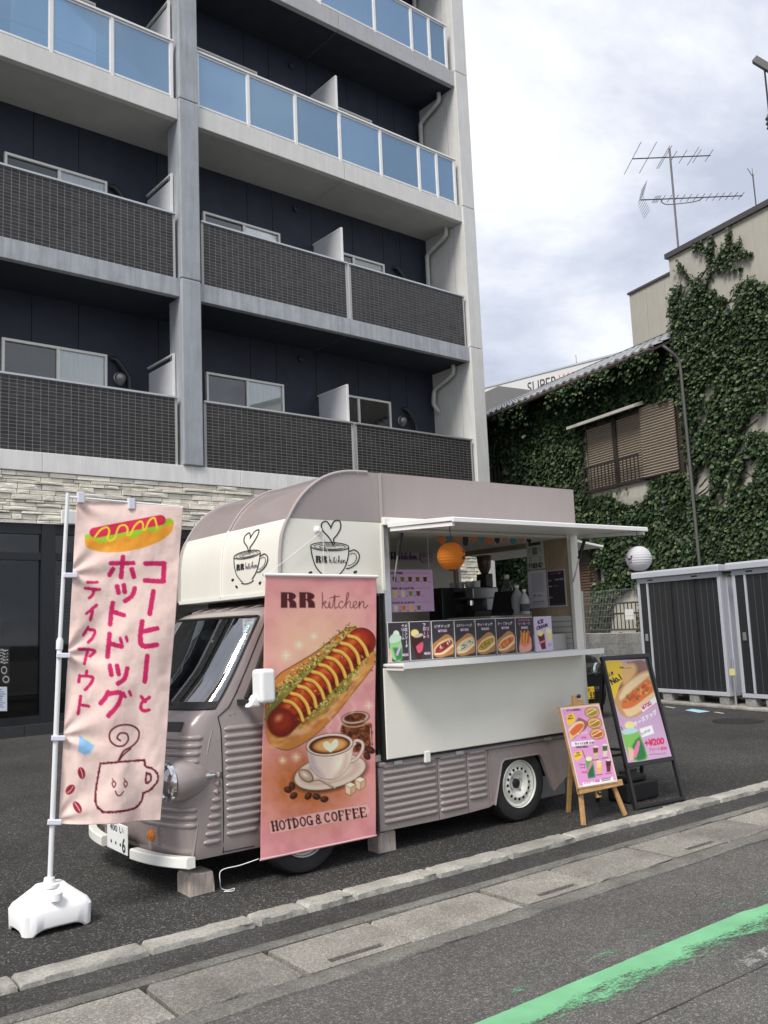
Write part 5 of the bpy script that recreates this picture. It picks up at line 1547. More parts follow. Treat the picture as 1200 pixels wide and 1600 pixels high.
for i in range(len(zlv) - 1):
    z0, z1 = zlv[i], zlv[i + 1]; zm = (z0 + z1) / 2
    for mir in (0, 1):
        for k in range(NK - 1):
            q = [cabpt(z0, k), cabpt(z0, k + 1), cabpt(z1, k + 1), cabpt(z1, k)]
            xm = sum(p[0] for p in q) / 4
            if zm < .46 and 2.62 < xm < 3.25 and k >= len(ts): continue        # front wheel opening
            if mir: q = [(x, 2 * YC - y, z) for x, y, z in q]
            if 1.02 < zm < 1.55 and k < 10: wsm.add(q, [(0, 1, 2, 3)])
            elif side_open(zm, k) and k >= len(ts): sgm[mir].add(q, [(0, 1, 2, 3)])
            else: cabm.add(q, [(0, 1, 2, 3)])
# roof cap and back
roofp = [cabpt(1.62, k) for k in range(NK)]
R_ = np.array([[(p[0], p[1], 1.62) for p in roofp], [(max(p[0], 2.93), YC + (p[1] - YC) * .8, 1.632) for p in roofp], [(max(p[0], 2.98), YC, 1.636) for p in roofp]])
cabm.grid(R_); R2_ = R_.copy(); R2_[..., 1] = 2 * YC - R2_[..., 1]; cabm.grid(R2_)
def weld(mb):
    key = {}; nv = []; mp_ = []
    for p in mb.v:
        k = tuple(round(c, 4) for c in p)
        if k not in key: key[k] = len(nv); nv.append(p)
        mp_.append(key[k])
    f2, m2 = [], []
    for f, mm in zip(mb.f, mb.mi):
        g = []
        for i in f:
            j = mp_[i]
            if j not in g: g.append(j)
        if len(g) > 2: f2.append(tuple(g)); m2.append(mm)
    mb.v, mb.f, mb.mi = nv, f2, m2
    return mb
cab = weld(cabm).build('cab_body', 'mauve', truck, smooth=True)
ws_ = weld(wsm).build('windshield', 'windshield_glass', truck, smooth=True)
for m_ in sgm: weld(m_).build('door_window', 'windshield_glass', truck, smooth=True)
def border(k, z): return Vector(cabpt(z, k)) + Vector((-.004, -.003, 0))
def mirr(pts): return [(p[0], 2 * YC - p[1], p[2]) for p in pts]
low = [border(k, 1.02) for k in range(0, 11)]; rgt = [border(10, z) for z in np.linspace(1.02, 1.55, 8)]; upp = [border(k, 1.55) for k in range(10, -1, -1)]
loop = low + rgt[1:] + upp[1:]
MB().tube(loop, .007, 6).build('windshield_seal', 'rubber', truck, smooth=True)
MB().tube(mirr(loop), .007, 6).build('windshield_seal', 'rubber', truck, smooth=True)
K0 = len(ts)
def sidept(s_, z, o=.004):
    xs, ys = lerp(z, XS), lerp(z, YS_); return (xs + (XE - xs) * s_, ys - o, z)
sl_ = [sidept(.11, z) for z in np.linspace(1.06, 1.53, 8)]; sl2 = [sidept(.85, z) for z in np.linspace(1.53, 1.06, 8)]
MB().tube(sl_ + sl2 + [sl_[0]], .014, 6).build('door_seal', 'rubber', truck, smooth=True)
# door shut line and front crease
dl = [(2.40, lerp(z, YS_) - .001, z) for z in (.21, .4, .6, .8, .9)] + [sidept(.02, z, .001) for z in (.97, 1.02, 1.1, 1.25, 1.4, 1.52)]
MB().tube(dl, .0035, 5).build('door_gap', 'under_black', truck, smooth=True)
MB().tube([(2.40, 4.797, .215), (2.60, 4.797, .215)], .003, 5).build('door_gap', 'under_black', truck)
cre = [(lerp(.2, XS) - .055, 4.805, .21), (2.245, 4.795, .40), (2.28, 4.797, .62), (2.315, 4.80, .80), (2.345, 4.806, .9)]
MB().tube(smooth_path(cre, 5), .010, 6).build('front_crease', 'mauve', truck, smooth=True)
def ysd(x, z):      # body surface y at x on near side, for ribs on the corner
    xc, xs, ys = lerp(z, XC), lerp(z, XS), lerp(z, YS_)
    if x >= xs: return ys
    c = max(0.0, min(1.0, (xs - x) / (xs - xc))) ** (2.6 / 2)
    a = math.acos(min(1, c)); return YC - (YC - ys) * math.sin(a) ** (2 / 2.6)
# door ribs
for k in range(14):
    z = .312 + k * .0450
    rib(2.418, 3.38 if z > .5 else 2.62 + (z - .3) * .3, z, 0, r=.0165, yx=lambda x, z_: lerp(z_, YS_))
for k in range(11):
    z = .285 + k * .0452; x0 = 2.262 + .0105 * k + (0 if k < 8 else .006)
    if 2.385 - x0 > .03: rib(x0 + .012, 2.387, z, 0, r=.0165, yx=ysd)
# front ribs run round the corner: follow the outline
def front_rib(z, k0, k1, r=.0155, mir=False):
    ks = np.linspace(k0, k1, 16); Pm = []
    for i, kk in enumerate(ks):
        j = int(min(kk, NK - 2)); f_ = kk - j
        p = Vector(cabpt(z, j)).lerp(Vector(cabpt(z, j + 1)), f_)
        p2 = Vector(cabpt(z, min(j + 1, NK - 1))) - Vector(cabpt(z, j))
        nrm = Vector((p2.y, -p2.x, 0)).normalized()
        if nrm.x > 0: nrm = -nrm
        e_ = min(1, min(i, 15 - i) / 2.0 + .05)
        row = []
        for q in range(7):
            a = math.pi * q / 6
            c = p + nrm * (math.sin(a) * r * .85 * e_ - .002); row.append((c.x, (2 * YC - c.y) if mir else c.y, z + math.cos(a) * r * e_))
        Pm.append(row)
    MB().grid(np.array(Pm)).build('rib', 'mauve', truck, smooth='full')
for mir in (False, True):
    for z, k1 in ((.865, 12.9), (.822, 12.7), (.779, 12.5), (.736, 12.3)): front_rib(z, 1.2, k1, mir=mir)
    for z, k1 in ((.475, 12.0), (.432, 12.0), (.389, 11.8)): front_rib(z, 1.2, k1, mir=mir)
# headlight pods
for mir in (0, 1):
    sy = 1 if not mir else -1
    hc = (2.085, YC + (4.828 - YC) * sy, .64)
    pod = MB().lathe([(.100, 0), (.111, .018), (.116, .06), (.114, .11), (.102, .17), (.080, .23), (.05, .28), (.02, .31)], hc, (1, .16 * sy, 0), n=36).build('headlight_pod', 'mauve', truck, smooth=True)
    hl = MB().lathe([(.082, -.002), (.094, -.016), (.104, -.010), (.106, .008)], hc, (1, 0, 0), n=36, cap=False).build('headlight_ring', 'chrome', pod, smooth=True)
    MB().lathe([(.0, .012), (.05, .004), (.086, -.004)], hc, (1, 0, 0), n=28, cap=False).build('reflector', 'chrome', pod, smooth=True)
    MB().lathe([(.0, -.040), (.04, -.036), (.07, -.022), (.086, -.006)], hc, (1, 0, 0), n=28, cap=False).build('headlight_lens', 'lamp_glass', pod, smooth=True)
    MB().lathe([(.0, -.012), (.018, -.010), (.022, .005)], hc, (1, 0, 0), n=16, cap=False).build('bulb_cap', 'steel', pod, smooth=True)
    sg = -1 if not mir else 1
    ym = lerp(.62, YS_) if not mir else 2 * YC - lerp(.62, YS_)
    mk_ = MB().lathe([(.0, -.045), (.012, -.043), (.017, -.03), (.017, .03), (.012, .043), (0, .045)], (2.305, ym + sg * .004, .652), (1, 0, 0), n=14).build('side_marker', 'chrome', truck, smooth=True)
    # indicator
    yi = 5.055 if not mir else 2 * YC - 5.055
    xi = lerp(.32, XC) + .035
    bs = MB().box(xi - .02, xi + .03, yi - .05, yi + .05, .27, .37).build('indicator_base', 'mauve', truck, bevel=.006)
    MB().lathe([(.034, 0), (.034, .012), (.026, .026), (0, .032)], (xi - .018, yi + (.01 if not mir else -.01), .32), (-1, 0, 0), n=20).build('indicator_lens', 'amber', bs, smooth=True)
    # side scoop vent under the windshield
    yv = 4.925 if not mir else 2 * YC - 4.925
    def vp(a, z):
        y = yv + (a if not mir else -a); yy = y if not mir else 2 * YC - y
        t_ = min(1, max(0, (YC - yy) / (YC - lerp(z, YS_)))); xx = lerp(z, XS) - (lerp(z, XS) - lerp(z, XC)) * (1 - t_ ** 2.6) ** (1 / 2.6)
        return Vector((xx, y, z))
    vv_ = [vp(-.055, .90), vp(.055, .90), vp(.055, .955), vp(-.055, .955)]
    nn_ = Vector((-1, -.25 if not mir else .25, .35)).normalized()
    ve = MB().add([tuple(p + nn_ * .004) for p in vv_], [(0, 1, 2, 3)]).build('air_vent', 'under_black', truck)
    gm = MB()
    for k in range(9):
        f0 = k / 8
        a_, b_ = vv_[0].lerp(vv_[1], f0) + nn_ * .006, vv_[3].lerp(vv_[2], min(1, f0 + .2)) + nn_ * .006
        gm.tube([a_, b_], .0010, 4)
        a_, b_ = vv_[3].lerp(vv_[2], f0) + nn_ * .006, vv_[0].lerp(vv_[1], min(1, f0 + .2)) + nn_ * .006
        gm.tube([a_, b_], .0010, 4)
    gm.build('vent_mesh', 'vent_metal', ve)
# grille on the hidden centre of the nose: horizontal slats with chevrons
bx('grille_frame', 2.045, 2.075, YC - .27, YC + .27, .45, .86, 'mauve', truck, bevel=.012)
for k in range(8): bx('grille_slat', 2.034, 2.046, YC - .24, YC + .24, .48 + k * .046, .50 + k * .046, 'trim_mauve', truck, bevel=.004)
# lower apron, bumpers, plate
bx('apron', 2.10, 2.16, YC - .40, YC + .36, .20, .34, 'mauve', truck, bevel=.01)
def bump(ys_, nm):
    Pm = []
    for y in ys_:
        t_ = abs(y - YC) / .72; x = 2.015 + .13 * t_ ** 3.2
        d_ = .0
        Pm.append([(x + .045, y, .172), (x + .002, y, .170), (x - .006, y, .176), (x - .006, y, .224), (x + .002, y, .231), (x + .045, y, .230)])
    mb = MB(); G = np.array(Pm); mb.grid(np.concatenate([G, G[:, :1]], 1))
    mb.f.append(tuple(range(6))); mb.mi.append(0); b = (len(ys_) - 1) * 7
    mb.f.append(tuple(b + i for i in range(6))[::-1]); mb.mi.append(0)
    mb.build(nm, 'trim_white', truck, smooth=True)
bump(np.linspace(YC - .755, YC - .29, 16), 'bumper'); bump(np.linspace(YC + .16, YC + .755, 16), 'bumper')
bx('bumper_bracket', 2.05, 2.2, YC - .3, YC + .2, .17, .21, 'under_black', truck)
pc = xp(183, 1300, 2.012)
PYc, PZc = float(pc[1]), .268
npl = MB().box(2.010, 2.018, PYc - .165, PYc + .165, PZc - .083, PZc + .083).build('number_plate', 'white_plastic', truck, bevel=.004)
mat('plate_green', (.01, .07, .045), .5)
mb = MB(); text_mesh(mb, '6', lambda a, b: (2.0075, PYc - .09 - a, PZc - .072 + b), .085, .05, .015); mb.build('plate_digits', 'plate_green', npl)
for k in range(3): MB().lathe([(.010, 0), (.010, .001)], (2.009, PYc + .09 - k * .075, PZc - .035), (-1, 0, 0), n=12).build('plate_dot', 'plate_green', npl)
mb = MB(); text_mesh(mb, '400 い', lambda a, b: (2.0075, PYc + .11 - a, PZc + .032 + b), .036, .22, .0); mb.build('plate_digits', 'plate_green', npl)
# cab roof: paler cap lines
for k in range(5):
    y = YC - .42 + k * .21
    MB().tube([(2.72 + .02 * abs(k - 2), y, 1.598), (2.82, y, 1.615), (2.95, y, 1.632), (3.3, y, 1.638)], .006, 6).build('roof_bead', 'mauve', truck, smooth=True)
bx('roof_gap_block', 2.98, 3.55, TY0 + .12, TY1 - .12, 1.615, 1.690, 'under_black', truck)
bx('cab_back', 3.40, 3.43, TY0 + .07, TY1 - .07, .5, 1.60, 'cab_lining', truck)
bx('gap_filler', 3.44, 3.545, TY0 + .05, TY1 - .05, .4, 1.668, 'under_black', truck)
# cab inside
bx('cab_floor', 2.35, 3.40, TY0 + .06, TY1 - .06, .47, .50, 'dash', truck)
MB().prism([(2.38, .80), (2.34, .97), (2.44, 1.02), (2.56, .99), (2.58, .80)], lambda a, b, d: (a, d, b), TY0 + .14, TY1 - .14).build('dashboard', 'dash', truck, bevel=.015)
for y in (5.10, 5.86):
    s_ = MB().box(2.85, 3.30, y - .22, y + .22, .62, .76).build('seat', 'seat_dark', truck, bevel=.03)
    MB().prism([(3.20, .70), (3.32, .70), (3.38, 1.30), (3.28, 1.32)], lambda a, b, d: (a, d, b), y - .22, y + .22).build('backrest', 'seat_dark', s_, bevel=.03)
    MB().box(3.29, 3.37, y - .12, y + .12, 1.335, 1.50).build('headrest', 'seat_dark', s_, bevel=.03)
cw = Vector((2.62, 5.12, 1.04)); aw_ = Vector((.62, 0, .78)).normalized(); sd_ = Vector((0, 1, 0)); up2 = aw_.cross(sd_)
ring = [tuple(cw + (sd_ * math.cos(a) + up2 * math.sin(a)) * .17) for a in np.linspace(0, 2 * math.pi, 33)]
sw = MB().tube(ring, .014, 8, cap=False).build('steering_wheel', 'black_plastic', truck, smooth=True)
for a in (.3, 2.84, 4.71): MB().tube([tuple(cw - aw_ * .02), tuple(cw + (sd_ * math.cos(a) + up2 * math.sin(a)) * .165)], .010, 6).build('spoke', 'black_plastic', sw)
MB().tube([tuple(cw - aw_ * .3), tuple(cw - aw_ * .01)], .03, 10).build('steering_column', 'black_plastic', sw)
mr_ = xp(327, 992, 2.72)
MB().box(mr_[0] - .015, mr_[0] + .01, mr_[1] - .11, mr_[1] + .11, mr_[2] - .035, mr_[2] + .035).build('rear_view_mirror', 'dash', truck, bevel=.01)
for y0, y1 in ((5.05, 5.42), (5.55, 5.95)):
    pts = [(2.20 + .002, y0, 1.045), (2.235, (y0 + y1) / 2, 1.055), (2.27, y1, 1.075)]
    pts = []
    for f_ in np.linspace(0, 1, 8):
        y = y0 + (y1 - y0) * f_; z = 1.04 + .03 * f_
        t_ = min(1, abs(YC - y) / (YC - lerp(z, YS_))); x = lerp(z, XS) - (lerp(z, XS) - lerp(z, XC)) * (1 - t_ ** 2.6) ** (1 / 2.6)
        pts.append((x - .022, y, z + .02))
    MB().tube(pts, .007, 6).build('wiper', 'black_plastic', truck, smooth=True)
# inspection sticker
def wsp(px, py):
    best = None
    for z in np.linspace(1.05, 1.54, 60):
        for k in np.linspace(0, 9.9, 60):
            j = int(k); p = Vector(cabpt(z, j)).lerp(Vector(cabpt(z, j + 1)), k - j); q = proj(np.array(p))[0]
            d = (q[0] - px) ** 2 + (q[1] - py) ** 2
            if best is None or d < best[0]: best = (d, p)
    return best[1]
st = wsp(386, 983)
mb = MB()
for a, b in [(.022 * math.cos(t_), .022 * math.sin(t_)) for t_ in np.linspace(0, 5.6, 8)] + [(0, 0)]:
    c = st + Vector((-.006 + b * .6, a, b * .8)); mb.lathe([(.008, 0), (.008, .001)], tuple(c), (-1, -.2, .8), n=8)
mb.build('inspection_sticker', mat('sticker_blue', (.55, .72, .80), .5), truck)
# dark band along the foot of the windshield
bd = MB()
for sg_ in (0, 1):
    rows = []
    for z in (1.022, 1.040, 1.058): rows.append([(p[0] - .005, (2 * YC - p[1]) if sg_ else p[1], p[2] + .002) for p in (cabpt(z, k) for k in range(0, 11))])
    bd.grid(np.array(rows))
weld(bd).build('windshield_band', 'rubber', truck, smooth=True)
# door mirror
mp0 = yp(411, 1075, 4.66)
mx_, mz_ = float(mp0[0]), float(mp0[2])
mirb = MB().box(mx_ - .045, mx_ + .055, 4.60, 4.72, mz_ - .085, mz_ + .11).build('door_mirror', 'white_plastic', truck, bevel=.022, seg=4)
MB().prism([(mx_ - .105, mz_ - .105), (mx_ - .02, mz_ - .105), (mx_ - .02, mz_ - .02), (mx_ - .06, mz_ - .04)], lambda a, b, d: (a, d, b), 4.65, 4.71).build('mirror_foot', 'white_plastic', mirb, bevel=.012)
MB().bar((mx_ - .07, 4.68, mz_ - .08), (mx_ - .07, 4.83, mz_ - .08), .04, .03).build('mirror_arm', 'black_plastic', mirb)
for x, z in ((2.46, .98), (2.49, .985)): MB().lathe([(.006, 0), (.006, .004)], (x, lerp(z, YS_), z), (0, -1, 0), n=8).build('rivet', 'aluminium', truck)

# --- cup emblems on the box (thin vinyl lines following the panels)
def ribbon(mb, pts, wd, fn, smooth=6):
    """a line of width wd in the panel's own 2-D coordinates, laid on the panel by fn"""
    if smooth and len(pts) > 2: pts = smooth_path(pts, smooth)
    pts = np.array(pts, float); n = len(pts); L_, R__ = [], []
    for i in range(n):
        d = pts[min(i + 1, n - 1)] - pts[max(i - 1, 0)]; d /= max(np.hypot(*d), 1e-9); nn = np.array([-d[1], d[0]])
        w_ = wd / 2 * (1 if 0 < i < n - 1 else .6)
        L_.append(fn(*(pts[i] + nn * w_))); R__.append(fn(*(pts[i] - nn * w_)))
    mb.add(L_ + R__, [(i, i + 1, n + i + 1, n + i) for i in range(n - 1)])
mat('vinyl_black', (.015, .014, .015), .45)
def cup(mb, fn, s):
    """cup emblem in a box about 1 wide (x to the right, y up), s scales the line width"""
    R1 = lambda pts, w_=.018, sm=6: ribbon(mb, pts, w_, fn, sm)
    el = lambda cx, cy, rx, ry, a0=0, a1=6.284, n=26: [(cx + rx * math.cos(a), cy + ry * math.sin(a)) for a in np.linspace(a0, a1, n)]
    R1(el(-.10, .30, .40, .09), .020, 0); R1(el(-.10, .295, .33, .062), .012, 0); R1(el(-.08, .29, .24, .042, .6, 6.1), .012, 0); R1(el(-.1, .285, .13, .02, .2, 4), .010, 0)
    R1([(-.50, .30), (-.47, .08), (-.40, -.14), (-.27, -.30), (-.20, -.36)], .022)
    R1([(.30, .30), (.28, .10), (.20, -.14), (.06, -.32)], .022)
    R1([(-.26, -.37), (-.10, -.40), (.06, -.37), (.12, -.33)], .022)
    R1([(.30, .20), (.42, .24), (.52, .14), (.48, -.02), (.34, -.14), (.22, -.17)], .024); R1([(.31, .14), (.40, .17), (.46, .10), (.42, -.02), (.32, -.09), (.26, -.10)], .014)
    R1([(-.02, .32), (-.12, .50), (-.24, .64), (-.26, .78), (-.16, .84), (-.08, .74), (-.06, .70)], .026)
    R1([(-.08, .68), (.0, .84), (.12, .86), (.14, .72), (.06, .56), (-.02, .46), (.0, .36)], .026)
    for cx, cy, an in ((-.52, -.26, .5), (-.40, -.44, -.6), (.30, -.42, .8), (.42, -.24, .4)):
        P_ = [(cx + .045 * math.cos(a) * math.cos(an) - .028 * math.sin(a) * math.sin(an), cy + .045 * math.cos(a) * math.sin(an) + .028 * math.sin(a) * math.cos(an)) for a in np.linspace(0, 6.283, 13)[:-1]]
        mb.add([fn(*p) for p in P_], [tuple(range(12))])
    for k in range(2):
        for pl in r_polys(): mb.add([fn(-.40 + k * .125 + a * .105, -.05 + b * .15) for a, b in pl], [tuple(range(len(pl)))])
    for st_ in KIT: ribbon(mb, [(-.12 + a * .105, -.05 + b * .14) for a, b in st_], .010, fn, 4)
fc = hit(391, 872, (1, 0, 0), 2.813)
S1 = .275
mb = MB(); cup(mb, lambda a, b: (px_at(fc[2] + (b - .2) * S1) - .004, fc[1] - a * .455, fc[2] + (b - .2) * S1), S1)
mb.build('cup_emblem', 'vinyl_black', truck)
sc_ = yp(524, 876, TY0 - .0155); S2 = .37
mb = MB(); cup(mb, lambda a, b: (sc_[0] + a * S2, TY0 - .0145, sc_[2] + b * S2 * .82), S2)
mb.build('cup_emblem', 'vinyl_black', truck)
# ------------------------------------------------------------------ printed things
print_mat('print_cloth', .75, weave=.25)
print_mat('print_vinyl', .45, weave=.10)
print_mat('print_gloss', .25)
print_mat('print_card', .5)

# --- banner hung on the truck's side
BT = [(415, 899), (588, 902), (585, 1304), (404, 1341)]
cv = Canvas(BT, 168, 420, (226, 158, 162))
def Zb(x, y): return (400 + x / 6.0, 880 + y / 6.0)
def Zs(pts): return [Zb(*p) for p in pts]
nz = fbm(cv.X * .04, cv.Y * .04, 2, 5)
cv.mix(np.clip((nz - .35) * 2.2, 0, 1) * .55, (238, 178, 178))
cv.mix(np.clip((.5 - nz) * 2.5, 0, 1) * .5, (203, 128, 138))
g = np.exp(-(((cv.X - 490) / 85) ** 2 + ((cv.Y - 1010) / 75) ** 2)) * .75
cv.mix(g, (238, 205, 165))
g = np.exp(-(((cv.X - 478) / 75) ** 2 + ((cv.Y - 1225) / 55) ** 2)) * (.55 + .6 * fbm(cv.X * .1, cv.Y * .1, 9))
cv.mix(np.clip(g * 1.25, 0, .92), (186, 106, 50))
for x, y, r_ in ((280, 870, 6), (400, 770, 5), (370, 1820, 5), (240, 1850, 4), (540, 690, 4), (1060, 1340, 5)):
    px_, py_ = Zb(x, y)
    cv.ell(px_, py_, r_, r_, (250, 226, 190), soft=r_ * 1.2, alpha=.8)
    cv.stroke([(px_ - r_, py_), (px_ + r_, py_)], .7, (255, 245, 225)); cv.stroke([(px_, py_ - r_), (px_, py_ + r_)], .7, (255, 245, 225))
logo(cv, *Zb(235, 420), 135, 24.5, (82, 30, 32), 1.05)
# hot dog
rsb = random.Random(3)
back = Zs([(78, 1380), (90, 1240), (190, 1060), (350, 955), (560, 830), (740, 690), (850, 610), (920, 600), (970, 630), (930, 740), (700, 1000), (420, 1230), (200, 1420), (110, 1420)])
cv.poly(back, (110, 58, 26), smooth=4); cv.poly([(x + .8, y + 1.2) for x, y in back], (214, 140, 66), smooth=4)
for k in range(70):
    t_ = rsb.random(); x = 130 + 760 * t_ + rsb.uniform(-60, 60); y = 1240 - 590 * t_ + rsb.uniform(-50, 90)
    cv.ell(*Zb(x, y), rsb.uniform(2, 7), rsb.uniform(1.5, 3.5), rsb.choice([(232, 172, 96), (190, 108, 44), (236, 190, 120), (176, 92, 36)]), ang=-36, soft=2.5, alpha=.5)
front = Zs([(1090, 820), (1112, 880), (1104, 960), (1040, 1060), (900, 1240), (760, 1420), (600, 1580), (450, 1690), (300, 1755), (190, 1738), (110, 1680), (80, 1580), (90, 1500), (180, 1605), (345, 1655), (505, 1565), (655, 1445), (835, 1245), (1010, 1010)])
lett = Zs([(60, 1470), (160, 1240), (420, 1030), (640, 860), (860, 680), (1000, 700), (1100, 800), (1090, 900), (900, 1140), (700, 1370), (520, 1530), (380, 1560), (120, 1520)])
cv.poly(lett, (150, 140, 60), smooth=3, rough=6)
for k in range(760):
    t_ = rsb.random(); sd = rsb.choice((-1, 1)); x = 200 + 830 * t_ + sd * 112 + rsb.uniform(-55, 55); y = 1420 - 690 * t_ + sd * 136 + rsb.uniform(-55, 55)
    a = rsb.uniform(0, 3.14); l_ = rsb.uniform(1.5, 4.5); p = Zb(x, y)
    cv.stroke([p, (p[0] + l_ * math.cos(a), p[1] + l_ * math.sin(a))], rsb.uniform(.8, 1.8), rsb.choice([(222, 214, 130), (186, 190, 84), (122, 128, 44), (236, 226, 160), (92, 82, 30), (160, 150, 60), (70, 48, 24)]))
cv.poly(front, (118, 62, 24), smooth=4)
cv.poly([(x - .2, y - 1.1) for x, y in front], (208, 136, 66), smooth=4)
for k in range(130):
    t_ = rsb.random(); x = 160 + 920 * t_ + rsb.uniform(-40, 40); y = (1690 - 180 * t_ - 560 * t_ ** 2.0) + rsb.uniform(-70, 35) - 20 * t_
    cv.ell(*Zb(x, y), rsb.uniform(2, 8), rsb.uniform(1.2, 3), rsb.choice([(238, 184, 108), (226, 160, 84), (176, 98, 40), (244, 204, 138)]), ang=-45 + 30 * (1 - t_), soft=2.2, alpha=.5)
A0, A1 = np.array(Zb(255, 1468)), np.array(Zb(985, 742)); ax = A1 - A0; AL = np.hypot(*ax); ax /= AL; nr = np.array([-ax[1], ax[0]])
cv.stroke([tuple(A0), tuple(A1)], 45, (70, 16, 10)); cv.stroke([tuple(A0), tuple(A1)], 43, (146, 38, 18))
cv.stroke([tuple(A0 + nr * -5), tuple(A1 + nr * -5)], 28, (184, 60, 24), soft=5)
cv.stroke([tuple(A0 + nr * -10), tuple(A1 + nr * -10)], 9, (222, 112, 52), soft=4)
cv.stroke([tuple(A0 + nr * 15), tuple(A1 + nr * 15)], 8, (96, 22, 14), soft=4)
for k in range(60):
    t_ = rsb.uniform(.05, 1); q = A0 + ax * AL * t_ + nr * rsb.uniform(-18, 18)
    cv.ell(q[0], q[1], rsb.uniform(1, 3.2), rsb.uniform(.8, 1.6), rsb.choice([(232, 140, 80), (110, 22, 14), (90, 44, 20), (210, 90, 40), (245, 190, 140)]), ang=rsb.uniform(0, 180), soft=1, alpha=.7)
for k in range(10):
    c_ = A0 + ax * (AL * (.13 + .093 * k))
    d0 = c_ - nr * 21 - ax * 1.5; d1 = c_ - nr * 9 + ax * 5; d2 = c_ + nr * 8 + ax * 4; d3 = c_ + nr * 22 - ax * (2 + (k % 3))
    pts = smooth_path([tuple(p) for p in (d0, d1, d2, d3)], 6)
    sh_ = [(x - ax[0] * 2.2, y - ax[1] * 2.2) for x, y in pts]
    cv.stroke(sh_, 3.4, (84, 20, 12), soft=1.2)
    cv.stroke(pts, 6.2, (186, 108, 28)); cv.stroke(pts, 4.9, (242, 184, 70)); cv.stroke([(x + .6, y - .6) for x, y in pts], 1.1, (255, 226, 140))
e0 = A0 - ax * 4
cv.ell(e0[0] - 2, e0[1] + 2, 22, 23, (120, 28, 14), soft=2); cv.ell(e0[0] - 2, e0[1], 16, 17, (176, 56, 24), soft=6); cv.ell(e0[0] - 6, e0[1] - 5, 6, 4.5, (240, 160, 110), ang=-40, soft=3)
# jar of beans
def Z2(x, y): return (400 + x / 6.0, 1100 + y / 6.0)
def Zt(pts): return [Z2(*p) for p in pts]
cv.poly(Zt([(810, 190), (800, 260), (820, 420), (870, 450), (1050, 450), (1085, 400), (1090, 230), (1060, 180)]), (140, 84, 52), smooth=3)
for k in range(85):
    x, y = rsb.uniform(815, 1075), rsb.uniform(205, 440)
    cv.ell(*Z2(x, y), 4.2, 3.0, rsb.choice([(96, 46, 22), (126, 64, 32), (72, 34, 16), (160, 88, 50)]), ang=rsb.uniform(0, 180)); p = Z2(x, y); cv.stroke([(p[0] - 2, p[1] - 1), (p[0] + 2, p[1] + 1)], .6, (52, 22, 10))
cv.ell(*Z2(935, 135), 22.5, 10.5, (110, 70, 50), ang=-8); cv.ell(*Z2(935, 133), 21, 9, (206, 178, 158), ang=-8); cv.ell(*Z2(933, 130), 17, 7, (104, 52, 28), ang=-8)
for k in range(16): cv.ell(*Z2(933 + rsb.uniform(-75, 75), 130 + rsb.uniform(-22, 18)), 3.2, 2.2, rsb.choice([(92, 44, 22), (140, 74, 40), (70, 32, 16)]), ang=rsb.uniform(0, 180))
cv.stroke(Zt([(815, 190), (870, 215), (960, 215), (1060, 180)]), 2.4, (190, 150, 124), smooth=4); cv.stroke(Zt([(1075, 230), (1080, 400)]), 1.2, (226, 190, 160))
# saucer, cup, spoon, sugar
cv.ell(*Z2(690, 660), 59, 27, (70, 38, 22), ang=-13, soft=3, alpha=.8)
cv.ell(*Z2(690, 645), 58, 26, (120, 84, 62), ang=-13); cv.ell(*Z2(690, 642), 57, 25, (222, 204, 186), ang=-13); cv.ell(*Z2(690, 640), 47, 18, (198, 172, 152), ang=-13, soft=2); cv.ell(*Z2(700, 640), 38, 14, (226, 206, 188), ang=-13, soft=3)
cv.stroke(Zt([(905, 380), (950, 345), (1000, 370), (1000, 430), (950, 510), (890, 545)]), 5.4, (100, 66, 50), smooth=5); cv.stroke(Zt([(905, 380), (950, 345), (1000, 370), (1000, 430), (950, 510), (890, 545)]), 4.2, (224, 206, 192), smooth=5)
bodyp = Zt([(470, 400), (480, 470), (500, 560), (540, 640), (600, 695), (690, 712), (770, 695), (850, 630), (895, 540), (915, 420), (915, 370)])
cv.poly(bodyp, (100, 66, 50), smooth=4); cv.poly([(x, y - .7) for x, y in bodyp], (226, 208, 194), smooth=4)
cv.poly(Zt([(490, 470), (520, 590), (590, 680), (640, 690), (560, 590), (530, 480)]), (176, 158, 162), soft=6, alpha=.8); cv.ell(*Z2(790, 560), 9, 17, (248, 232, 212), ang=20, soft=7)
cv.poly(Zt([(860, 480), (850, 590), (790, 670), (740, 690), (800, 620), (850, 480)]), (190, 160, 140), soft=5, alpha=.7)
cv.ell(*Z2(692, 385), 38, 18, (100, 66, 50), ang=-6); cv.ell(*Z2(692, 384), 37, 17, (230, 212, 198), ang=-6); cv.ell(*Z2(692, 388), 33, 14, (84, 44, 22), ang=-6)
cv.ell(*Z2(700, 390), 28, 11, (196, 130, 66), ang=-6, soft=1); cv.ell(*Z2(702, 390), 23, 8.5, (224, 172, 104), ang=-6, soft=1)
cv.poly(Zt([(705, 460), (640, 410), (635, 370), (670, 355), (705, 375), (745, 335), (775, 350), (770, 400)]), (246, 232, 208), smooth=4)
cv.stroke(Zt([(535, 720), (600, 715), (700, 770), (745, 795)]), 3.2, (92, 58, 44), smooth=4); cv.stroke(Zt([(535, 718), (600, 712), (700, 767), (742, 790)]), 2.0, (206, 180, 160), smooth=4)
cv.ell(*Z2(465, 675), 13.5, 8.5, (84, 52, 40), ang=35); cv.ell(*Z2(463, 673), 12.2, 7.2, (190, 158, 136), ang=35); cv.ell(*Z2(455, 665), 6, 3, (236, 214, 196), ang=35, soft=2)
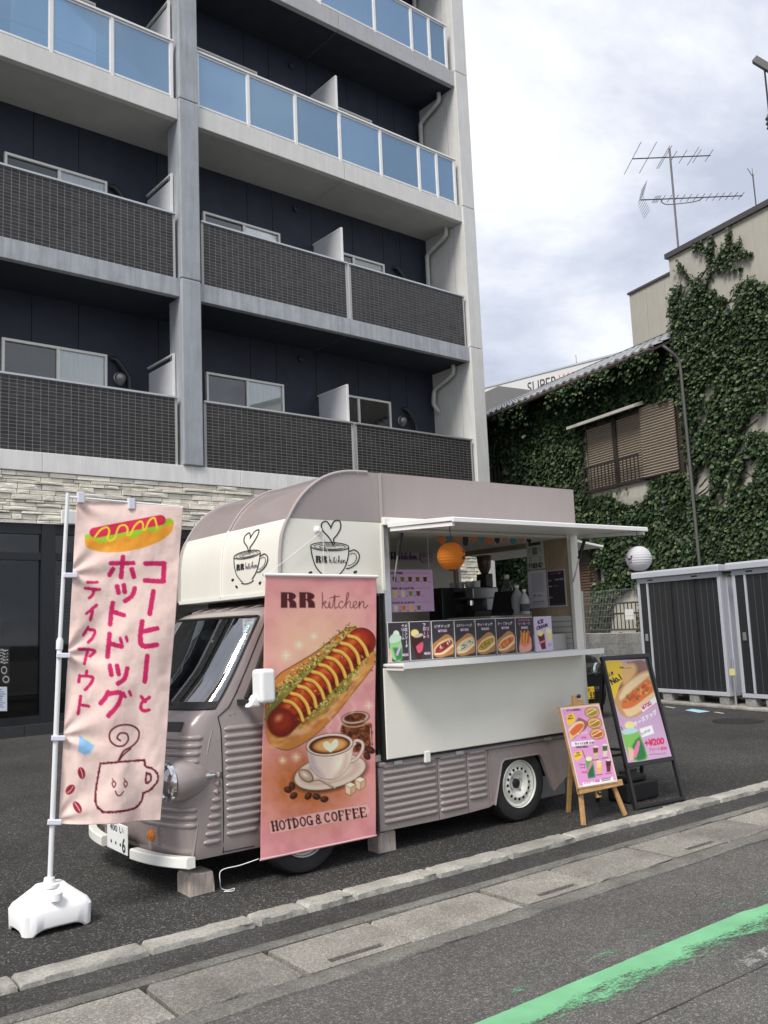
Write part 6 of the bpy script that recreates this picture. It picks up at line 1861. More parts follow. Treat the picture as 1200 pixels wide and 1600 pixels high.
for x, y in ((985, 750), (895, 800)):
    cv.poly(Zt([(x - 60, y - 40), (x - 10, y - 68), (x + 42, y - 45), (x + 42, y + 20), (x - 12, y + 66), (x - 58, y + 40)]), (120, 78, 50)); cv.poly(Zt([(x - 56, y - 38), (x - 10, y - 62), (x + 38, y - 42), (x - 10, y - 14)]), (246, 228, 204)); cv.poly(Zt([(x - 56, y - 34), (x - 10, y - 10), (x - 12, y + 60), (x - 54, y + 36)]), (228, 200, 168)); cv.poly(Zt([(x - 8, y - 10), (x + 38, y - 38), (x + 38, y + 18), (x - 8, y + 58)]), (206, 170, 136))
for x, y, an in ((290, 805, 20), (345, 860, -30), (485, 865, -40), (565, 870, 10), (640, 895, -10), (1075, 440, 20), (1040, 490, 60), (330, 770, 70)):
    cv.ell(*Z2(x, y), 6.6, 5.0, (56, 26, 16), ang=an); cv.ell(*Z2(x - 6, y - 6), 4, 2.6, (112, 60, 38), ang=an, soft=1.5); p = Z2(x, y); cv.stroke([(p[0] - 4, p[1] + 2), (p[0] + 4, p[1] - 1.5)], .8, (34, 14, 8))
for pts in ([(700, 270), (670, 220), (710, 170), (690, 120), (740, 80)], [(780, 240), (800, 180), (770, 120)], [(900, 90), (930, 40), (900, -20)]):
    cv.stroke(Zt(pts), 3.5, (244, 218, 206), soft=2.5, alpha=.55, smooth=5)
# lettering plate
ang_ = 9.5
lab = Zt([(110, 1100), (1040, 935), (1065, 1000), (1040, 1060), (115, 1215)])
cv.poly(lab, (228, 178, 170)); cv.stroke(lab + [lab[0]], .5, (190, 130, 126))
def serif_text(word, x, y, h, adv, col, ang):
    """hand-set serif capitals: thick stems, thin arms, slab feet; strokes in a 1 x 1 box"""
    G_ = {'H': [('T', .18, 0, .18, 1), ('T', .78, 0, .78, 1), ('t', .18, .52, .78, .52), ('s', .18, 0), ('s', .18, 1), ('s', .78, 0), ('s', .78, 1)],
          'O': [('o', .5, .5, .36, .46, 0, 360)], 'T': [('T', .5, 0, .5, 1), ('t', .08, .97, .92, .97), ('s', .5, 0), ('t', .08, .97, .08, .78), ('t', .92, .97, .92, .78)],
          'D': [('T', .2, 0, .2, 1), ('o', .3, .5, .5, .46, -90, 90), ('t', .1, .97, .35, .97), ('t', .1, .03, .35, .03)],
          'G': [('o', .5, .5, .38, .46, 45, 320), ('T', .8, .05, .8, .42), ('t', .6, .42, .95, .42)],
          'C': [('o', .5, .5, .38, .46, 50, 310), ('t', .76, .98, .76, .7)],
          'F': [('T', .22, 0, .22, 1), ('t', .22, .97, .85, .97), ('t', .22, .52, .68, .52), ('s', .22, 0), ('t', .85, .97, .85, .75)],
          'E': [('T', .22, 0, .22, 1), ('t', .22, .97, .85, .97), ('t', .22, .52, .68, .52), ('t', .12, .03, .88, .03), ('t', .85, .97, .85, .78), ('t', .88, .03, .88, .22)],
          '&': [('o', .45, .76, .2, .2, 0, 360), ('o', .42, .28, .30, .26, 30, 330), ('t', .32, .62, .85, .02)]}
    ca, sa = math.cos(R(ang)), math.sin(R(ang)); th = h * .22; tn = h * .10
    def M_(a, b, ox): return (x + (ox + a * adv * .95) * ca - b * h * sa, y - (ox + a * adv * .95) * sa - b * h * ca)
    ox = 0
    for ch in word:
        if ch == ' ': ox += adv * .30; continue
        for e_ in G_[ch]:
            if e_[0] in 'Tt': cv.stroke([M_(e_[1], e_[2], ox), M_(e_[3], e_[4], ox)], th if e_[0] == 'T' else tn, col)
            elif e_[0] == 's': cv.stroke([M_(e_[1] - .18, min(max(e_[2], .03), .97), ox), M_(e_[1] + .18, min(max(e_[2], .03), .97), ox)], tn, col)
            else:
                _, a0, b0, ra, rb, t0, t1 = e_
                pts = [M_(a0 + ra * math.cos(R(q)), b0 + rb * math.sin(R(q)), ox) for q in np.linspace(t0, t1, 22)]
                cv.stroke(pts, th * .72, col)
        ox += adv
serif_text('HOTDOG & COFFEE', 423.0, 1298.0, 14.2, 11.15, (66, 24, 26), 8.6)
ys_edge = [abs(cv.U - .0), abs(cv.U - 1)]
banner = thing('truck_banner', (3.1, 4.72, .14), 'pink hot dog and coffee banner hanging on the truck side', 'banner')
BYp = 4.735
bc = [yp(*p, BYp) for p in BT]
def banner_pt(U, V):
    P_ = (1 - V)[..., None] * ((1 - U)[..., None] * bc[0] + U[..., None] * bc[1]) + V[..., None] * ((1 - U)[..., None] * bc[3] + U[..., None] * bc[2])
    P_[..., 1] += -.012 * np.sin(U * 5.2 + 1.0) * V - .015 * V ** 3 + .004 * np.sin(V * 9 + U * 3)
    return P_
cv.sheet('banner_cloth', banner_pt, 'print_vinyl', banner, gain=1.12, thick=.0016)
tb = MB().tube([tuple(bc[0] + np.array([-.01, 0, .004])), tuple(bc[1] + np.array([.01, 0, .004]))], .011, 12).build('top_rod', 'white_plastic', banner, smooth=True)
MB().tube([tuple(bc[3] + np.array([-.005, -.027, -.004])), tuple(bc[2] + np.array([.005, -.012, -.004]))], .007, 10).build('bottom_rod', mat('rod_pink', (.6, .38, .38), .5), banner, smooth=True)
hook = yp(498, 828, TY0 - .03)
MB().tube([tuple(bc[0] + np.array([.02, 0, .01])), tuple(hook + np.array([0, -.01, -.02])), tuple(bc[1] + np.array([-.3, 0, .01]))], .0022, 5).build('cord', 'white_plastic', banner)
MB().tube([tuple(yp(505, 838, BYp)), tuple(yp(505, 900, BYp))], .002, 5).build('cord', 'white_plastic', banner)
MB().lathe([(.026, 0), (.026, .006), (.014, .014), (.010, .03), (.014, .034)], (hook[0], TY0 - .0125, hook[2]), (0, -1, 0), n=16).build('suction_hook', 'white_plastic', banner, smooth=True)

# --- nobori flag
FT = [(120, 780), (286, 793), (252, 1283), (92, 1289)]
cv = Canvas(FT, 150, 440, (240, 214, 206))
nz = fbm(cv.X * .03, cv.Y * .03, 12, 4); cv.mix(np.clip((nz - .4) * 2, 0, 1) * .25, (232, 200, 194))
def Zf(x, y): return (x / 4.0, 740 + y / 4.0)
MG = (206, 42, 104)
def kana(strokes, wd):
    for st_ in strokes: cv.stroke([Zf(*p) for p in st_], wd, MG, rough=1.2, smooth=4 if len(st_) > 2 else 0)
kana([[(905, 592), (1024, 592)], [(1024, 592), (1018, 708)], [(905, 704), (1016, 711)], [(955, 775), (932, 922)], [(884, 970), (872, 1060), (876, 1112), (905, 1128), (974, 1118)], [(886, 1036), (976, 1014)], [(915, 1190), (900, 1345)]], 7.8)
kana([[(880, 1440), (904, 1472)], [(930, 1445), (884, 1478), (878, 1512), (898, 1526), (930, 1520)]], 5.2)
kana([[(690, 592), (830, 590)], [(765, 550), (755, 682)], [(702, 630), (682, 668)], [(820, 630), (835, 680)], [(730, 742), (738, 785)], [(771, 736), (778, 780)], [(840, 755), (822, 805), (780, 838)], [(702, 850), (686, 988)], [(700, 906), (770, 930)],
      [(682, 1050), (669, 1194)], [(680, 1110), (755, 1130)]], 7.4)
kana([[(747, 1078), (757, 1108)], [(784, 1068), (790, 1096)], [(765, 1416), (776, 1440)], [(803, 1408), (812, 1432)]], 4.8)
kana([[(681, 1250), (690, 1304)], [(725, 1250), (735, 1300)], [(790, 1266), (772, 1328), (730, 1360)], [(668, 1412), (658, 1440), (626, 1480)], [(668, 1424), (746, 1415), (735, 1480), (672, 1555)]], 7.2)
kana([[(545, 718), (605, 718)], [(530, 756), (620, 765)], [(585, 766), (577, 798), (556, 820)], [(602, 866), (537, 920)], [(576, 905), (562, 960)], [(548, 1008), (520, 1058)], [(548, 1020), (590, 1030), (580, 1070), (550, 1104)],
      [(490, 1146), (590, 1155), (562, 1192)], [(545, 1165), (525, 1236)], [(540, 1284), (538, 1310)], [(496, 1312), (491, 1350)], [(496, 1315), (575, 1322), (565, 1362), (530, 1400)], [(501, 1440), (486, 1545)], [(500, 1490), (552, 1500)]], 5.0)
cv.poly([Zf(*p) for p in [(530, 420), (534, 475), (575, 503), (680, 520), (820, 506), (960, 462), (1055, 398), (1082, 340), (1076, 300), (1000, 330), (800, 400), (620, 420)]], (246, 166, 56), smooth=4)
cv.poly([Zf(*p) for p in [(528, 412), (545, 398), (700, 400), (900, 350), (1040, 290), (1072, 295), (1075, 325), (1000, 352), (965, 385), (900, 375), (840, 425), (780, 410), (710, 430), (630, 458), (580, 430), (535, 430)]], (172, 206, 54), smooth=3)
cv.stroke([Zf(592, 386), Zf(1000, 300)], 17, (214, 44, 78)); cv.stroke([Zf(600, 392), Zf(995, 306)], 15, (220, 50, 84))
cv.stroke([Zf(*p) for p in [(592, 415), (630, 365), (668, 350), (682, 380), (670, 425), (690, 440), (715, 420), (740, 350), (775, 335), (795, 360), (790, 400), (810, 400), (840, 340), (875, 310), (890, 330), (890, 365), (905, 362), (930, 305), (960, 285), (970, 310), (980, 355)]], 3.0, (250, 224, 60), smooth=5)
cv.stroke([Zf(*p) for p in [(650, 500), (672, 490)]], 6, (250, 186, 84), soft=3)
MR = (112, 34, 54)
def Z3(x, y): return (x / 3.0, 1120 + y / 3.0)
cv.stroke([Z3(*p) for p in [(560, 138), (545, 125), (560, 105), (590, 108), (598, 135), (575, 160), (540, 160), (512, 135), (515, 95), (555, 70), (610, 70), (648, 95), (645, 135), (615, 165), (575, 185), (552, 225)]], 2.6, MR, smooth=5)
cv.stroke([Z3(*p) for p in [(555, 225), (575, 200), (610, 175)]], 2.4, MR, smooth=4)
for seg in ([(468, 240), (560, 232), (676, 226)], [(468, 242), (458, 300), (446, 370), (450, 420), (478, 448)], [(478, 448), (550, 446), (630, 436), (665, 405), (672, 370)], [(676, 226), (680, 252), (710, 262), (736, 285), (736, 320), (705, 355), (672, 372)]):
    cv.stroke([Z3(*p) for p in seg], 3.2, MR, rough=1.6, smooth=5)
cv.stroke([Z3(*p) for p in [(684, 282), (704, 290), (706, 312), (684, 326), (684, 282)]], 3.2, MR, rough=1.2, smooth=3)
for x in (530, 585):
    cv.stroke([Z3(x - 8, 325), Z3(x, 315), Z3(x + 9, 327), Z3(x, 342), Z3(x - 8, 328)], 1.7, MR, smooth=3); cv.stroke([Z3(x - 6, 305), Z3(x - 2, 318)], 1.4, MR)
cv.stroke([Z3(537, 358), Z3(545, 374), Z3(560, 376), Z3(576, 360)], 1.9, MR, smooth=4)
cv.poly([Z3(*p) for p in [(372, 120), (398, 132), (440, 160), (420, 195), (395, 202), (362, 185)]], (150, 196, 232), rough=3)
cv.stroke([Z3(395, 128), Z3(432, 152)], 2, (214, 226, 170), soft=1)
for x, y, an in ((380, 282, 75), (329, 356, -50), (362, 431, 55)):
    cv.ell(*Z3(x, y), 8.6, 5.6, (150, 36, 52), ang=an); p = Z3(x, y); dx, dy = 6.5 * math.cos(R(an)), 6.5 * math.sin(R(an)); cv.stroke([(p[0] - dx, p[1] - dy), (p[0] + 1, p[1] + .5), (p[0] + dx, p[1] + dy)], 1.1, (240, 206, 200), smooth=3)
fb = gp(78, 1447)
flag = thing('nobori_flag', (float(fb[0]), float(fb[1]), 0), 'pale pink hot dog flag on a white pole with weighted base', 'flag')
fdir = np.array([.97, -.245, 0]); fn_ = np.array([.245, .97, 0]); fd_ = fn_ @ np.array([1.457, 4.878, 0])
fcn = [hit(*p, fn_, fd_) for p in FT]
def fold(U, V):
    f_ = .030 * (fbm(U * 4 + V * 2, V * 9 - U * 3, 51, 4) - .5)
    for vv_ in (.005, .24, .49, .74, .99):       # creases fanning from the straps
        d_ = np.hypot(U * .55, (V - vv_) * 1.6); a_ = np.arctan2((V - vv_) * 1.6, U * .55 + .03)
        f_ = f_ + .012 * np.cos(a_ * 9) * np.exp(-(d_ / .28) ** 2) * np.clip(d_ / .05, 0, 1)
    return f_
def flag_pt(U, V):
    P_ = (1 - V)[..., None] * ((1 - U)[..., None] * fcn[0] + U[..., None] * fcn[1]) + V[..., None] * ((1 - U)[..., None] * fcn[3] + U[..., None] * fcn[2])
    wv = .55 * fold(U, V) + .020 * np.sin(U * 6 + V * 2.5) * (.25 + V) + .006 * np.sin(V * 14 + U * 6) + .006 * np.sin(U * 17 - V * 5) * (.3 + .7 * V) + .03 * (fbm(U * 3.2 + 5, V * 7, 33, 3) - .5) * (.2 + .8 * np.clip(U * 2, 0, 1))
    return P_ + wv[..., None] * fn_
cv.sheet('flag_cloth', flag_pt, 'print_cloth', flag, gain=1.1, thick=.001)
pb = hit(77, 1395, fn_, fd_); pt = hit(106, 770, fn_, fd_); pm_ = hit(93, 1010, fn_, fd_)
mat('pole_white', (.72, .73, .74), .35)
MB().tube([tuple(pb - np.array([0, 0, .02])), tuple(pm_)], .0135, 12).build('lower_pole', 'pole_white', flag, smooth=True)
MB().tube([tuple(pm_), tuple(pt)], .0105, 12).build('upper_pole', 'pole_white', flag, smooth=True)
MB().lathe([(.0135, -.02), (.018, -.015), (.018, .03), (.012, .045)], tuple(pm_), tuple(pt - pm_), n=14).build('pole_joint', 'pole_white', flag, smooth=True)
ptr = hit(287, 792, fn_, fd_); ptl = hit(104, 776, fn_, fd_)
MB().tube([tuple(ptl), tuple(ptr + np.array([0, .008, 0]))], .006, 8).build('cross_rod', 'pole_white', flag, smooth=True)
mat('strap_white', (.66, .66, .76), .6)
for p in ((109, 899), (98, 1024), (90, 1153), (84, 1284)):
    a_ = hit(p[0] - 10, p[1], fn_, fd_); b_ = hit(p[0] + 12, p[1], fn_, fd_)
    MB().bar(tuple(a_ - fn_ * .008), tuple(b_ - fn_ * .008), .03, .026, up=tuple(np.array([0, 0, 1.0]))).build('strap', 'strap_white', flag, bevel=.004)
for p in ((126, 776), (205, 786)):
    a_ = hit(*p, fn_, fd_); MB().box(a_[0] - .018, a_[0] + .018, a_[1] - .014, a_[1] + .014, a_[2] - .035, a_[2] + .025).build('strap', 'strap_white', flag, bevel=.003)
# water-filled base: loft of rounded rectangles, sculpted feet
def base_tank():
    cx, cy = float(fb[0]), float(fb[1]); yaw_ = R(4)
    cu, su = math.cos(yaw_) * .92, math.sin(yaw_) * .92
    secs = [(.0, .184, .146, .0), (.008, .192, .154, 0), (.105, .196, .158, 0), (.132, .178, .140, 0), (.138, .168, .130, 0), (.200, .085, .060, 0), (.212, .072, .050, 0)]
    n = 64; P_ = []
    for z, a, b, _ in secs:
        row = []
        for k in range(n + 1):
            an = 2 * math.pi * k / n; c, s_ = math.cos(an), math.sin(an); e_ = 2 / 5.5
            x = a * abs(c) ** e_ * (1 if c >= 0 else -1); y = b * abs(s_) ** e_ * (1 if s_ >= 0 else -1)
            zz = z
            if z < .05:   # arched recess between the feet
                ar = max(0, 1 - (abs(abs(an % math.pi - math.pi / 2)) / .50) ** 2) * .030 + max(0, 1 - (abs(min(an % math.pi, math.pi - an % math.pi)) / .30) ** 2) * .026
                zz = z + max(0, ar)
            row.append((cx + x * cu - y * su, cy + x * su + y * cu, zz))
        P_.append(row)
    mb = MB().grid(np.array(P_)); b = (len(secs) - 1) * (n + 1)
    mb.f.append(tuple(b + i for i in range(n))); mb.mi.append(0)
    return weld(mb)
tank = base_tank().build('water_base', mat('tank_white', (.84, .84, .83), .35, var=.03, vs=5), flag, smooth=True)
MB().lathe([(.05, .20), (.05, .214), (.03, .219), (.026, .245), (.0, .245)], (float(pb[0]), float(pb[1]), 0), n=20).build('pole_socket', 'tank_white', tank, smooth=True)
cp_ = gp(88, 1408, .15)
MB().lathe([(.030, .155), (.030, .190), (.026, .195), (0, .195)], (float(cp_[0]), float(cp_[1]), 0), n=20).build('filler_cap', 'tank_white', tank, smooth=True)

# --- A-frame sign and easel: boards leaning back on their legs
mat('frame_black', (.020, .020, .021), .4, var=.1)
mat('easel_wood', (.52, .30, .12), .55, var=.18, vs=6, streak=.25, strk_scale=(3, 3, 20))
def lean_frame(fa, fb_, th):
    A_ = gp(*fa); B_ = gp(*fb_); ex = (B_ - A_) / np.linalg.norm(B_ - A_); bk = np.array([-ex[1], ex[0], 0]); t_ = R(th)
    n_ = bk * math.cos(t_) - np.array([0, 0, 1]) * math.sin(t_); up = bk * math.sin(t_) + np.array([0, 0, 1]) * math.cos(t_)
    return A_, ex, bk, n_, up, np.linalg.norm(B_ - A_)
# black A-frame
A_, ex, bk, n_, up, Wf = lean_frame((994, 1266), (1068, 1251), 12)
af = thing('a_frame_sign', tuple(A_ + ex * Wf / 2), 'tall black A-frame sign with cheese hot dog poster beside the easel', 'sign')
def FP(a, b, o=0.0): return A_ + ex * a + up * b - n_ * o
H0, H1 = .325, 1.15; Wt = .512
for a in (.0, Wf - .0):
    MB().bar(tuple(FP(a, 0)), tuple(FP(min(a, Wt), H1)), .026, .03, up=tuple(n_)).build('leg', 'frame_black', af, bevel=.003)
MB().bar(tuple(FP(-.005, .02)), tuple(FP(Wf + .005, .02)), .022, .03, up=tuple(n_)).build('foot_bar', 'frame_black', af)
for b in (H0, H1): MB().bar(tuple(FP(-.013, b)), tuple(FP(Wt + .013, b)), .034, .034, up=tuple(n_)).build('frame_rail', 'frame_black', af, bevel=.004)
B0 = A_ + bk * .42
for a in (.02, Wf - .02): MB().bar(tuple(B0 + ex * a), tuple(FP(min(a, Wt), H1 - .02, -.02)), .022, .024).build('back_leg', 'frame_black', af)
MB().bar(tuple(B0 + ex * .02 + np.array([0, 0, .35]) - bk * .07), tuple(B0 + ex * (Wf - .02) + np.array([0, 0, .35]) - bk * .07), .02, .02).build('back_bar', 'frame_black', af)
MB().bar(tuple(FP(.01, .45, -.03)), tuple(B0 + ex * .02 + np.array([0, 0, .42]) - bk * .1), .012, .02).build('stay', 'frame_black', af)
AT = [(943, 1032), (1008, 1030), (1050, 1183), (981, 1192)]
cv = Canvas(AT, 96, 172, (208, 172, 204))
def Z8(x, y): return (850 + x / 5.0, 990 + y / 5.0)
def Z8s(p): return [Z8(*q) for q in p]
cv.poly(Z8s([(470, 215), (600, 215), (640, 300), (600, 440), (540, 500), (500, 380)]), (250, 206, 60), smooth=3)
cv.poly(Z8s([(640, 220), (800, 215), (840, 360), (760, 330), (620, 420), (570, 470), (600, 380), (690, 300)]), (150, 110, 96), smooth=3)
cv.poly(Z8s([(600, 240), (700, 230), (720, 300), (620, 400)]), (232, 186, 120), soft=3, smooth=3)
cv.poly(Z8s([(545, 520), (580, 440), (700, 330), (810, 280), (830, 340), (850, 420), (880, 520), (780, 600), (680, 650), (600, 620)]), (212, 160, 100), smooth=3)
cv.poly(Z8s([(585, 480), (640, 390), (760, 310), (810, 300), (812, 330), (700, 420), (600, 510)]), (244, 214, 166), smooth=3, soft=1.5)
cv.poly(Z8s([(600, 540), (640, 480), (740, 400), (800, 350), (840, 380), (850, 430), (780, 510), (680, 570), (620, 580)]), (226, 120, 58), smooth=3)
for k in range(46):
    t_ = rsb.random(); cv.ell(*Z8(630 + 200 * t_ + rsb.uniform(-20, 20), 535 - 150 * t_ + rsb.uniform(-30, 35)), rsb.uniform(1.5, 3.4), rsb.uniform(1, 2), rsb.choice([(240, 160, 84), (214, 96, 40), (250, 190, 120), (110, 110, 40), (196, 76, 40)]), ang=rsb.uniform(0, 180), soft=.8)
cv.poly(Z8s([(610, 580), (700, 560), (850, 450), (880, 480), (760, 590), (660, 640)]), (240, 208, 160), smooth=3, soft=1)
cv.poly(Z8s([(750, 560), (870, 480), (885, 520), (770, 605)]), (246, 240, 244)); cv.text('¥700', *Z8(772, 590), 17, 7.4, (196, 34, 104), .03, ang=33)
cv.text('チーズドッグ', *Z8(712, 720), 41, 8.4, (252, 248, 252), .04, ang=31)
cv.text('人気', *Z8(505, 335), 9.5, 6.5, (30, 26, 24), .03, ang=22); cv.text('No.1', *Z8(532, 396), 18, 10, (30, 26, 24), .05, ang=30)
cv.text('RR', *Z8(592, 270), 7, 2.6, (60, 40, 40), .03); cv.stroke(Z8s([(635, 268), (680, 264)]), .8, (150, 110, 120))
cv.poly(Z8s([(608, 770), (700, 745), (740, 760), (810, 960), (780, 985), (690, 990), (640, 900)]), (132, 196, 92), smooth=2); cv.poly(Z8s([(690, 870), (745, 800), (800, 950), (770, 985), (710, 980)]), (46, 120, 66), soft=2, smooth=2)
cv.poly(Z8s([(690, 940), (730, 830), (750, 850), (720, 970)]), (226, 130, 168), smooth=2); cv.ell(*Z8(668, 705), 8, 6, (246, 232, 160)); cv.poly(Z8s([(606, 745), (680, 725), (735, 745), (700, 770), (620, 780)]), (190, 222, 226), smooth=2); cv.stroke(Z8s([(600, 720), (612, 745)]), 1, (60, 50, 60))
cv.poly(Z8s([(655, 880), (700, 900), (700, 985), (665, 985)]), (236, 190, 170), soft=1)
cv.poly(Z8s([(745, 735), (840, 705), (860, 770), (765, 805)]), (248, 246, 250)); cv.text('セットドリンク', *Z8(764, 788), 15, 4.6, (40, 34, 40), .02, ang=26)
cv.text('+¥200', *Z8(788, 880), 31, 11.5, (214, 40, 96), .05, ang=8); cv.text('フロート追加!', *Z8(822, 920), 28, 6.4, (214, 60, 110), .03, ang=6); cv.text('HOTDOG & CAFE', *Z8(826, 950), 26, 3.0, (170, 100, 140), .02, ang=4)
pc_ = [hit(*p, n_, n_ @ (A_ - n_ * .012)) for p in AT]
def quad_pt(q): return lambda U, V: (1 - V)[..., None] * ((1 - U)[..., None] * q[0] + U[..., None] * q[1]) + V[..., None] * ((1 - U)[..., None] * q[3] + U[..., None] * q[2])
cv.sheet('poster', quad_pt(pc_), 'print_gloss', af, gain=1.0)
MB().add([tuple(FP(-.01, H0, -.004)), tuple(FP(Wt + .01, H0, -.004)), tuple(FP(Wt + .01, H1, -.004)), tuple(FP(-.01, H1, -.004)), tuple(FP(-.01, H0, .006)), tuple(FP(Wt + .01, H0, .006)), tuple(FP(Wt + .01, H1, .006)), tuple(FP(-.01, H1, .006))], [(0, 1, 2, 3), (7, 6, 5, 4), (0, 4, 5, 1), (1, 5, 6, 2), (2, 6, 7, 3), (3, 7, 4, 0)]).build('backing_board', 'frame_black', af)
# weight box standing in the frame
wp = gp(1012, 1252)
wb = thing('weight_box', (float(wp[0]), float(wp[1]) + .1, 0), 'black plastic weight standing inside the A-frame sign', 'weight')
wx, wy = float(wp[0]), float(wp[1]) + .12
MB().box(wx - .19, wx + .20, wy - .09, wy + .12, 0.001, .15).build('tank', 'black_plastic', wb, bevel=.018, seg=3)
MB().box(wx - .16, wx + .08, wy - .07, wy + .10, .152, .20).build('upper_tank', 'black_plastic', wb, bevel=.014, seg=3)
MB().bar((wx - .14, wy + .015, .222), (wx + .06, wy + .015, .222), .026, .024).build('handle', 'black_plastic', wb, bevel=.006)
# easel
A_, ex, bk, n_, up, Wf = lean_frame((912, 1290), (977, 1274), 13)
ea = thing('wooden_easel', tuple(A_ + ex * Wf / 2), 'small wooden easel holding a pink menu board', 'easel')
ap_ = FP(Wf * .47, .86)
for a, t_ in ((.0, .37), (Wf, .57)):
    MB().bar(tuple(FP(a, 0)), tuple(FP(Wf * t_, .84)), .036, .02, up=tuple(n_)).build('leg', 'easel_wood', ea, bevel=.003)
bf = gp(888, 1269); MB().bar(tuple(bf), tuple(FP(Wf * .47, .82, -.03)), .034, .02).build('back_leg', 'easel_wood', ea, bevel=.003)
MB().bar(tuple(FP(-.0, .232, .022)), tuple(FP(Wf + .02, .232, .022)), .045, .03, up=tuple(n_)).build('ledge', 'easel_wood', ea, bevel=.003)
MB().bar(tuple(FP(Wf * .47, .16, .008)), tuple(FP(Wf * .47, .90, .0)), .05, .018, up=tuple(n_)).build('centre_slat', 'easel_wood', ea, bevel=.003)
MB().bar(tuple(FP(Wf * .47 - .055, .845, .02)), tuple(FP(Wf * .47 + .055, .845, .02)), .04, .026, up=tuple(n_)).build('top_clamp', 'easel_wood', ea, bevel=.004)
MB().lathe([(.014, 0), (.016, .012), (.008, .022)], tuple(FP(Wf * .47 + .03, .89, .012)), tuple(-n_), n=12).build('clamp_knob', 'black_plastic', ea, smooth=True)
MB().lathe([(.014, 0), (.016, .012), (.008, .022)], tuple(FP(Wf * .47, .19, .02)), tuple(-n_), n=12).build('clamp_knob', 'black_plastic', ea, smooth=True)
ET = [(875, 1106), (936, 1100), (965, 1221), (904, 1231)]
eb = thing('menu_board', tuple(FP(Wf * .47, .25, .03)), 'pink hot dog and drinks menu board resting on the easel', 'sign')
ebase = n_ @ (A_ - n_ * .045)
pc_ = [hit(*p, n_, ebase) for p in ET]
cen = sum(pc_) / 4
bq = [c + (c - cen) * .03 for c in pc_]
MB().add([tuple(p + n_ * .003) for p in bq] + [tuple(p + n_ * .016) for p in bq], [(0, 1, 2, 3), (7, 6, 5, 4), (0, 4, 5, 1), (1, 5, 6, 2), (2, 6, 7, 3), (3, 7, 4, 0)]).build('wood_frame', 'easel_wood', eb)
cv = Canvas(ET, 90, 150, (226, 158, 206))
cv.mix((np.minimum(np.minimum(cv.U, 1 - cv.U), np.minimum(cv.V, 1 - cv.V)) < .025).astype(float), (236, 214, 196))
cv.text('RR kitchen', *Z8(175, 608), 18, 3, (90, 40, 60), .02, ang=3); cv.text('HOTDOG', *Z8(230, 604), 11, 3, (60, 20, 40), .04, ang=3)
cv.poly(Z8s([(175, 640), (230, 620), (245, 680), (200, 720), (178, 700)]), (248, 204, 60), smooth=2); cv.text('人気', *Z8(190, 655), 6, 3.4, (40, 30, 20), .03, ang=10); cv.text('No.1', *Z8(188, 674), 8, 3.4, (40, 30, 20), .04, ang=10)
cv.poly(Z8s([(270, 655), (340, 690), (330, 740), (260, 800), (215, 830), (190, 780), (240, 700)]), (150, 96, 90), smooth=2)
cv.poly(Z8s([(190, 760), (240, 700), (310, 690), (305, 750), (240, 810), (205, 830)]), (238, 196, 130), smooth=2); cv.poly(Z8s([(200, 770), (250, 715), (305, 705), (300, 740), (230, 800)]), (224, 104, 50), smooth=2); cv.stroke(Z8s([(195, 755), (250, 700), (290, 690)]), 2.2, (246, 222, 176), smooth=3)
cv.text('チーズドッグ', *Z8(262, 800), 16, 4.4, (255, 250, 255), .03, ang=12); cv.text('¥700', *Z8(292, 825), 8, 3.2, (214, 40, 110), .03, ang=5)
for x, y, c_ in ((375, 615, (150, 140, 40)), (395, 700, (160, 120, 40)), (415, 785, (190, 90, 50))):
    cv.ell(*Z8(x, y), 11.5, 9, (120, 74, 40)); cv.ell(*Z8(x, y), 10.6, 8.2, (226, 176, 104)); cv.ell(*Z8(x, y + 4), 8.6, 4.6, c_, ang=-14); cv.stroke(Z8s([(x - 38, y + 16), (x + 30, y - 22)]), 1.6, (250, 224, 150)); cv.stroke(Z8s([(x + 8, y + 38), (x + 45, y + 32)]), 1.2, (190, 60, 120))
cv.poly(Z8s([(212, 848), (390, 832), (392, 862), (216, 886)]), (250, 248, 250)); cv.text('セットがお得 -¥100', *Z8(242, 874), 30, 4.6, (50, 30, 50), .03, ang=4); cv.text('DRINK MENU', *Z8(250, 898), 19, 3.2, (70, 30, 60), .04, ang=3)
cv.poly(Z8s([(232, 935), (285, 915), (298, 965), (245, 995)]), (248, 204, 60), smooth=2); cv.text('人気', *Z8(250, 945), 6, 3.2, (40, 30, 20), .03, ang=12); cv.text('おすすめ', *Z8(246, 968), 9, 3, (40, 30, 20), .03, ang=18)
cv.poly(Z8s([(322, 985), (380, 975), (398, 1120), (345, 1130)]), (96, 170, 84), smooth=1); cv.poly(Z8s([(340, 1070), (385, 1030), (398, 1120), (350, 1130)]), (34, 104, 62), soft=2); cv.stroke(Z8s([(340, 1080), (375, 1000)]), 3, (228, 130, 170)); cv.ell(*Z8(350, 980), 5, 3.5, (246, 236, 190)); cv.stroke(Z8s([(300, 915), (325, 980)]), .8, (60, 40, 50))
for x, y, c1_, c2_ in ((405, 935, (110, 60, 34), (214, 188, 150)), (478, 920, (60, 96, 50), (228, 214, 190)), (432, 1050, (246, 214, 120), (240, 190, 90)), (505, 1040, (70, 26, 20), (110, 40, 30))):
    cv.poly(Z8s([(x - 22, y - 50), (x + 18, y - 52), (x + 14, y + 40), (x - 14, y + 42)]), c2_); cv.poly(Z8s([(x - 22, y - 40), (x + 18, y - 42), (x + 16, y - 5), (x - 18, y)]), c1_); cv.ell(*Z8(x - 2, y - 50), 4, 1.4, (236, 226, 214)); cv.stroke(Z8s([(x - 24, y + 56), (x + 22, y + 50)]), 1.0, (120, 50, 90))
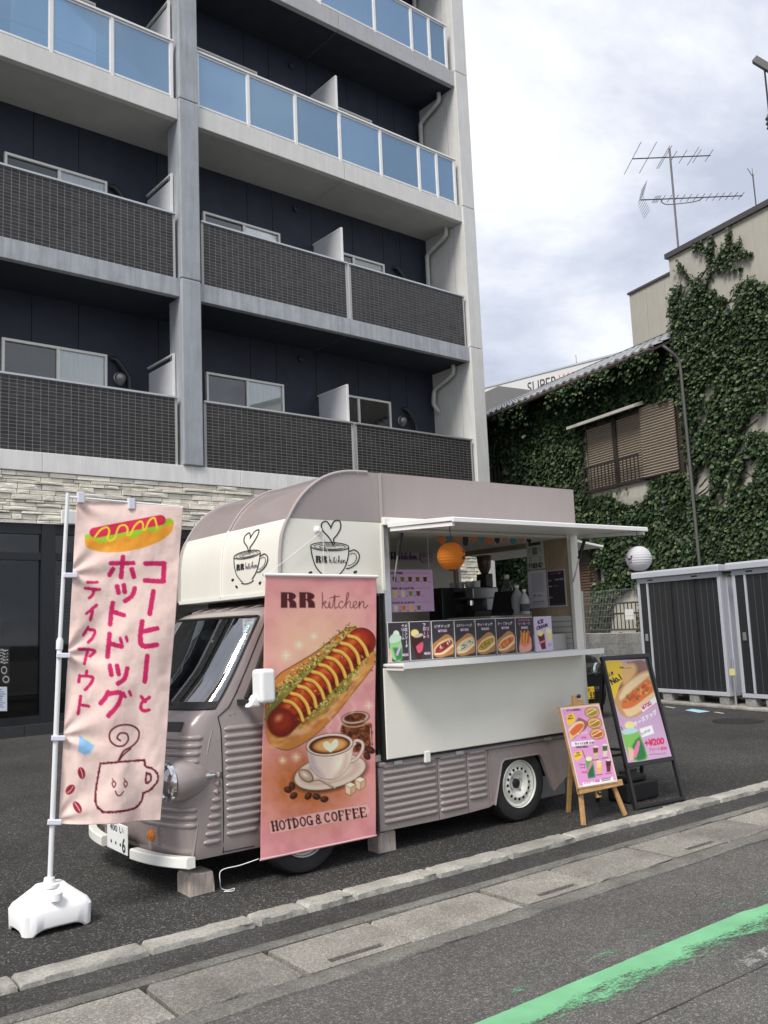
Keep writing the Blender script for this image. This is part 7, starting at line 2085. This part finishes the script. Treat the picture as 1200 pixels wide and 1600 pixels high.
cv.text('クリーム', *Z8(274, 1035), 10, 3.4, (40, 20, 40), .03, ang=5); cv.text('ソーダ', *Z8(284, 1058), 8, 3.4, (40, 20, 40), .03, ang=5); cv.text('¥500', *Z8(295, 1094), 8, 3.2, (214, 40, 110), .02, ang=5)
cv.poly(Z8s([(300, 1165), (540, 1118), (545, 1150), (308, 1195)]), (250, 248, 250)); cv.text('レモネード+¥200', *Z8(318, 1178), 24, 5, (190, 50, 120), .03, ang=9); cv.stroke(Z8s([(450, 1140), (520, 1126)]), 1.2, (90, 60, 90)); cv.stroke(Z8s([(452, 1152), (515, 1140)]), 1.2, (90, 60, 90))
cv.sheet('menu_print', quad_pt(pc_), 'print_gloss', eb, gain=1.0)

# --- cards along the counter
def card(px0, px1, label, paint, base, tilt=0):
    Yc_ = 4.748
    a0 = yp(px0, 1000, Yc_)[0]; a1 = yp(px1, 1000, Yc_)[0]
    zb, zt = 1.215, 1.215 + .262
    t_ = thing('menu_card', ((a0 + a1) / 2, Yc_, zb), label, 'menu card', 'menu cards standing along the counter')
    bx('card_board', a0 + .002, a1 - .002, Yc_ + .001, Yc_ + .006, zb, zt, 'white_plastic', t_)
    cv_ = Canvas([(0, 0), (100, 0), (100, 170), (0, 170)], 42, 72, base); paint(cv_)
    q = [np.array(p) for p in ((a0 + .005, Yc_ - .0015, zt - .004), (a1 - .005, Yc_ - .0015, zt - .004), (a1 - .005, Yc_ - .0015, zb + .003), (a0 + .005, Yc_ - .0015, zb + .003))]
    cv_.sheet('card_print', quad_pt(q), 'print_card', t_, gain=1.0)
DK = (58, 54, 62)
def p_dog(txt, price, fill, spots, pink=False):
    def f_(c):
        n_c = len(txt); wdt = min(82, 15 * n_c)
        c.text(txt, 50 - wdt / 2, 32, wdt, 15, (248, 244, 248) if not pink else (236, 120, 170), .03); c.text('¥' + price, 28, 52, 44, 13, (236, 206, 226), .03)
        c.poly([(0, 104), (30, 84), (66, 62), (92, 74), (100, 96), (100, 150), (70, 160), (30, 168), (0, 150)], (190, 134, 80), smooth=3)
        c.poly([(4, 130), (30, 100), (80, 80), (98, 92), (94, 120), (50, 150), (12, 152)], (238, 206, 156), smooth=3)
        c.poly([(8, 134), (34, 108), (82, 90), (94, 98), (88, 112), (44, 142), (14, 146)], fill, smooth=3)
        for k in range(40):
            t__ = rsb.random(); c.ell(14 + 74 * t__ + rsb.uniform(-4, 4), 138 - 40 * t__ + rsb.uniform(-10, 8), rsb.uniform(2, 6), rsb.uniform(1.5, 3), rsb.choice(spots), ang=rsb.uniform(0, 180))
        c.stroke([(12, 150), (50, 148), (96, 118)], 8, (244, 220, 178), smooth=4)
    return f_
def vert(c, word, x, y0, col):
    for k, ch in enumerate(word):
        if ch == 'ー': c.stroke([(x + 6.5, y0 + k * 18 - 12), (x + 6.5, y0 + k * 18 + 1)], 2.4, col)
        else: c.text(ch, x, y0 + k * 18, 13, 14, col, .04)
def p_melon(c):
    c.poly([(4, 70), (60, 62), (66, 160), (34, 168), (6, 140)], (150, 206, 140), smooth=2); c.poly([(20, 110), (64, 110), (66, 162), (36, 168)], (52, 128, 74), soft=6); c.ell(40, 50, 16, 16, (226, 240, 216)); c.poly([(2, 72), (20, 50), (62, 58), (60, 80), (10, 90)], (200, 226, 206), smooth=2); c.stroke([(40, 140), (58, 104)], 12, (206, 170, 214)); c.poly([(0, 110), (10, 120), (14, 168), (0, 168)], (226, 186, 160), smooth=2)
    vert(c, 'メロンソーダ', 84, 22, (250, 246, 250))
    vert(c, 'クリーム', 68, 22, (240, 214, 236))
    c.text('¥500', 66, 150, 32, 12, (236, 206, 226), .03)
def p_cola(c):
    c.poly([(4, 66), (62, 50), (64, 90), (52, 168), (30, 168), (12, 110)], (64, 30, 26), smooth=2); c.ell(24, 50, 20, 17, (246, 224, 140)); c.ell(42, 62, 24, 8, (200, 190, 180), ang=-12); c.poly([(26, 110), (62, 90), (58, 130), (36, 140)], (214, 90, 116), smooth=2)
    vert(c, 'コーラ', 82, 40, (244, 150, 190))
    vert(c, 'フロート', 66, 22, (250, 246, 250))
    c.text('¥500', 66, 150, 32, 12, (236, 206, 226), .03)
def p_pot(c):
    c.text('スパイラル', 14, 18, 72, 13, (238, 120, 176), .03); c.text('ソーセージ', 14, 36, 72, 13, (244, 170, 206), .03); c.text('¥400', 30, 56, 42, 13, (236, 206, 226), .03)
    c.poly([(24, 90), (80, 90), (88, 130), (60, 168), (14, 168), (12, 140)], (232, 140, 120), smooth=2)
    for k in range(8): c.stroke([(28 + k * 7, 66 + (k % 3) * 6), (30 + k * 5, 124)], 8, [(214, 140, 60), (190, 90, 40), (236, 180, 96)][k % 3])
    c.poly([(16, 130), (50, 146), (86, 126), (84, 160), (60, 168), (18, 168)], (240, 170, 150), smooth=2)
def p_ice(c):
    c.text('ICE', 20, 38, 34, 20, (40, 24, 44), .06, ang=14, slant=.2); c.text('CREAM', 10, 66, 68, 18, (40, 24, 44), .06, ang=14, slant=.2)
    c.poly([(14, 90), (54, 84), (58, 160), (34, 164)], (96, 44, 40)); c.ell(30, 82, 17, 14, (246, 232, 150)); c.stroke([(24, 130), (56, 120)], 10, (222, 130, 130)); c.poly([(66, 84), (96, 72), (94, 116), (74, 124)], (240, 226, 150)); c.ell(80, 70, 15, 13, (250, 242, 180)); c.stroke([(70, 140), (92, 138)], 2, (120, 80, 140)); c.stroke([(70, 148), (88, 146)], 2, (120, 80, 140))
GRN = [(90, 120, 40), (226, 220, 150), (60, 80, 30), (240, 236, 220)]
card(606, 638.5, 'melon cream soda card, leftmost of the counter cards', p_melon, DK)
card(640, 673, 'cola float card, second from left on the counter', p_cola, DK)
card(674.5, 709, 'pizza dog card priced 700 yen, third from left on counter', p_dog('ピザドッグ', '700', (150, 50, 46), [(180, 60, 50), (240, 230, 220), (120, 30, 36), (90, 50, 40)]), DK)
card(710.5, 742, 'herb topped hot dog card, fourth from left on counter', p_dog('スパイシードッグ', '700', (200, 196, 180), GRN), DK)
card(743.5, 774, 'mustard hot dog card priced 600 yen, fifth from left', p_dog('ホットドッグ', '600', (170, 150, 50), [(226, 190, 60), (120, 110, 40), (180, 90, 50)]), DK)
card(775.5, 805, 'cheese dog card with orange sausage, sixth from left', p_dog('チーズドッグ', '700', (214, 110, 56), [(230, 140, 80), (200, 84, 40), (246, 190, 120)]), DK)
card(806.5, 834, 'fried sausage cup card with pink heading beside ice cream card', p_pot, DK)
card(835.5, 864, 'lilac ice cream card, rightmost of the counter cards', p_ice, (214, 196, 224))

# --- inside the kitchen
def sign_rect(name, q, label, cat, base, nu, nv, paint, m='print_card', back=.004, outn=(0, -1, 0), group=None):
    o_ = np.array(outn, float)
    t_ = thing(name, tuple((q[2] + q[3]) / 2), label, cat, group)
    MB().add([tuple(p - o_ * .001) for p in q] + [tuple(p - o_ * (back + .001)) for p in q], [(0, 1, 2, 3), (7, 6, 5, 4), (0, 4, 5, 1), (1, 5, 6, 2), (2, 6, 7, 3), (3, 7, 4, 0)]).build('board', 'white_plastic', t_)
    cv_ = Canvas([(0, 0), (100, 0), (100, 100), (0, 100)], nu, nv, base); paint(cv_)
    cv_.sheet('print', quad_pt([p + o_ * .0015 for p in q]), m, t_, gain=1.0)
    return t_
YF = TY1 - .042
def farq(x0, y0, x1, y1):
    a = yp(x0, (y0 + y1) / 2, YF); b = yp(x1, (y0 + y1) / 2, YF); zt = yp((x0 + x1) / 2, y0, YF)[2]; zb = yp((x0 + x1) / 2, y1, YF)[2]
    return [np.array((a[0], YF, zt)), np.array((b[0], YF, zt)), np.array((b[0], YF, zb)), np.array((a[0], YF, zb))]
def p_menu(c):
    for y, tx in ((8, 'COFFEE'), (44, 'TEA & LATTE'), (78, 'ADE & JUICE')):
        c.text(tx, 5, y + 3, 4.6 * len(tx), 5, (60, 20, 50), .05); c.stroke([(5 + 5.2 * len(tx), y), (92, y)], .6, (140, 90, 130))
    for r_, (y, cols) in enumerate(((24, [(70, 30, 20), (120, 110, 60), (90, 50, 30), (120, 70, 40), (60, 26, 18)]), (58, [(226, 196, 110), (236, 214, 180), (120, 140, 70), (110, 60, 40)]), (92, [(240, 226, 190), (226, 130, 60), (236, 180, 90), (110, 110, 70)]))):
        for k, cc in enumerate(cols):
            x = 14 + k * 17; c.poly([(x - 5, y - 9), (x + 5, y - 9), (x + 4, y + 7), (x - 4, y + 7)], (226, 206, 210)); c.poly([(x - 4.6, y - 7), (x + 4.6, y - 7), (x + 3.6, y + 5), (x - 3.6, y + 5)], cc); c.stroke([(x + 7, y + 5), (x + 11, y + 5)], 1.2, (120, 80, 130))
YFs = YF; YF = 4.98
dm = sign_rect('drinks_menu', farq(607, 890, 677, 956), 'mauve drinks menu hanging at the left end of the serving hatch', 'menu', (206, 168, 204), 90, 84, p_menu, outn=(0, -1, 0))
dq = farq(607, 890, 677, 956)
for k in (0, 1): MB().tube([tuple(dq[k] + np.array([.03 - .06 * k, .002, 0])), (dq[k][0] + .03 - .06 * k, YF + .002, 2.098)], .0015, 4).build('hanging_string', 'white_plastic', dm)
YF = YFs
def p_rr(c):
    for k in range(2):
        for pl in r_polys(): c.poly([(4 + k * 21 + a * 18, 86 - b * 72) for a, b in pl], (34, 20, 30))
    for st_ in KIT: c.stroke([(48 + a * 14, 84 - b * 62) for a, b in st_], 2.4, (60, 40, 60), smooth=4)
sign_rect('name_sign', farq(602, 858, 654, 877), 'pale lilac name strip on the inside wall above the drinks menu', 'sign', (204, 182, 206), 80, 30, p_rr)
q = farq(656, 848, 677, 882); cq = sum(q) / 4; sx_ = q[1][0] - q[0][0]; sz_ = q[0][2] - q[3][2]
cs_ = thing('cup_sticker', tuple(cq), 'round lilac coffee cup sticker beside the name strip', 'sticker')
MB().prism([(cq[0] + sx_ * .48 * math.cos(a), cq[2] - sz_ * .18 + sz_ * .30 * math.sin(a)) for a in np.linspace(0, 6.283, 25)[:-1]], lambda a, b, d: (a, d, b), YF - .004, YF - .001).build('backing', mat('lilac', (.52, .44, .54), .6), cs_)
mb = MB(); cup(mb, lambda a, b: (cq[0] + a * sx_ * .8, YF - .0055, cq[2] - sz_ * .12 + b * sz_ * .5), 1); mb.build('cup_lines', mat('plum', (.10, .05, .10), .6), cs_)
# posters on the rear wall, inside
XR = 5.522
def rearq(x0, y0, x1, y1):
    a = xp(x0, (y0 + y1) / 2, XR); b = xp(x1, (y0 + y1) / 2, XR); zt = xp((x0 + x1) / 2, y0, XR)[2]; zb = xp((x0 + x1) / 2, y1, XR)[2]
    return [np.array((XR, a[1], zt)), np.array((XR, b[1], zt)), np.array((XR, b[1], zb)), np.array((XR, a[1], zb))]
def p_friend(c):
    c.text('お友達登録', 18, 16, 64, 9, (40, 44, 44), .03); c.rect(14, 18, 86, 28, (70, 74, 76)); c.rect(34, 34, 64, 56, (130, 132, 132))
    for y in (38, 46, 66, 74): c.stroke([(12, y), (26, y)], 2, (120, 124, 124)); c.stroke([(72, y), (88, y)], 2, (120, 124, 124))
    c.text('FRIEND', 8, 97, 84, 15, (40, 42, 44), .03)
sign_rect('friend_poster', rearq(823, 838, 849, 889), 'white poster reading FRIEND on the rear wall inside', 'poster', (206, 210, 204), 36, 66, p_friend, outn=(-1, 0, 0))
def p_plain(c):
    c.rect(18, 8, 86, 58, (206, 206, 216)); c.text('RR kitchen', 26, 70, 48, 6, (90, 90, 100), .02); c.stroke([(20, 84), (84, 83)], 2, (130, 130, 140)); c.stroke([(10, 90), (88, 89)], 1.4, (170, 170, 178))
sign_rect('paper_notice', rearq(826, 891, 854, 950), 'plain pale notice sheet below the FRIEND poster', 'poster', (226, 224, 234), 36, 66, p_plain, outn=(-1, 0, 0))
def p_sched(c):
    c.text('フレンドリー営業', 18, 13, 64, 6, (226, 120, 120), .03)
    for y in (28, 44, 74): c.stroke([(8, y), (24, y)], 1.8, (220, 216, 220))
    c.text('11:00 18:00', 40, 29, 50, 4.5, (214, 210, 214), .02); c.stroke([(30, 44), (60, 44)], 1.0, (150, 146, 150)); c.stroke([(10, 92), (90, 92)], .8, (110, 108, 110))
    for a in ((0, 0, 100, 3), (0, 97, 100, 100), (0, 0, 4, 100), (96, 0, 100, 100)): c.rect(*a, (226, 224, 230))
sign_rect('schedule_board', rearq(856, 890, 884, 948), 'dark schedule board with white border on the rear wall inside', 'poster', (58, 54, 62), 36, 66, p_sched, outn=(-1, 0, 0))
mat('pale_slat', (.62, .62, .57), .6)
for k in range(6): bx('slat', 5.515, 5.527, TY0 + .05, TY0 + .42, 1.21 + k * .045, 1.25 + k * .045, 'pale_slat', truck)
# rear shelf with machines
bx('rear_shelf', 5.05, 5.50, 5.26, 6.20, 1.475, 1.50, 'interior_panel', truck)
bx('work_top', 3.66, 5.04, 5.85, 6.20, 1.10, 1.13, 'aluminium', truck)
mat('steel_body', (.30, .30, .31), .3, metal=.7)
def at5(px, py, x=5.30): return xp(px, py, x)
em = at5(735, 940); ey = float(em[1])
esp = thing('espresso_machine', (5.30, ey, 1.501), 'black and steel espresso machine on the rear shelf of the truck', 'coffee machine')
MB().box(5.16, 5.44, ey - .20, ey + .20, 1.502, 1.550).build('base', 'black_plastic', esp, bevel=.006)
MB().box(5.30, 5.44, ey - .20, ey + .20, 1.551, 1.710).build('back', 'steel_body', esp, bevel=.008)
MB().box(5.14, 5.44, ey - .21, ey + .21, 1.650, 1.750).build('head', 'steel_body', esp, bevel=.012)
MB().box(5.135, 5.139, ey - .12, ey + .12, 1.670, 1.720).build('display', 'black_plastic', esp)
for s_ in (-.09, .09):
    MB().lathe([(.03, 0), (.03, .04), (.02, .05)], (5.22, ey + s_, 1.600), n=16).build('group_head', 'chrome', esp, smooth=True)
    MB().tube([(5.20, ey + s_, 1.605), (5.05, ey + s_, 1.595)], .011, 8).build('handle', 'black_plastic', esp, smooth=True)
for s_ in (-.15, -.06, .05, .14): MB().lathe([(.032, 0), (.037, .05), (.037, .055)], (5.24, ey + s_, 1.751), n=14).build('cup', 'white_plastic', esp, smooth=True)
gm_ = at5(742, 900); gy = float(gm_[1]) - .02
gr_ = thing('coffee_grinder', (5.40, gy, 1.751), 'coffee grinder with brown bean hopper on the espresso machine', 'grinder')
MB().box(5.35, 5.44, gy - .06, gy + .06, 1.752, 1.87).build('body', 'black_plastic', gr_, bevel=.01)
MB().lathe([(.03, 0), (.055, .05), (.065, .15), (.06, .16), (0, .165)], (5.40, gy, 1.87), n=20).build('bean_hopper', mat('hopper', (.10, .055, .035), .2), gr_, smooth=True)
tm = at5(784, 938, 5.2); ty = float(tm[1])
tab = thing('tablet_till', (5.2, ty, 1.501), 'black tablet till standing on the shelf by the bottles', 'tablet')
MB().box(5.12, 5.30, ty - .07, ty + .07, 1.502, 1.518).build('stand', 'black_plastic', tab, bevel=.004)
MB().prism([(5.19, 1.510), (5.205, 1.510), (5.265, 1.700), (5.25, 1.700)], lambda a, b, d: (a, d, b), ty - .13, ty + .13).build('screen', 'black_plastic', tab, bevel=.003)
def bottle(px, lab, r_, h, mb_, mc, name='bottle', x=5.36, zb=1.501):
    p = xp(px, 930, x); y = float(p[1])
    t_ = thing(name, (x, y, zb), lab, 'bottle', 'bottles on the rear shelf')
    MB().lathe([(r_ * .9, 0), (r_, .01), (r_, h * .55), (r_ * .85, h * .68), (r_ * .35, h * .84), (r_ * .32, h * .9)], (x, y, zb), n=20).build('body', mb_, t_, smooth=True)
    MB().lathe([(r_ * .4, h * .9), (r_ * .4, h), (r_ * .1, h)], (x, y, zb), n=14).build('cap', 'white_plastic', t_, smooth=True)
    if mc: MB().lathe([(r_ * 1.01, h * .12), (r_ * 1.01, h * .42)], (x, y, zb), n=20, cap=False).build('label_band', mc, t_, smooth=True)
glass('bottle_clear', (.75, .80, .82), .12)
mat('bottle_blue', (.03, .10, .28), .4); mat('bottle_frost', (.42, .43, .43), .5)
bottle(793, 'clear water bottle with blue label on the rear shelf', .055, .34, 'bottle_clear', 'bottle_blue', zb=1.501)
bottle(808, 'frosted pump bottle on the rear shelf beside the posters', .05, .24, 'bottle_frost', None, x=5.25)
bottle(819, 'small pale bottle at the right end of the rear shelf', .04, .20, 'bottle_frost', 'seat_dark', x=5.22)
cq_ = xp(694, 950, 5.1)
cbn = thing('dark_cabinet', (5.1, float(cq_[1]), .625), 'tall black appliance in the inner corner left of the espresso machine', 'appliance')
MB().box(5.0, 5.25, float(cq_[1]) - .09, float(cq_[1]) + .09, .625, 1.76).build('case', 'black_plastic', cbn, bevel=.012)
MB().box(4.992, 4.999, float(cq_[1]) - .07, float(cq_[1]) + .07, 1.2, 1.70).build('door', 'dark', cbn)
# garland along the top of the rear opening
ga = thing('paper_garland', (5.0, 5.2, 2.0), 'orange blue and black party garland hanging inside the hatch', 'garland')
mat('g_orange', (.62, .16, .03), .6); mat('g_blue', (.06, .22, .28), .6); mat('g_black', (.015, .015, .015), .6)
gp_ = []
GY_ = 4.98
for k in range(12):
    px_ = 690 + k * 12.4; py_ = 836 + (3 if k % 3 else 7)
    c_ = yp(px_, py_, GY_); gp_.append((c_[0], GY_, c_[2] + .03))
    m_ = ('g_orange', 'g_blue', 'g_orange', 'g_black')[k % 4]; r_ = .034
    sh_ = [(r_ * (1 + .12 * math.cos(5 * a)) * math.cos(a) * (.85 if m_ == 'g_black' else 1), r_ * (1.1 if m_ != 'g_black' else 1.5) * math.sin(a)) for a in np.linspace(0, 6.283, 21)[:-1]]
    MB().prism(sh_, lambda a, b, d: (c_[0] + a, GY_ + d, c_[2] + b), -.002, .002).build('paper_piece', m_, ga)
MB().tube(gp_, .003, 5).build('string', 'g_black', ga)

# --- paper lanterns
def lantern(px, py, y, r_, col, label, top_z, face):
    c = yp(px, py, y); c = np.array([float(c[0]), y, float(c[2])])
    t_ = thing('paper_lantern', tuple(c - np.array([0, 0, r_])), label, 'lantern', 'paper lanterns hanging from the hatch')
    m, t, o = new_mat('paper_' + label[:6].strip().replace(' ', '_'))
    p = node(t, 'ShaderNodeBsdfPrincipled', {'Base Color': c4(col), 'Roughness': .8, 'Specular IOR Level': .2}); tl__ = node(t, 'ShaderNodeBsdfTranslucent', {'Color': c4(col)})
    mx__ = node(t, 'ShaderNodeMixShader', {0: .35, 1: p.outputs[0], 2: tl__.outputs[0]}); t.links.new(mx__.outputs[0], o.inputs[0])
    prof_ = []
    n = 13
    for k in range(n * 4 + 1):
        a = -1.32 + 2.64 * k / (n * 4); rr = r_ * math.cos(a) * (1 + .018 * (math.cos(2 * math.pi * k / 4) - 1)); prof_.append((max(rr, .012), r_ * .97 * math.sin(a)))
    MB().lathe(prof_, tuple(c), n=36, cap=False).build('shade', m, t_, smooth='full')
    for z in (prof_[0][1], prof_[-1][1]): MB().lathe([(prof_[0][0] * 1.02, -.006), (prof_[0][0] * 1.02, .006)], tuple(c + np.array([0, 0, z])), n=20).build('ring', 'black_plastic', t_)
    MB().tube([tuple(c + np.array([0, 0, prof_[-1][1]])), (c[0], c[1], top_z)], .003, 5).build('hanger', 'black_plastic', t_)
    face(t_, c, r_)
    return t_
def to_cam(c): d = CPOS - c; d[2] = 0; return d / np.linalg.norm(d)
def on_ball(c, r_, az, el, k=1.012):
    f_ = to_cam(c); s_ = np.array([-f_[1], f_[0], 0]); s_ = -s_ if s_ @ MC[:, 0] < 0 else s_
    d = (f_ * math.cos(az) + s_ * math.sin(az)) * math.cos(el) + np.array([0, 0, 1]) * math.sin(el); return tuple(c + d * r_ * k)
def patch(t_, c, r_, poly, nm, m_):
    MB().add([on_ball(c, r_, a, b) for a, b in poly], [tuple(range(len(poly)))]).build(nm, m_, t_)
def face_orange(t_, c, r_):
    for pl in ([(.95, .42), (1.25, .30), (1.0, .16)], [(1.02, .06), (1.2, .0), (1.05, -.10)], [(.85, -.12), (1.05, -.05), (1.3, -.16), (1.15, -.34), (1.0, -.28), (.95, -.36)]): patch(t_, c, r_, pl, 'printed_face', 'g_black')
def face_white(t_, c, r_):
    for a0 in (-1.05, -.55): patch(t_, c, r_, [(a0 + .10 * math.cos(q), .16 + .06 * math.sin(q)) for q in np.linspace(0, 6.28, 11)[:-1]], 'printed_eye', 'g_black')
    patch(t_, c, r_, [(-1.0, .06), (-.8, .02), (-.5, .08), (-.56, -.06), (-.72, -.13), (-.9, -.08)], 'printed_mouth', 'plum')
    patch(t_, c, r_, [(-.9, -.20), (-.74, -.26), (-.58, -.18), (-.58, -.36), (-.74, -.30), (-.9, -.38)], 'printed_bow', mat('bow_purple', (.28, .12, .34), .6))
def hatch_z(y): return 2.112 + (2.075 - 2.112) * ((TY0 - .045 - y) / .65)
lantern(705, 869, 4.35, .094, (.80, .27, .035), 'orange paper lantern with black face hanging under the hatch', hatch_z(4.35) - .001, face_orange)
wl = lantern(998, 873, 4.10, .096, (.74, .73, .77), 'white paper lantern with smiling face at the hatch corner', hatch_z(4.10) - .001, face_white)

# --- on the ground: wooden blocks, box, cord
mat('block_wood', (.52, .44, .38), .8, var=.2, vs=8, streak=.3, strk_scale=(30, 30, 2), bump=.3)
def chock(px0, px1, py, h, depth, label, z0=0.0):
    a, b = gp(px0, py), gp(px1, py - (px1 - px0) * .1)
    wx = np.linalg.norm(b - a)
    x0 = float(a[0]); y0 = float(a[1])
    mb = rough_block(x0, x0 + wx, y0, y0 + depth, 0, h, 77 + int(px0), nx=5, jit=.002, rnd=.006)
    return mb.build('wood_block', 'block_wood', label=label, cat='wood block', group='wooden blocks under the truck')
chock(296, 340, 1402, .115, .16, 'wooden block on the ground under the front corner of the truck')
chock(592, 625, 1334, .13, .12, 'wooden block under the middle of the truck skirt')
gb = gp(858, 1244)
g_ = thing('storage_bin', (5.42, 5.32, 0), 'grey storage box under the rear of the truck', 'box')
mat('bin_grey', (.34, .34, .33), .6, var=.1)
MB().box(5.40, 5.78, 5.25, 5.55, 0.001, .24).build('bin', 'bin_grey', g_, bevel=.012)
MB().box(5.38, 5.80, 5.23, 5.57, .241, .27).build('lid', 'bin_grey', g_, bevel=.008)
c0 = yp(404, 1342, 4.735); c1 = gp(345, 1362, .06); 
cp = [tuple(c0), tuple(yp(375, 1352, 4.76)), tuple(yp(346, 1360, 4.79)), tuple(yp(344, 1378, 4.79))] + [tuple(gp(x, y, .006)) for x, y in ((346, 1388), (356, 1391), (366, 1388), (364, 1392), (350, 1393))]
MB().tube(smooth_path(cp, 5), .0026, 6).build('white_cord', 'white_plastic', label='thin white cord trailing from the banner to the front wood block', cat='cord', smooth=True)

# --- notices in the shop window at the left edge
def bq_(x0, y0, x1, y1, off):
    r_ = []
    for p in ((x0, y0), (x1, y0), (x1, y1), (x0, y1)): r_.append(hit(p[0], p[1], BN, BD + off))
    return r_
def p_chalk(c):
    for k in range(5): y = 10 + k * 8; c.stroke([(30 + rsb.uniform(-20, 10), y), (60, y - 2), (70, y + 2), (90, y)], 2.0, (206, 206, 204), rough=4)
    c.ell(70, 62, 16, 10, (200, 200, 198)); c.ell(70, 62, 12, 7, (30, 30, 30)); c.ell(80, 86, 18, 9, (200, 200, 198)); c.ell(80, 86, 13, 6, (30, 30, 30))
sign_rect('chalk_notice', bq_(-14, 1010, 15, 1070, -.12), 'black chalk drawing board at the shop window on the far left', 'notice', (34, 32, 32), 30, 50, p_chalk, outn=tuple(-BN))
def p_note(c):
    c.rect(0, 0, 100, 100, (206, 214, 226))
    for k in range(9): c.stroke([(14, 12 + k * 9), (rsb.uniform(60, 90), 12 + k * 9)], 3, rsb.choice([(60, 80, 130), (40, 44, 60), (110, 120, 150)]))
sign_rect('shop_notice', bq_(-12, 1073, 11, 1111, -.12), 'pale printed notice under the chalk drawing board', 'notice', (206, 214, 226), 30, 40, p_note, outn=tuple(-BN))
